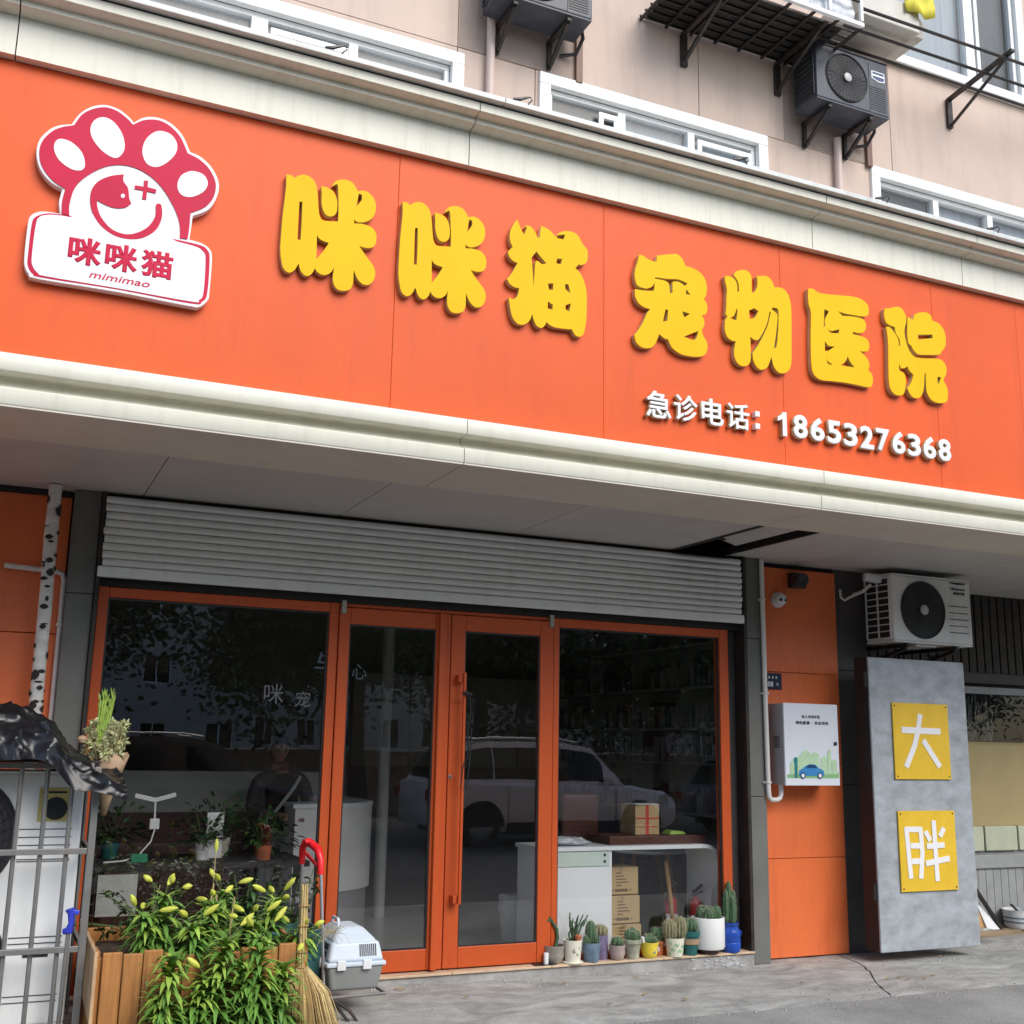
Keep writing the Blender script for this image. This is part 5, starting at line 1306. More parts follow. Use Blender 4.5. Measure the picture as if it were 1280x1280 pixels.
m.tube([(1.90, 6.80, 0.155), (1.99, 6.80, 0.09), (2.04, 6.80, 0.02), (2.0, 6.80, 0.015), (1.93, 6.80, 0.10), (1.90, 6.80, 0.155)], 0.009, 8)
m.build('stand', 'black_metal', ct, smooth=True)
for yy in (6.44, 6.86):
    MB().lathe([(0.02, -0.012), (0.05, -0.014), (0.055, -0.006), (0.055, 0.006), (0.05, 0.014), (0.02, 0.012)], (1.85, yy, 0.085), 18, RX).build('wheel', 'black_plastic', ct, smooth=True)
pc = thing('pet_carrier', (2.02, 6.65, 0.18), 'light blue and grey plastic pet carrier standing on the cart', 'pet carrier')
def taper(x0, x1, y0, y1, z0, ix, iy, z1): return [(x0, y0, z0), (x1, y0, z0), (x1, y1, z0), (x0, y1, z0), (x0 + ix, y0 + iy, z1), (x1 - ix, y0 + iy, z1), (x1 - ix, y1 - iy, z1), (x0 + ix, y1 - iy, z1)]
X0, X1, Y0, Y1 = 1.865, 2.205, 6.49, 6.98
MB().hexa([(X0 + .03, Y0 + .03, .178), (X1 - .03, Y0 + .03, .178), (X1 - .03, Y1 - .03, .178), (X0 + .03, Y1 - .03, .178), (X0 + .005, Y0 + .005, .315), (X1 - .005, Y0 + .005, .315), (X1 - .005, Y1 - .005, .315), (X0 + .005, Y1 - .005, .315)]).build('base_shell', 'carrier_bottom', pc, bevel=0.02, seg=4)
MB().box(X0 - .004, X1 + .004, Y0 - .004, Y1 + .004, .310, .335).build('rim', 'carrier_top', pc, bevel=0.008, seg=3)
MB().hexa([(X0 + .006, Y0 + .006, .334), (X1 - .006, Y0 + .006, .334), (X1 - .006, Y1 - .006, .334), (X0 + .006, Y1 - .006, .334), (X0 + .03, Y0 + .035, .44), (X1 - .03, Y0 + .035, .44), (X1 - .03, Y1 - .035, .44), (X0 + .03, Y1 - .035, .44)]).build('top_shell', 'carrier_top', pc, bevel=0.02, seg=4)
MB().hexa([(X0 + .034, Y0 + .04, .435), (X1 - .034, Y0 + .04, .435), (X1 - .034, Y1 - .04, .435), (X0 + .034, Y1 - .04, .435), (X0 + .10, Y0 + .14, .505), (X1 - .10, Y0 + .14, .505), (X1 - .10, Y1 - .12, .505), (X0 + .10, Y1 - .12, .505)]).build('dome', 'carrier_top', pc, bevel=0.02, seg=4)
m = MB()
for k in range(9):
    x = 2.055 + k * 0.0115
    zb, zt = .362, .425
    f = lambda z: Y0 + .006 + (z - .334) / .106 * .029 - .0025
    m.hexa([(x, f(zb), zb), (x + .006, f(zb), zb), (x + .006, f(zb) + .004, zb), (x, f(zb) + .004, zb), (x, f(zt), zt), (x + .006, f(zt), zt), (x + .006, f(zt) + .004, zt), (x, f(zt) + .004, zt)])
m.build('vent_slot', 'black', pc)
m = MB()
for k in range(8):
    y = Y0 + .08 + k * 0.022
    for r0 in range(2):
        zb, zt = .355 + r0 * .04, .385 + r0 * .04
        f = lambda z: X0 + .006 + (z - .334) / .106 * .024 - .0025
        m.hexa([(f(zb), y, zb), (f(zb) + .004, y, zb), (f(zb) + .004, y + .012, zb), (f(zb), y + .012, zb), (f(zt), y, zt), (f(zt) + .004, y, zt), (f(zt) + .004, y + .012, zt), (f(zt), y + .012, zt)])
m.build('side_vent', 'black', pc)
for xx, yy in ((2.07, Y0 - .012), (1.92, Y0 - .012)):
    MB().box(xx, xx + .05, yy, yy + .012, .295, .348).build('latch', 'white_plastic', pc, bevel=0.004)
MB().box(X0 - .012, X0 - .002, Y0 + .12, Y0 + .2, .295, .348).build('latch', 'white_plastic', pc, bevel=0.004)
MB().tube([(X0 + .12, Y0 + .22, .50), (X0 + .12, Y0 + .24, .535), (X0 + .12, Y0 + .34, .535), (X0 + .12, Y0 + .36, .50)], 0.009, 8).build('carry_handle', 'carrier_top', pc, smooth=True)
m = MB()
for k in range(30):
    p = Vector((1.86 + rnd.uniform(-.01, .09), 6.55 + rnd.uniform(-.04, .08), 0.49))
    d = Vector((rnd.uniform(-.7, .4), rnd.uniform(-.6, .3), rnd.uniform(-.2, .5))).normalized()
    m.tube([p, p + d * .05 + Vector((0, 0, .01)), p + d * .10 - Vector((0, 0, .03))], 0.0012, 4, cap=False)
tag(stuff(m.build('dry_grass', 'dry_stalk')), 'wisp of dry grass caught on top of the pet carrier', 'dry grass')

# ================================================================== cactus pots on the step
def pot_profile(kind, r, h):
    if kind == 'round': return [(0, 0), (r * .6, 0), (r * .7, h * .05), (r * .95, h * .45), (r * .9, h * .75), (r * .98, h * .9), (r, h), (r * .88, h), (r * .84, h * .88), (0, h * .87)]
    if kind == 'cup': return [(0, 0), (r * .78, 0), (r * .8, h * .03), (r, h * .97), (r, h), (r * .9, h), (r * .86, h * .9), (0, h * .89)]
    if kind == 'rim': return [(0, 0), (r * .68, 0), (r * .88, h * .78), (r * 1.0, h * .79), (r, h), (r * .86, h), (r * .84, h * .9), (0, h * .89)]
    if kind == 'jar': return [(0, 0), (r * .8, 0), (r * .92, h * .06), (r * .96, h * .3), (r * .92, h * .34), (r * .97, h * .38), (r * .92, h * .5), (r * .98, h * .56), (r * .9, h * .72), (r * .72, h * .86), (r * .8, h), (r * .7, h), (r * .66, h * .9), (0, h * .89)]
    return [(0, 0), (r * .93, 0), (r, h * .06), (r, h * .97), (r * .98, h), (r * .9, h), (r * .88, h * .9), (0, h * .89)]
SZ = 0.1035
def pot(x, y, r, h, kind, m_, label, z=SZ):
    t = thing('plant_pot', (x, y, z), label, 'potted plant', 'small potted plants on the door step')
    MB().lathe(pot_profile(kind, r, h), (x, y, z), 22).build('pot', m_, t, smooth=True)
    MB().lathe([(0, h * .905), (r * .8, h * .905), (r * .8, h * .915), (0, h * .93)], (x, y, z), 14).build('soil', 'soil', t)
    return t
def ball_cactus(t, x, y, z, r, h, ribs=11, m_='cactus', spines=90, seed=1):
    rr = random.Random(seed)
    prof = [(r * math.sin(a) ** .8 if a > 0 else 0.0, z + h / 2 - h / 2 * math.cos(a)) for a in [PI * k / 12 for k in range(13)]]
    prof[0] = (0.0, z); prof[-1] = (0.0, z + h)
    MB().lathe(prof, (x, y, 0), ribs * 4, None, lambda a, zz: 1 + 0.09 * math.cos(a * ribs)).build('cactus', m_, t, smooth=True)
    s = MB()
    for k in range(spines):
        a = (rr.randrange(ribs)) * 2 * PI / ribs; u = rr.uniform(.15, .98); q = PI * u
        p = Vector((r * 1.08 * math.sin(q) ** .8 * math.cos(a), r * 1.08 * math.sin(q) ** .8 * math.sin(a), h / 2 - h / 2 * math.cos(q)))
        d = Vector((p.x, p.y, (p.z - h / 2))).normalized() + Vector((rr.gauss(0, .5), rr.gauss(0, .5), rr.gauss(0, .5)))
        p += Vector((x, y, z)); s.tube([p, p + d.normalized() * rr.uniform(.008, .016)], [0.0007, 0.0003], 3, cap=False)
    stuff(s.build('spines', 'spine', t))
# 1 stone bowl with a bent dark stem
t = pot(3.675, 7.27, 0.075, 0.115, 'round', 'ceramic_stone', 'round stone coloured pot with one bent dark stem beside the door')
MB().tube([(3.68, 7.27, .20), (3.70, 7.268, .26), (3.695, 7.27, .32), (3.66, 7.268, .37), (3.635, 7.265, .405)], [0.011, 0.012, 0.012, 0.010, 0.006], 8).build('stem', 'cactus', t, smooth=True)
MB().tube([(3.66, 7.268, .37), (3.63, 7.27, .385), (3.615, 7.27, .37)], [0.009, 0.008, 0.004], 8).build('stem_tip', 'cactus', t, smooth=True)
# 2 cream mug with branching twigs
t = pot(3.80, 7.235, 0.066, 0.150, 'cup', 'ceramic_cream', 'cream cup with a small picture and a branching twiggy succulent')
MB().lathe([(0, 0), (0.07, 0), (0.074, .008), (0.07, .012), (0, .012)], (3.80, 7.235, SZ - .0005), 20).build('saucer', 'ceramic_cream', t, smooth=True)
m = MB(); r_ = random.Random(2)
for k in range(11):
    b = Vector((3.80 + r_.uniform(-.03, .03), 7.235 + r_.uniform(-.03, .03), .235)); e = b + Vector((r_.uniform(-.07, .10), r_.uniform(-.04, .04), r_.uniform(.06, .19)))
    m.tube([b, b.lerp(e, .5) + Vector((r_.uniform(-.02, .02), 0, .01)), e], [0.007, 0.007, 0.004], 6)
    m.tube([b.lerp(e, .6), b.lerp(e, .6) + Vector((r_.uniform(-.04, .04), r_.uniform(-.02, .02), .04))], [0.005, 0.003], 6)
m.build('branches', 'cactus', t, smooth=True)
MB().lathe([(0, 0), (.022, .01), (.024, .04), (0, .055)], (3.825, 7.205, .24), 12).build('brown_bulb', 'terracotta', t, smooth=True)
for dx, dz, rr in ((-.012, .085, .016), (.012, .105, .013), (.008, .06, .009)):
    MB().lathe([(0, 0), (rr, 0), (rr, .0015), (0, .0015)], (3.80 + dx, 7.1775 + .0, SZ + dz), 10, RX).build('picture', 'ceramic_sage', t)
# 3 denim blue pot, upright cactus
t = pot(3.945, 7.235, 0.066, 0.125, 'cup', 'ceramic_blue', 'blue grey pot with an upright dark columnar cactus')
ball_cactus(t, 3.94, 7.235, .215, 0.036, 0.155, 9, 'cactus', 160, 3); ball_cactus(t, 3.972, 7.225, .215, 0.026, 0.07, 9, 'cactus', 70, 4); ball_cactus(t, 3.905, 7.23, .215, 0.024, 0.06, 9, 'cactus', 60, 5)
# 4 violet pot behind
t = pot(4.05, 7.30, 0.055, 0.160, 'straight', 'ceramic_violet', 'mottled violet pot with a round cactus, behind the denim blue one')
ball_cactus(t, 4.05, 7.30, .245, 0.052, 0.085, 12, 'cactus_brown', 160, 6)
# 5 small pinkish stone pot
t = pot(4.150, 7.235, 0.060, 0.098, 'round', 'ceramic_pink', 'small pinkish stone pot with a dark spiny tuft')
ball_cactus(t, 4.150, 7.235, .185, 0.042, 0.070, 10, 'cactus', 150, 7)
# 6 sage patterned pot
t = pot(4.275, 7.24, 0.066, 0.130, 'rim', 'ceramic_sage', 'grey green glazed pot with dark ribbed cacti')
for k, (dx, dy, rr, hh) in enumerate(((-.03, 0, .028, .085), (.005, .01, .03, .095), (.035, -.005, .026, .075), (0, -.03, .024, .07))): ball_cactus(t, 4.275 + dx, 7.24 + dy, .215, rr, hh, 9, 'cactus', 80, 20 + k)
# 7 yellow pot with flower print
t = pot(4.41, 7.23, 0.066, 0.105, 'round', 'ceramic_yellow', 'bright yellow bowl with a flower print and blue green succulents')
for k, (dx, dy, rr, hh) in enumerate(((-.03, 0, .028, .07), (.01, .01, .032, .075), (.04, -.01, .02, .05))): ball_cactus(t, 4.41 + dx, 7.23 + dy, .185, rr, hh, 9, 'cactus', 60, 30 + k)
MB().lathe([(0, 0), (.020, 0), (.018, .004), (0, .005)], (4.445, 7.183, .165), 10, Matrix.Rotation(R(75), 3, 'X')).build('flower_print', 'ceramic_pink', t, smooth=True)
MB().lathe([(0, 0), (.011, 0), (.010, .004), (0, .005)], (4.415, 7.172, .150), 10, Matrix.Rotation(R(75), 3, 'X')).build('leaf_print', 'ceramic_blue', t, smooth=True)
MB().tube([(4.36, 7.22, .19), (4.345, 7.215, .245)], [.009, .011], 8).build('white_tag', 'white_plastic', t, smooth=True)
# 8 terracotta behind
t = pot(4.515, 7.30, 0.055, 0.100, 'rim', 'terracotta', 'small red terracotta pot tucked behind the yellow bowl')
ball_cactus(t, 4.515, 7.30, .19, 0.05, 0.10, 12, 'cactus', 90, 40)
# 9 leaf patterned cream pot with two balls of golden cactus
t = pot(4.615, 7.225, 0.070, 0.125, 'cup', 'ceramic_cream', 'cream pot painted with green leaves holding two golden spiny cactus balls')
ball_cactus(t, 4.575, 7.225, .215, 0.052, 0.135, 14, 'cactus_brown', 320, 41); ball_cactus(t, 4.655, 7.22, .215, 0.050, 0.150, 14, 'cactus_brown', 320, 42)
m = MB()
for k in range(13):
    a = -PI / 2 + (k - 6) * 0.2; zc = SZ + 0.03 + 0.07 * ((k * 5) % 7) / 7; rr = 0.0725 * (0.80 + 0.2 * (zc - SZ) / .125)
    for s in (-1, 1):
        pts = []
        for j in range(5):
            u = j / 4; aa = a + s * 0.22 * u; zz = zc + 0.03 * u * (1 if k % 2 else -.5); wv = 0.008 * math.sin(PI * u * .9 + .15)
            pts.append(((4.615 + rr * math.cos(aa), 7.225 + rr * math.sin(aa), zz - wv), (4.615 + rr * math.cos(aa), 7.225 + rr * math.sin(aa), zz + wv)))
        m.add([p for q in pts for p in q], [(2 * j, 2 * j + 2, 2 * j + 3, 2 * j + 1) for j in range(4)])
m.build('painted_leaves', 'print_green', t)
# 10 teal pot with brown band
t = pot(4.752, 7.235, 0.070, 0.165, 'rim', 'ceramic_teal', 'dark teal pot with a brown band and a round grey cactus')
ball_cactus(t, 4.745, 7.235, .255, 0.060, 0.095, 13, 'cactus', 200, 43)
MB().lathe([(0.0605, .075), (0.0625, .075), (0.0655, .112), (0.0635, .112)], (4.752, 7.235, SZ), 22).build('band', 'band_brown', t, smooth=True)
# 11 large white planter on brown saucer
t = pot(4.915, 7.245, 0.120, 0.215, 'straight', 'ceramic_white', 'large white pot on a brown base with a clump of spiny cacti', z=SZ + 0.035)
MB().lathe([(0, 0), (0.07, 0), (0.085, .034), (0, .0345)], (4.915, 7.245, SZ), 22).build('base', 'saucer_brown', t, smooth=True)
for k in range(9):
    a = k * 2.4; q = 0.028 * math.sqrt(k); ball_cactus(t, 4.915 + q * math.cos(a), 7.245 + q * math.sin(a) * .9, .325, 0.034, 0.085 + .03 * ((k * 3) % 4) / 4, 9, 'cactus', 70, 50 + k)
# 12 cobalt jar with tall cactus
t = pot(5.105, 7.24, 0.078, 0.205, 'jar', 'ceramic_cobalt', 'cobalt blue ribbed jar with a tall green columnar cactus by the pilaster')
MB().tube([(5.17, 7.235, .25), (5.19, 7.232, .245), (5.195, 7.232, .225), (5.175, 7.235, .21)], .006, 6).build('ear', 'ceramic_cobalt', t, smooth=True)
for k, (dx, dy, rr, hh) in enumerate(((-.028, .0, .026, .25), (.006, .012, .028, .31), (.034, -.005, .024, .24), (.008, -.03, .022, .21))): ball_cactus(t, 5.10 + dx, 7.24 + dy, .285, rr, hh, 6, 'cactus', 50, 70 + k)
# small door stop
t = thing('door_stop', (3.60, 7.245, .104), 'small white cylinder standing by the right door corner', 'door stop')
MB().lathe([(0, 0), (.017, 0), (.017, .07), (.015, .074), (0, .075)], (3.60, 7.24, SZ), 14).build('cylinder', 'white_plastic', t, smooth=True)
MB().box(3.50, 3.66, 7.20, 7.262, SZ, SZ + .004).build('rubber_foot', 'black_plastic', t)
# ================================================================== right: steel door with the two yellow sheets, neighbour's front
sd = thing('steel_door', (6.76, 6.97, 0.05), 'grey sheet steel door standing open beside the column with two yellow signs', 'door')
MB().box(6.262, 7.268, 6.955, 6.975, 0.075, 2.283).build('leaf', 'steel_sheet', sd, bevel=0.006)
fr = MB()
fr.box(6.262, 6.312, 6.976, 7.03, 0.075, 2.283); fr.box(7.218, 7.268, 6.976, 7.03, 0.075, 2.283); fr.box(6.313, 7.217, 6.976, 7.03, 2.233, 2.283); fr.box(6.313, 7.217, 6.976, 7.03, 0.075, 0.125); fr.box(6.313, 7.217, 6.976, 7.03, 1.15, 1.2)
fr.build('frame', 'black', sd)
for zz in (0.45, 2.05):
    MB().tube([(6.25, 6.985, zz), (6.25, 6.985, zz + .12)], .014, 8).build('hinge', 'black_metal', sd, smooth=True)
MB().box(6.262, 6.30, 7.031, 7.12, 0.075, 2.283).build('rear_flange', 'black', sd)
def sheet(label, x0, x1, z0, z1, strokes, rz):
    t = thing('yellow_sign', ((x0 + x1) / 2, 6.95, z0), label, 'sign', 'yellow signs on the steel door')
    MB().box(x0, x1, 6.938, 6.950, z0, z1).build('sheet', 'sheet_yellow', t, bevel=0.002, seg=1)
    for i, s in enumerate(strokes):
        MB().prism(ribbon(s, 0.048, 0), 6.9345 - i * .0004, 6.9378).build('stroke', 'stroke_white', t)
    for xx in (x0 + .022, x1 - .022):
        for zz in (z0 + .022, z1 - .022):
            MB().lathe([(0, 0), (.007, 0), (.006, .003), (0, .004)], (xx, 6.938, zz), 10, RX).build('screw', 'black_metal', t, smooth=True)
    return t
def sc(st): return [[(x * 6.935 / 6.88, 1.55 + (z - 1.55) * 6.935 / 6.88) for x, z in s] for s in st]
sheet('upper yellow square sign with a white character of three strokes', 6.470, 7.048, 1.345, 1.935, sc([[(6.698, 1.849), (6.668, 1.724), (6.625, 1.606), (6.527, 1.438)], [(6.499, 1.723), (6.9, 1.718)], [(6.715, 1.647), (6.875, 1.443)]]), 0)
st2 = sc([[(6.495, 0.985), (6.51, 0.75), (6.52, 0.61)], [(6.48, 0.972), (6.645, 0.971)], [(6.638, 0.985), (6.644, 0.792), (6.618, 0.607)], [(6.529, 0.851), (6.622, 0.849)], [(6.533, 0.735), (6.617, 0.737)], [(6.685, 0.955), (6.731, 0.885)], [(6.877, 0.978), (6.83, 0.915)], [(6.774, 1.036), (6.776, 0.84), (6.782, 0.583)], [(6.69, 0.844), (6.872, 0.851)], [(6.672, 0.717), (6.916, 0.749)]])
t2 = thing('yellow_sign', (6.76, 6.95, .51), 'lower yellow square sign with a white character of many strokes', 'sign', 'yellow signs on the steel door')
MB().box(6.475, 7.055, 6.938, 6.950, 0.505, 1.105).build('sheet', 'sheet_yellow', t2, bevel=0.002, seg=1)
for i, s in enumerate(st2): MB().prism(ribbon(s, 0.042, 0), 6.9345 - i * .0004, 6.9378).build('stroke', 'stroke_white', t2)
for xx in (6.497, 7.033):
    for zz in (.527, 1.083): MB().lathe([(0, 0), (.007, 0), (.006, .003), (0, .004)], (xx, 6.938, zz), 10, RX).build('screw', 'black_metal', t2, smooth=True)

nb = thing('neighbour_shopfront', (8.5, 7.9, 0), 'dark recessed front of the neighbouring shop at the right edge', 'shop front')
m = MB()
for k in range(34): m.box(6.62 + k * 0.1, 6.70 + k * 0.1, 7.88, 7.90, 2.30, 3.03)
m.build('dark_cladding', 'black_metal', nb)
MB().box(6.6, 14, 7.905, 8.0, 2.2, 3.04).build('wall_band', 'dark_stone', nb)
MB().box(6.6, 8.0, 7.905, 8.0, 0, 2.2).build('wall_left', 'dark_stone', nb)
MB().box(8.0, 14, 7.86, 7.93, 2.10, 2.165).build('window_rail', 'slat_grey', nb, bevel=0.004)
sheet_xz(8.0, 14, 7.90, 1.66, 2.10).build('pane', 'pane_dim', nb)
MB().box(8.0, 14, 7.95, 7.97, 0.90, 1.66).build('tan_board', 'pink_board', nb)
for k in range(5):
    MB().box(8.0 + k * 0.42, 8.40 + k * 0.42, 7.92, 7.948, 0.68, 0.90).build('cabinet_door', 'cabinet_pale', nb, bevel=0.01)
MB().box(8.0, 8.86, 7.80, 7.86, 0.545, 0.66).build('counter_rail', 'slat_grey', nb, bevel=0.006)
for k in range(9): MB().box(8.02 + k * 0.092, 8.108 + k * 0.092, 7.83, 7.85, 0.06, 0.543).build('slat', 'slat_grey', nb, bevel=0.003)
MB().box(8.0, 14, 7.955, 7.975, 0, 0.68).build('lower_wall', 'slat_grey', nb)
rb_ = MB(); rb_.box(8.0, 14, 9.4, 9.5, 0, 3.0); rb_.box(7.91, 8.0, 8.01, 9.4, 0, 3.0); rb_.box(8.0, 14, 8.01, 9.4, 2.98, 3.08)
rb_.build('back_room', 'dark_stone', nb)
MB().box(7.9, 14, 7.62, 7.80, 0.0, 0.045).build('wooden_ledge', 'weathered_wood', nb, bevel=0.006)
m = MB()
for k in range(40):
    b = (8.1 + rnd.uniform(0, .5), 7.945, 1.67); m.tube([b, (b[0] + rnd.uniform(-.1, .15), 7.93, 1.70 + rnd.uniform(.1, .45))], 0.004, 4, cap=False)
t = tag(stuff(m.build('bundle', 'slat_grey')), 'bundle of thin grey utensils behind the neighbour window', 'utensils')
for (x0, x1, w_, m_, lab) in ((7.90, 8.02, .055, 'wood', 'pale wooden plank leaning beside the steel door'), (7.86, 7.94, .04, 'fir', 'brown wooden plank leaning behind the pale one')):
    o = MB().bar((x1 + .06, 7.70, 0.05), (x0, 7.80, 0.62), w_, .02, up=(0, 1, 0)).build('wooden_plank', m_, bevel=.002)
    tag(o, lab, 'plank', 'planks beside the steel door')
tag(MB().bar((8.28, 7.68, .05), (7.93, 7.79, .60), .03, .03).build('black_bar', 'black_metal'), 'black square bar leaning beside the wooden planks', 'bar')
t = thing('white_pail', (8.55, 7.70, .045), 'white enamel pail with a spoon at the right edge', 'pail')
MB().lathe([(0, 0), (.11, 0), (.125, .02), (.135, .15), (.142, .155), (.13, .157), (.12, .02), (0, .015)], (8.52, 7.70, .0455), 24).build('bowl', 'ceramic_white', t, smooth=True)
for zz in (.05, .085): MB().lathe([(.130, zz), (.1335, zz + .003), (.1345, zz + .009), (.1315, zz + .012)], (8.52, 7.70, .0455), 24).build('blue_stripe', 'ceramic_blue', t, smooth=True)
MB().bar((8.52, 7.66, .15), (8.33, 7.60, .26), .02, .012).build('spoon', 'ac_fin', t)
tag(MB().hexa([(8.10, 7.66, .05), (8.24, 7.66, .05), (8.24, 7.68, .05), (8.10, 7.68, .05), (8.06, 7.74, .27), (8.13, 7.74, .22), (8.13, 7.75, .22), (8.06, 7.75, .27)]).build('torn_paper', 'white_plastic'), 'torn white paper standing between the planks and the pail', 'paper')

# ================================================================== interior
rm = MB()
rm.add([(0.3, 7.37, .1005), (7.9, 7.37, .1005), (7.9, 12.4, .1005), (0.3, 12.4, .1005)], [(0, 1, 2, 3)])
struct(rm.build('shop_floor', 'floor_tile'))
struct(MB().box(0.3, 7.9, 12.4, 12.5, .1, 3.0).build('shop_wall_back', 'room_wall'))
struct(MB().box(0.2, 0.3, 7.605, 12.4, .1, 3.0).build('shop_wall_left', 'room_wall'))
struct(MB().box(6.30, 6.40, 8.01, 12.4, .1, 3.0).build('shop_wall_right', 'room_wall'))
struct(MB().box(0.2, 7.9, 7.62, 12.5, 3.0, 3.1).build('shop_ceiling', 'room_wall'))
t = thing('room_divider', (1.7, 9.6, .1), 'grey half height partition with a dark base inside the left window', 'partition')
MB().box(0.35, 2.6, 9.55, 9.62, 0.98, 1.30).build('panel', 'room_band', t, bevel=.004)
MB().box(0.35, 2.6, 9.56, 9.61, 0.10, 0.979).build('base', 'room_dark', t)
t = thing('work_desk', (1.2, 7.9, .1), 'long dark work desk inside the left window', 'desk')
MB().box(0.66, 2.0, 7.48, 8.15, 0.755, 0.79).build('top', 'desk_dark', t, bevel=.004)
for xx, yy in ((.72, 7.54), (.72, 8.08), (1.93, 7.54), (1.93, 8.08)): MB().box(xx - .02, xx + .02, yy - .02, yy + .02, .101, .754).build('leg', 'desk_dark', t)
MB().box(0.70, 0.93, 7.46, 7.475, 0.50, 0.74).build('hanging_panel', 'room_band', t)
t = thing('desk_lamp', (1.04, 7.72, .79), 'white Y shaped two arm lamp bracket with cable, behind the left pane', 'lamp')
MB().box(1.005, 1.065, 7.70, 7.73, .985, 1.05).build('box', 'white_plastic', t, bevel=.004)
MB().tube([(1.035, 7.715, 1.05), (1.03, 7.715, 1.165)], .007, 8).build('stem', 'white_plastic', t, smooth=True)
MB().bar((1.03, 7.715, 1.165), (0.90, 7.70, 1.195), .012, .028).build('arm', 'white_plastic', t, bevel=.003)
MB().bar((1.03, 7.715, 1.165), (1.155, 7.70, 1.20), .012, .028).build('arm', 'white_plastic', t, bevel=.003)
MB().tube([(1.04, 7.71, .985), (1.02, 7.70, .91), (.95, 7.68, .83), (.86, 7.66, .80), (.74, 7.64, .795)], .005, 6).build('cable', 'white_plastic', t, smooth=True)
MB().tube([(1.035, 7.75, 0.79), (1.035, 7.735, 1.0)], .008, 6).build('post', 'black_plastic', t, smooth=True)
def house_plant(x, y, z, r, h, m_, label, seed, n=110, H=.22):
    q = random.Random(seed); t = thing('house_plant', (x, y, z), label, 'potted plant', 'house plants inside the left window')
    MB().lathe(pot_profile('cup', r, h), (x, y, z), 18).build('pot', m_, t, smooth=True)
    lf = MB()
    for k in range(n):
        d = Vector((q.gauss(0, 1), q.gauss(0, 1), q.gauss(.9, .5))).normalized(); p = Vector((x, y, z + h)) + d * q.uniform(.02, H)
        lf.blade(p, d + Vector((0, 0, -.2)), (q.random(), q.random(), 1), q.uniform(.04, .08), .025, .4, 3)
    stuff(lf.build('leaves', 'leaf_house', t, smooth=True))
    st = MB()
    for k in range(9):
        d = Vector((q.gauss(0, .6), q.gauss(0, .6), 1)).normalized(); st.tube([(x, y, z + h * .9), Vector((x, y, z + h)) + d * H * .9], .002, 4, cap=False)
    st.build('stems', 'stem', t)
house_plant(1.345, 7.72, .791, .045, .10, 'ceramic_white', 'small plant in a white pot on the desk behind the left pane', 1)
house_plant(1.50, 7.95, .791, .07, .12, 'ceramic_cream', 'bushy plant in a pale pot further back on the desk', 2, 160, .3)
house_plant(0.80, 7.95, .791, .06, .10, 'ceramic_teal', 'dark leafy plant at the left end of the desk', 3, 160, .26)
house_plant(1.72, 7.62, .791, .06, .09, 'terracotta', 'trailing plant at the right end of the desk', 5, 150, .24)
tag(MB().box(1.38, 1.49, 7.80, 7.83, .79, 1.08).build('white_card', 'white_plastic', bevel=.003), 'white card standing between the plants on the desk', 'card')
tag(MB().box(0.90, 1.0, 7.62, 7.70, .791, .84).build('green_box', 'green_thing', bevel=.004), 'small green box on the dark desk', 'box')

# reception desk with a curved white front
t = thing('reception_desk', (2.55, 8.9, .1), 'white reception desk with a curved front behind the left door', 'desk')
m = MB(); n = 20; pts = [(2.2 + .78 * math.sin(PI / 2 * k / n), 9.35 - .62 * math.cos(PI / 2 * k / n)) for k in range(n + 1)] + [(2.98, 10.4), (2.2, 10.4)]
def col(pts, z0, z1):
    n = len(pts); m = MB(); m.add([(x, y, z0) for x, y in pts] + [(x, y, z1) for x, y in pts], [(i, (i + 1) % n, (i + 1) % n + n, i + n) for i in range(n)] + [tuple(range(n - 1, -1, -1)), tuple(range(n, 2 * n))]); return m
col(pts, .42, 1.05).build('body', 'ceramic_white', t)
col([(2.2 + (x - 2.2) * .97, y + .01) for x, y in pts], .101, .419).build('plinth', 'ebox_side', t)
col([(2.18 + (x - 2.2) * 1.03, y - .015) for x, y in pts], 1.0505, 1.08).build('counter_top', 'desk_white', t)
tag(MB().tube([(3.18, 9.6, .1), (3.18, 9.6, 2.95)], .05, 14).build('grey_post', 'room_band', smooth=True), 'slim grey post inside behind the left door pane', 'post')
t = thing('trash_bin', (3.78, 8.25, .1), 'white step bin inside the right door', 'bin')
MB().lathe([(0, 0), (.085, 0), (.09, .01), (.105, .29), (.11, .295), (.108, .30), (0, .305)], (3.80, 8.22, .1015), 22).build('body', 'white_plastic', t, smooth=True)
MB().lathe([(.112, .30), (.114, .315), (.10, .335), (0, .34)], (3.80, 8.22, .1015), 22).build('lid', 'white_plastic', t, smooth=True)
MB().tube([(3.70, 8.20, .40), (3.665, 8.17, .385), (3.665, 8.17, .33), (3.70, 8.19, .28)], .007, 6).build('bag_edge', 'white_plastic', t, smooth=True)
MB().box(3.79, 3.83, 8.10, 8.14, .102, .125).build('pedal', 'black_plastic', t)

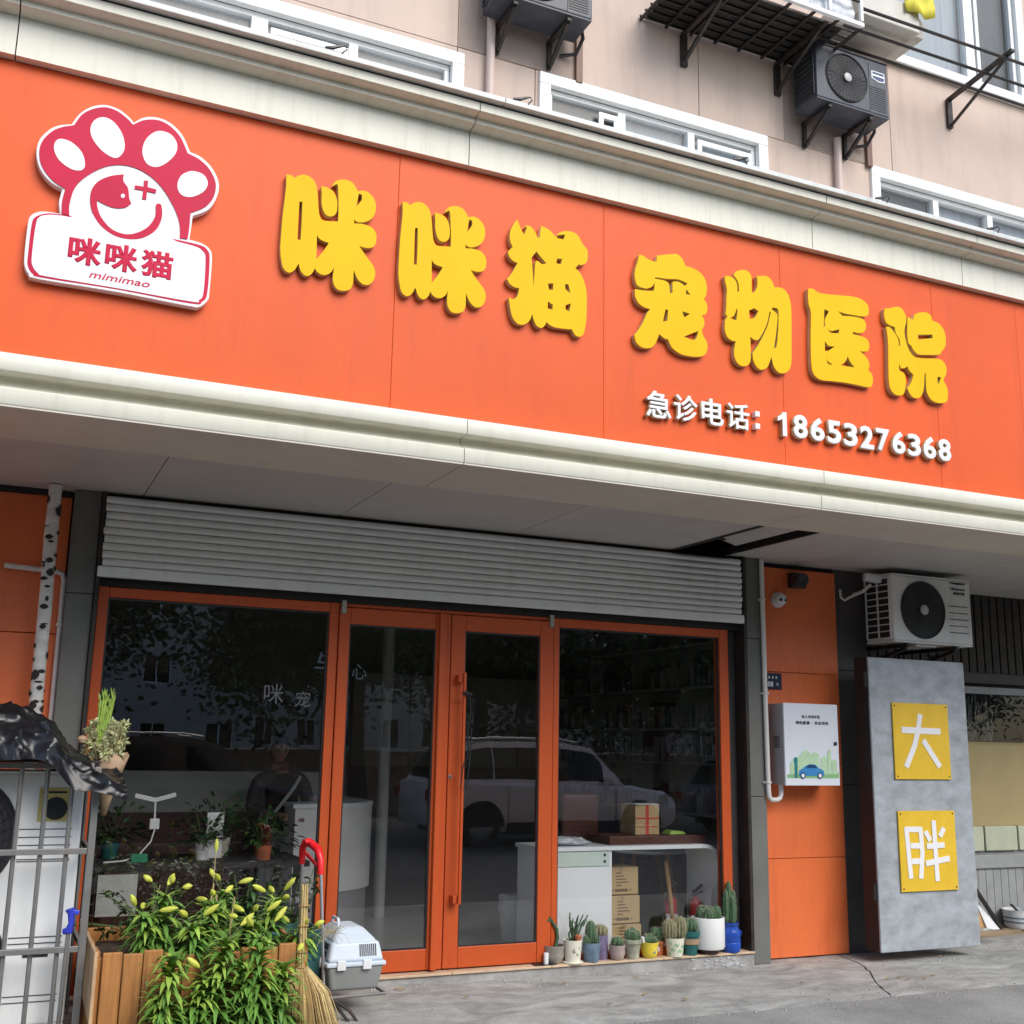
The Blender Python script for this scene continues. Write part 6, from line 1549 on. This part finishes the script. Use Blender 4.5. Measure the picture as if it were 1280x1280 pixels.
# white counter behind the right pane, rounded at its far end
wc = thing('white_counter', (4.4, 7.7, .1), 'white counter with a rounded end behind the right shop pane', 'counter')
MB().box(3.665, 4.225, 7.44, 7.46, .102, .8165).build('front_panel', 'desk_white', wc, bevel=.003)
MB().box(3.665, 3.685, 7.461, 7.86, .102, .8165).build('side_panel', 'desk_white', wc)
MB().box(4.205, 4.225, 7.461, 7.86, .102, .8165).build('inner_panel', 'desk_white', wc)
MB().box(3.68, 4.20, 7.43, 7.4395, .71, .812).build('drawer_front', 'desk_mint', wc, bevel=.002)
for xx in (3.71, 4.16):
    for zz in (.74, .785): MB().lathe([(0, 0), (.011, 0), (.009, .004), (0, .005)], (xx, 7.4295, zz), 10, RX).build('screw_cap', 'black_plastic', wc, smooth=True)
arc = [(3.645, .845), (5.02, .845)] + [(5.02 + .15 * math.sin(PI / 2 * k / 8), .695 + .15 * math.cos(PI / 2 * k / 8)) for k in range(1, 9)] + [(5.17, .102)]
arc2 = [(5.142, .102)] + [(5.02 + .122 * math.sin(PI / 2 * (8 - k) / 8), .695 + .122 * math.cos(PI / 2 * (8 - k) / 8)) for k in range(0, 8)] + [(5.02, .817), (3.645, .817)]
MB().prism(arc + arc2, 7.42, 7.865).build('top_shell', 'desk_white', wc)
for k, (z0, lab) in enumerate(((.105, 'cardboard box at the bottom of the stack under the white counter'), (.285, 'middle cardboard box of the stack under the white counter'), (.485, 'topmost cardboard box of the stack under the white counter'))):
    hh = .175 if k == 0 else .195
    t = thing('cardboard_box', (4.40, 7.68, z0), lab, 'box', 'cardboard boxes stacked under the counter')
    x0, x1 = 4.235, 4.535; y0 = 7.55 + .02 * k
    MB().box(x0, x1, y0, y0 + .26, z0, z0 + hh - .003).build('carton', 'carton', t, bevel=.003)
    MB().box(x0 + .135, x0 + .165, y0 - .0012, y0 - .0002, z0 + hh - .03, z0 + hh - .004).build('tape', 'band_brown', t)
    for r0 in range(5):
        MB().box(x0 + .11, x0 + .115 + .02 * ((r0 * 7) % 4 + 2), y0 - .0015, y0 - .0003, z0 + .06 + r0 * .022, z0 + .068 + r0 * .022).build('print_line', 'carton_print', t)
    MB().box(x0 + .10, x0 + .21, y0 - .0015, y0 - .0003, z0 + .02, z0 + .04).build('print_line', 'carton_print', t)
    for xx in (x0 + .08, x0 + .225): MB().box(xx, xx + .012, y0 - .0015, y0 - .0003, z0 + .025, z0 + .037).build('print_mark', 'carton_print', t)
t = thing('round_table', (5.0, 8.5, .1), 'round white table with slanted wooden legs behind the counter', 'table')
MB().lathe([(0, 0), (.36, 0), (.37, .012), (.36, .022), (0, .022)], (5.15, 8.5, .70), 36).build('top', 'desk_white', t, smooth=True)
for a in (0.5, 2.1, 3.7, 5.2):
    MB().tube([(5.15 + .20 * math.cos(a), 8.5 + .2 * math.sin(a), .70), (5.15 + .34 * math.cos(a), 8.5 + .34 * math.sin(a), .102)], [.022, .013], 10).build('leg', 'wood', t, smooth=True)
t = thing('wooden_stick', (5.0, 7.9, .1), 'pale wooden table leg slanting under the white counter', 'stick')
MB().tube([(4.86, 7.72, .70), (4.90, 7.72, .40), (4.93, 7.72, .11)], [.016, .018, .015], 10).build('stick', 'wood', t, smooth=True)
ex = thing('fire_extinguisher', (5.07, 7.62, .1), 'red fire extinguisher under the rounded end of the counter', 'fire extinguisher')
MB().lathe([(0, 0), (.052, 0), (.056, .01), (.056, .27), (.048, .305), (.022, .33), (.018, .35), (0, .352)], (5.055, 7.62, .1015), 22).build('cylinder', 'ext_red', ex, smooth=True)
MB().lathe([(.0565, .15), (.057, .152), (.057, .205), (.0565, .207)], (5.055, 7.62, .1015), 22).build('label', 'white_plastic', ex, smooth=True)
MB().bar((5.02, 7.60, .475), (5.11, 7.60, .53), .016, .022).build('lever', 'black_plastic', ex, bevel=.003)
MB().bar((5.02, 7.60, .46), (5.11, 7.60, .475), .016, .018).build('grip', 'black_plastic', ex, bevel=.003)
MB().tube([(5.04, 7.59, .46), (4.99, 7.585, .46), (4.975, 7.585, .40), (4.985, 7.585, .26)], .009, 8).build('hose', 'black_plastic', ex, smooth=True)
ex2 = copy_tree(ex); ex2.location = (4.94, 7.77, .1); ex2['label'] = 'second red fire extinguisher in the shade behind the first'
t = tag(MB().box(4.24, 5.10, 7.50, 7.86, .846, .905).build('wooden_tray', 'wood_dark', bevel=.004), 'dark red wooden trays lying on the white counter', 'tray')
bx_ = thing('parcel', (4.62, 7.7, .906), 'cardboard parcel with red tape on the dark wooden tray', 'parcel')
MB().box(4.53, 4.74, 7.62, 7.84, .906, 1.125).build('carton', 'carton', bx_, bevel=.003)
MB().box(4.62, 4.648, 7.6185, 7.6195, .907, 1.124).build('tape', 'red_tape', bx_); MB().box(4.532, 4.738, 7.6172, 7.6182, 1.02, 1.03).build('tape', 'red_tape', bx_); MB().box(4.532, 4.738, 7.6172, 7.6182, .96, .966).build('tape', 'red_tape', bx_)
MB().hexa([(4.53, 7.60, 1.126), (4.74, 7.62, 1.126), (4.74, 7.72, 1.13), (4.53, 7.72, 1.13), (4.53, 7.60, 1.13), (4.74, 7.62, 1.13), (4.74, 7.72, 1.134), (4.53, 7.72, 1.134)]).build('flap', 'white_plastic', bx_)
crumpled('folded_bag', 'poly_bag', (3.90, 7.56, .875), (.19, .10, .032), 'folded pale plastic bag on the white counter', 'bag', 2.2, .3, 2.0, 4, flat_z=.847)
tag(MB().hexa([(4.82, 7.6, .906), (4.97, 7.6, .906), (4.97, 7.72, .906), (4.82, 7.72, .906), (4.84, 7.61, .93), (4.95, 7.61, .925), (4.94, 7.7, .93), (4.85, 7.7, .935)]).build('paper_packet', 'leaf_young'), 'small lime green packet on the wooden tray', 'packet')
t = thing('office_chair', (4.38, 8.2, .1), 'dark chair back behind the white counter', 'chair')
MB().box(4.22, 4.55, 8.22, 8.27, .80, 1.18).build('backrest', 'wood_dark', t, bevel=.04, seg=4)
MB().box(4.20, 4.57, 8.20, 8.62, .48, .54).build('seat', 'desk_dark', t, bevel=.02)
for xx in (4.23, 4.54):
    for yy in (8.23, 8.58): MB().box(xx - .015, xx + .015, yy - .015, yy + .015, .102, .479).build('leg', 'desk_dark', t)
    MB().box(xx - .012, xx + .012, 8.235, 8.255, .541, .81).build('back_post', 'desk_dark', t)
# shelves of books and boxes along the right wall
bs_ = thing('bookshelf', (6.1, 10, .1), 'tall shelf of books and boxes on the inner right wall', 'bookshelf')
for zz in (.45, .95, 1.40, 1.72, 2.10, 2.5): MB().box(5.98, 6.299, 8.3, 12.2, zz, zz + .022).build('shelf', 'shelf', bs_)
for yy in (8.3, 9.2, 10.1, 11.0, 12.18): MB().box(5.98, 6.298, yy, yy + .02, .1, 2.9).build('upright', 'shelf', bs_)
r_ = random.Random(77)
for zz in (.473, .973, 1.423, 1.743, 2.123):
    y = 8.34
    bk_ = {'book_a': MB(), 'book_b': MB(), 'book_c': MB(), 'shelf': MB()}
    while y < 12.1:
        wv = r_.uniform(.02, .07)
        if r_.random() < .72 and not any(abs(y + wv / 2 - q) < .06 for q in (9.21, 10.11, 11.01)):
            bk_[r_.choice(['book_a', 'book_a', 'book_b', 'book_c', 'shelf'])].box(6.02 + r_.uniform(0, .05), 6.27, y, y + wv - .002, zz, zz + r_.uniform(.14, .26))
        y += wv
    for k_, mm in bk_.items():
        if mm.v: stuff(mm.build('books', k_, bs_))
t = thing('wall_cupboard', (5.0, 12.2, 1.4), 'pale wall cupboard on the back wall of the shop', 'cupboard')
for k in range(4): MB().box(3.6 + k * .66, 4.25 + k * .66, 12.02, 12.399, 1.3, 2.3).build('door', 'room_band', t, bevel=.004)

# ---- person standing inside, seen through the left pane
def skin_body(name, verts, edges, radii, material, parent, sub=2):
    me = bpy.data.meshes.new(name); me.from_pydata([tuple(v) for v in verts], edges, [])
    me.materials.append(MATS[material])
    o = bpy.data.objects.new(name, me); COL.objects.link(o); o.parent = parent
    me.transform(Matrix.Translation(-parent.location))
    md = o.modifiers.new('skin', 'SKIN')
    sv = me.skin_vertices[0].data
    for i, r in enumerate(radii):
        sv[i].radius = (r, r) if not isinstance(r, tuple) else r
    sv[0].use_root = True
    md.use_smooth_shade = True
    sd_ = o.modifiers.new('sub', 'SUBSURF'); sd_.levels = sub; sd_.render_levels = sub
    return o
PX, PY = 2.20, 9.20
pn = thing('person', (PX, PY, .1), 'person in a dark vest and pale sleeves standing inside the left window', 'person')
V = lambda x, y, z: Vector((PX + x * 1.08, PY + y * 1.08, .1 + (z - .1) * 1.08))
# legs and trunk: root at the pelvis
body_v = [V(0, 0, .78), V(.01, 0, .90), V(0, -.01, 1.05), V(-.02, -.02, 1.17), V(-.03, -.03, 1.235), V(-.04, -.045, 1.30),
          V(.085, 0, .74), V(.10, -.02, .44), V(.105, .02, .15), V(.11, -.10, .125), V(-.085, 0, .74), V(-.09, -.03, .44), V(-.09, .01, .15), V(-.10, -.11, .125),
          V(.15, -.02, 1.155), V(.20, -.06, .95), V(.12, -.24, .92), V(.09, -.30, .925), V(-.19, -.03, 1.155), V(-.24, -.07, .95), V(-.16, -.24, .93), V(-.12, -.31, .935)]
body_e = [(0, 1), (1, 2), (2, 3), (3, 4), (4, 5), (0, 6), (6, 7), (7, 8), (8, 9), (0, 10), (10, 11), (11, 12), (12, 13), (3, 14), (14, 15), (15, 16), (16, 17), (3, 18), (18, 19), (19, 20), (20, 21)]
body_r = [.11, .095, .10, .075, .048, .05, .085, .055, .04, .03, .085, .055, .04, .03, .045, .036, .028, .025, .045, .036, .028, .025]
skin_body('body', body_v, body_e, body_r, 'skin', pn)
skin_body('trousers', [body_v[i] for i in (0, 6, 7, 8, 10, 11, 12)] + [V(0, 0, .86)], [(0, 1), (1, 2), (2, 3), (0, 4), (4, 5), (5, 6), (0, 7)], [.135, .10, .074, .062, .10, .074, .062, .12], 'trousers', pn)
skin_body('vest', [body_v[i] for i in (1, 2, 3)] + [V(0, 0, .80), V(-.025, -.028, 1.225)], [(0, 1), (1, 2), (0, 3), (2, 4)], [.14, .150, .135, .15, .085], 'vest', pn)
skin_body('sleeve', [body_v[3], body_v[14], body_v[15], body_v[16]], [(0, 1), (1, 2), (2, 3)], [.10, .068, .054, .042], 'sleeve', pn)
skin_body('sleeve', [body_v[3], body_v[18], body_v[19], body_v[20]], [(0, 1), (1, 2), (2, 3)], [.10, .068, .054, .042], 'sleeve', pn)
def head(c, parent, tilt=0.25):
    bm = bmesh.new(); bmesh.ops.create_icosphere(bm, subdivisions=4, radius=1)
    for v in bm.verts:
        p = v.co
        q = Vector((p.x * .074, p.y * .092, p.z * .112))
        if p.z < -.2: q.x *= 1 - .28 * (-p.z - .2); q.y *= 1 - .12 * (-p.z - .2)
        f = -p.y
        if f > .5:
            q.y += .012 * max(0, 1 - abs(p.z - .12) / .12) * max(0, 1 - abs(abs(p.x) - .38) / .22)
            q.y -= .026 * max(0, 1 - abs(p.z + .10) / .22) * max(0, 1 - abs(p.x) / .2)
            q.y -= .006 * max(0, 1 - abs(p.z + .45) / .08) * max(0, 1 - abs(p.x) / .35)
        v.co = q
    me = bpy.data.meshes.new('head'); bm.to_mesh(me); bm.free()
    mt = Matrix.Translation(c) @ Matrix.Rotation(tilt, 4, 'X')
    me.transform(mt); o = place('head', me, 'skin', parent, smooth=True)
    for s in (-1, 1):
        MB().lathe([(0, -.01), (.018, -.006), (.024, .004), (.012, .01), (0, .008)], mt @ Vector((s * .076, .005, -.005)), 10, Matrix.Rotation(s * PI / 2, 3, 'Y')).build('ear', 'skin', parent, smooth=True)
        MB().lathe([(0, 0), (.009, .001), (.007, .004), (0, .005)], mt @ Vector((s * .03, -.086, .015)), 8, RX).build('eye', 'black', parent, smooth=True)
    MB().bar(mt @ Vector((-.022, -.088, -.052)), mt @ Vector((.022, -.088, -.052)), .006, .006).build('mouth', 'red_tape', parent)
    bm = bmesh.new(); bmesh.ops.create_icosphere(bm, subdivisions=4, radius=1)
    for v in list(bm.verts):
        p = v.co; v.co = Vector((p.x * .086, p.y * .104, p.z * .124 + .008)) * (1 + .03 * noise.noise(p * 6))
    kill = [v for v in bm.verts if (v.co.y < -.045 and v.co.z < .055) or v.co.z < -.10]
    bmesh.ops.delete(bm, geom=kill, context='VERTS')
    me = bpy.data.meshes.new('hair'); bm.to_mesh(me); bm.free(); me.transform(mt)
    place('hair', me, 'hair', parent, smooth=True)
head(V(-.05, -.06, 1.385), pn)
MB().tube([V(.10, -.13, 1.19), V(.04, -.165, 1.10), V(-.05, -.165, .98), V(-.14, -.14, .86)], [.014] * 4, 8).build('bag_strap', 'room_band', pn, smooth=True)
for s, c in ((1, V(.07, -.345, .925)), (-1, V(-.10, -.355, .935))):
    palm = [c + Vector((0.0, .04, 0)), c + Vector((-s * .012, -.01, 0)), c + Vector((-s * .02, -.045, 0))]
    skin_body('hand', palm, [(0, 1), (1, 2)], [(.024, .016), (.034, .014), (.032, .012)], 'skin', pn, 1)
    for k in range(4):
        b = palm[2] + Vector(((k - 1.5) * .017, 0, 0)); L = (.06, .07, .066, .05)[k]
        MB().tube([b + Vector((0, .02, 0)), b + Vector((0, -L * .45, -.006)), b + Vector((0, -L * .75, -.022)), b + Vector((0, -L * .85, -.04))], [.009, .0085, .008, .006], 8).build('finger', 'skin', pn, smooth=True)
    b = palm[1] + Vector((-s * .03, .01, 0))
    MB().tube([b, b + Vector((-s * .02, -.02, -.006)), b + Vector((-s * .018, -.045, -.014))], [.011, .009, .007], 8).build('thumb', 'skin', pn, smooth=True)

# ================================================================== the street behind the viewer, seen in the panes
def loft_car(name, label, loc, rz, paint, L=4.6, W=1.82, H=1.64, suv=True):
    """a parked car built from cross sections; nose towards +x"""
    t = thing(name, (0, 0, 0), label, 'car', 'cars parked behind the viewer, reflected in the glass')
    h2 = L / 2; hood = .98 if suv else .86
    # lower body: stations along x with half width, bottom z, shoulder z
    st = [(-h2, .62, .48, .80), (-h2 + .06, .80, .34, hood), (-h2 + .5, .90, .26, hood + .02), (-.9, W / 2, .24, hood + .02), (.4, W / 2, .24, hood), (h2 - 1.0, W / 2 - .01, .25, hood - .02), (h2 - .35, .86, .28, hood - .12), (h2 - .06, .72, .36, hood - .24), (h2, .58, .46, hood - .32)]
    sec = []
    for x, w2, zb, zt in st:
        sec.append([(x, -w2 * .93, zb), (x, -w2, zb + .12), (x, -w2, (zb + zt) / 2 + .05), (x, -w2 * .965, zt - .05), (x, -w2 * .90, zt), (x, w2 * .90, zt), (x, w2 * .965, zt - .05), (x, w2, (zb + zt) / 2 + .05), (x, w2, zb + .12), (x, w2 * .93, zb)])
    m = MB(); n = 10
    for s in sec: m.v += s
    for i in range(len(sec) - 1):
        for j in range(n): m.f.append((i * n + j, i * n + (j + 1) % n, (i + 1) * n + (j + 1) % n, (i + 1) * n + j))
    m.f.append(tuple(range(n - 1, -1, -1))); m.f.append(tuple((len(sec) - 1) * n + j for j in range(n)))
    m.build('body', paint, t, smooth=True)
    # cabin
    zr = H; cab = [(-h2 + .18, hood + .0, .80), (-h2 + .55, zr - .10, .66), (-h2 + 1.1, zr, .62), (.15, zr - .01, .62), (.65, zr - .10, .63), (h2 - 1.15, hood - .01, .80)]
    c = MB(); ring_ = []
    for x, z, w2 in cab: ring_.append((x, z, w2))
    for s in (-1, 1):
        for x, z, w2 in ring_: c.v.append((x, s * w2, z))
    k = len(ring_)
    for i in range(k - 1): c.f.append((i, i + 1, k + i + 1, k + i))
    # side walls from shoulder to roof
    o = len(c.v)
    for s in (-1, 1):
        for x, z, w2 in ring_: c.v.append((x, s * .83, hood - .02))
    for sidx in (0, 1):
        for i in range(k - 1): c.f.append((sidx * k + i, sidx * k + i + 1, o + sidx * k + i + 1, o + sidx * k + i))
    c.build('cabin', paint, t)
    for s in (-1, 1):
        def wall_pt(x, f):
            # point on the side wall at height fraction f
            z0_ = hood - .02
            for (xa, za, wa), (xb, zb_, wb) in zip(ring_, ring_[1:]):
                if xa <= x <= xb:
                    u = (x - xa) / (xb - xa); zt_ = za + (zb_ - za) * u; wt = wa + (wb - wa) * u; break
            return Vector((x, s * (.83 + (wt - .83) * f + .006), z0_ + (zt_ - z0_) * f))
        for xa, xb in ((-h2 + .50, -h2 + 1.08), (-h2 + 1.11, -.175), (-.145, .80)):
            g = MB(); n2 = 6; vs_ = []
            for i in range(n2 + 1):
                x = xa + (xb - xa) * i / n2; vs_ += [wall_pt(x, .12), wall_pt(x, .86)]
            g.add(vs_, [(2 * i, 2 * i + 2, 2 * i + 3, 2 * i + 1) for i in range(n2)])
            g.build('side_window', 'car_glass', t)
        MB().bar((.80, s * .86, hood + .03), (.86, s * 1.02, hood + .06), .10, .12).build('mirror', paint, t, bevel=.02)
        for xx in (-h2 + .85, h2 - .85):
            wh = MB().lathe([(.19, -.09), (.31, -.10), (.335, -.06), (.335, .06), (.31, .10), (.19, .09)], (xx, s * (W / 2 - .10), .335), 26, RX).build('wheel', 'tyre', t, smooth=True)
            rm_ = MB().lathe([(0, .06), (.06, .07), (.19, .05), (.215, .09), (.20, .095)], (xx, s * (W / 2 - .10), .335), 20, RX if s < 0 else Matrix.Rotation(-PI / 2, 3, 'X'))
            rm_.build('rim', 'rim', wh, smooth=True)
        for xx in (-h2 + .85, h2 - .85):
            arch = [(xx + .40 * math.cos(q), .335 + .40 * math.sin(q)) for q in [PI * i / 14 for i in range(15)]]
            MB().prism(arch, min(s * (W / 2 + .004), s * (W / 2 - .03)), max(s * (W / 2 + .004), s * (W / 2 - .03))).build('wheel_arch', 'tyre', t)
        for xx in (-.16, -h2 + 1.30, .95):
            MB().box(xx - .004, xx + .004, min(s * W / 2, s * (W / 2 + .003)), max(s * W / 2, s * (W / 2 + .003)), .34, hood - .08).build('door_seam', 'black', t)
        MB().box(-h2 + 1.28, h2 - 1.28, min(s * (W / 2 - .02), s * (W / 2 + .012)), max(s * (W / 2 - .02), s * (W / 2 + .012)), .25, .40).build('sill_cladding', 'tyre', t)
        MB().tube([(-h2 + .75, s * .60, H + .03), (-h2 + 1.1, s * .60, H + .055), (.1, s * .60, H + .045), (.4, s * .60, H + .0)], .014, 6).build('roof_rail', 'rim', t, smooth=True)
        MB().hexa([(h2 - .30, s * .55, hood - .34), (h2 - .02, s * .50, hood - .34), (h2 - .30, s * .88, hood - .30), (h2 - .42, s * .88, hood - .30), (h2 - .32, s * .55, hood - .20), (h2 - .08, s * .50, hood - .22), (h2 - .32, s * .87, hood - .16), (h2 - .44, s * .87, hood - .16)]).build('headlight', 'lamp_clear', t)
        MB().box(-h2 - .01, -h2 + .25, min(s * .62, s * .84), max(s * .62, s * .84), hood - .25, hood - .08).build('tail_light', 'lamp_red', t)
        MB().box(-.45, -.28, min(s * (W / 2), s * (W / 2 + .025)), max(s * (W / 2), s * (W / 2 + .025)), hood - .17, hood - .145).build('door_handle', paint, t)
    # windscreens
    for (xa, za, wa), (xb, zb_, wb) in ((ring_[0], ring_[1]), (ring_[4], ring_[5])):
        P = lambda u, v: Vector((xa + (xb - xa) * u, v * (wa + (wb - wa) * u) * .92, za + (zb_ - za) * u)) + Vector(((.008 if xb > 0 else -.008), 0, .008))
        MB().add([P(.1, -1), P(.9, -1), P(.9, 1), P(.1, 1)], [(0, 1, 2, 3)]).build('windscreen', 'car_glass', t)
    MB().box(-h2 + .4, h2 - .4, -.82, .82, .20, .27).build('underbody', 'black', t)
    t.location = loc; t.rotation_euler = (0, 0, rz)
    return t
loft_car('parked_car', 'white sport utility car mirrored in the right door pane', (8.6, -3.0, -.03), 0, 'car_white')
loft_car('parked_car', 'dark car mirrored in the left shop pane behind the plants', (2.4, -2.6, -.03), 0, 'car_black', 4.7, 1.82, 1.62)
loft_car('parked_car', 'silver car mirrored at the right of the right shop pane', (14.4, -3.4, -.03), 0, 'car_silver', 4.5, 1.78, 1.50, False)

# trees: trunk, limbs and crown of many small leaves
def tree(loc, h, cr, seed, label, leaf='leaf_tree', n=25000):
    r = random.Random(seed); t = thing('street_tree', (0, 0, 0), label, 'tree', 'street trees behind the viewer, reflected in the glass')
    base = Vector((0, 0, -.03)); fork = Vector((r.uniform(-.2, .2), r.uniform(-.2, .2), h * .33))
    m = MB(); m.tube([base, base.lerp(fork, .5) + Vector((.05, .04, 0)), fork], [.20, .16, .14], 10)
    m.build('trunk', 'bark', t, smooth=True)
    lm = MB(); clumps = []
    for k in range(12):
        a = k * 2.4; el = r.uniform(.25, 1.2); d = Vector((math.cos(a) * math.cos(el), math.sin(a) * math.cos(el), math.sin(el)))
        e = fork + d * Vector((cr, cr, h * .55)).length * .55 * r.uniform(.6, 1.0)
        e.z = min(e.z, h)
        lm.tube([fork, fork.lerp(e, .5) + Vector((0, 0, .25)), e], [.08, .05, .02], 6); clumps.append(e)
        for q in range(3):
            e2 = fork.lerp(e, r.uniform(.5, 1)) + Vector((r.gauss(0, cr * .3), r.gauss(0, cr * .3), r.gauss(0, h * .08)))
            lm.tube([fork.lerp(e, .6), e2], [.035, .01], 5, cap=False); clumps.append(e2)
    lm.build('limbs', 'bark', t, smooth=True)
    lf = MB()
    for k in range(n):
        c = clumps[r.randrange(len(clumps))]; s = cr * .26
        p = c + Vector((r.gauss(0, s), r.gauss(0, s), r.gauss(0, s * .75)))
        d = Vector((r.gauss(0, 1), r.gauss(0, 1), r.gauss(-.3, .7))).normalized(); u = d.orthogonal().normalized() * .5
        L = r.uniform(.10, .19); w2 = d.cross(u).normalized() * L * .32
        lf.v += [tuple(p), tuple(p + d * L * .5 + w2), tuple(p + d * L), tuple(p + d * L * .5 - w2)]
        q = len(lf.v) - 4; lf.f.append((q, q + 1, q + 2, q + 3))
    stuff(lf.build('crown', leaf, t))
    t.location = loc; t.rotation_euler = (0, 0, r.uniform(0, 6))
    return t
tree((0.2, -7.5, 0), 8.5, 2.5, 1, 'dark street tree mirrored at the upper left of the left pane')
tree((7.0, -8.0, 0), 8.8, 2.5, 2, 'dark street tree mirrored between the left pane and the left door', 'leaf_tree_b')
tree((14.3, -8.2, 0), 8.4, 2.6, 3, 'dark street tree mirrored in the right shop pane')
tree((18.6, -9.0, 0), 8.9, 2.8, 4, 'loose street tree mirrored at the far right of the right shop pane', 'leaf_tree_b')
tree((10.6, -10.4, 0), 8.2, 1.7, 7, 'dense street tree mirrored at the top of the left door pane')
tree((-5.5, -8.0, 0), 8.6, 2.8, 5, 'street tree behind the viewer to the left')
tree((23.5, -9.5, 0), 8.0, 2.6, 6, 'street tree behind the viewer to the far right')

# a second row of trees further back, copies of the first ones
_proto = [o for o in COL.objects if o.name.startswith('street_tree') and o.parent is None]
for k, (x, y, sc_, lab) in enumerate(((-9, -19, 1.1, 'first'), (-3.5, -20, 1.0, 'second'), (0.2, -21, 0.95, 'third'), (20.5, -19, 1.0, 'fourth'), (26.5, -21, 1.15, 'fifth'), (33, -20, 1.1, 'sixth'))):
    c_ = copy_tree(_proto[k % 5]); c_.location = (x, y, -.014); c_.rotation_euler = (0, 0, k * 1.3); c_.scale = (sc_,) * 3
    c_['label'] = lab + ' tree from the left in the farther row across the street'
# buildings across the street
def block(name, label, x0, x1, y, h, m_, floors, bays):
    t = thing(name, ((x0 + x1) / 2, y, 0), label, 'building', 'buildings across the street, reflected in the glass')
    hs = []
    fh = h / floors; bw = (x1 - x0) / bays
    for f in range(floors):
        for b in range(bays):
            hs.append((x0 + bw * b + bw * .28, x0 + bw * b + bw * .72, fh * f + fh * .32, fh * f + fh * .80))
    m = MB()
    for a, b, c, d in wall_cells(x0, x1, -.03, h, hs): m.box(a, b, y - .3, y, c, d)
    m.box(x0, x1, y - 10, y - .301, -.03, h - .2)
    m.build('wall', m_, t)
    MB().box(x0 - .2, x1 + .2, y - 10, y + .25, h, h + .3).build('roof', 'opposite_wall_b', t)
    for a, b, c, d in hs:
        w_ = MB(); w_.box(a, b, y - .14, y - .08, c, c + .06); w_.box(a, b, y - .14, y - .08, d - .06, d); w_.box(a, a + .06, y - .14, y - .08, c + .061, d - .061); w_.box(b - .06, b, y - .14, y - .08, c + .061, d - .061); w_.box((a + b) / 2 - .03, (a + b) / 2 + .03, y - .14, y - .08, c + .061, d - .061)
        w = w_.build('window', 'pvc_white', t)
        MB().box(a + .061, b - .061, y - .115, y - .105, c + .061, d - .061).build('pane', 'car_glass', w)
    return t
block('house_opposite', 'pale building with white windows mirrored in the left shop pane', -14.0, 10.2, -34.0, 8.4, 'opposite_wall', 3, 9)
block('house_opposite', 'brown building across the street mirrored in the right shop pane', 28.0, 52.0, -38.0, 13.0, 'opposite_wall_b', 4, 8)
block('house_opposite', 'added distant pale block that hides the low sky, mirrored between the trees in the door panes', 6.0, 40.0, -58.0, 7.6, 'opposite_wall', 2, 12)  # added to cover the low sky, pale so it reads as a bright patch
wl = thing('boundary_wall', (5, -11.5, 0), 'low brick garden wall across the street mirrored in the panes', 'wall')
MB().box(-25, 40, -11.7, -11.45, -.03, 1.3).build('wall', 'opposite_wall_b', wl)
MB().box(-25, 40, -11.75, -11.40, 1.301, 1.38).build('coping', 'opposite_wall', wl, bevel=.02)
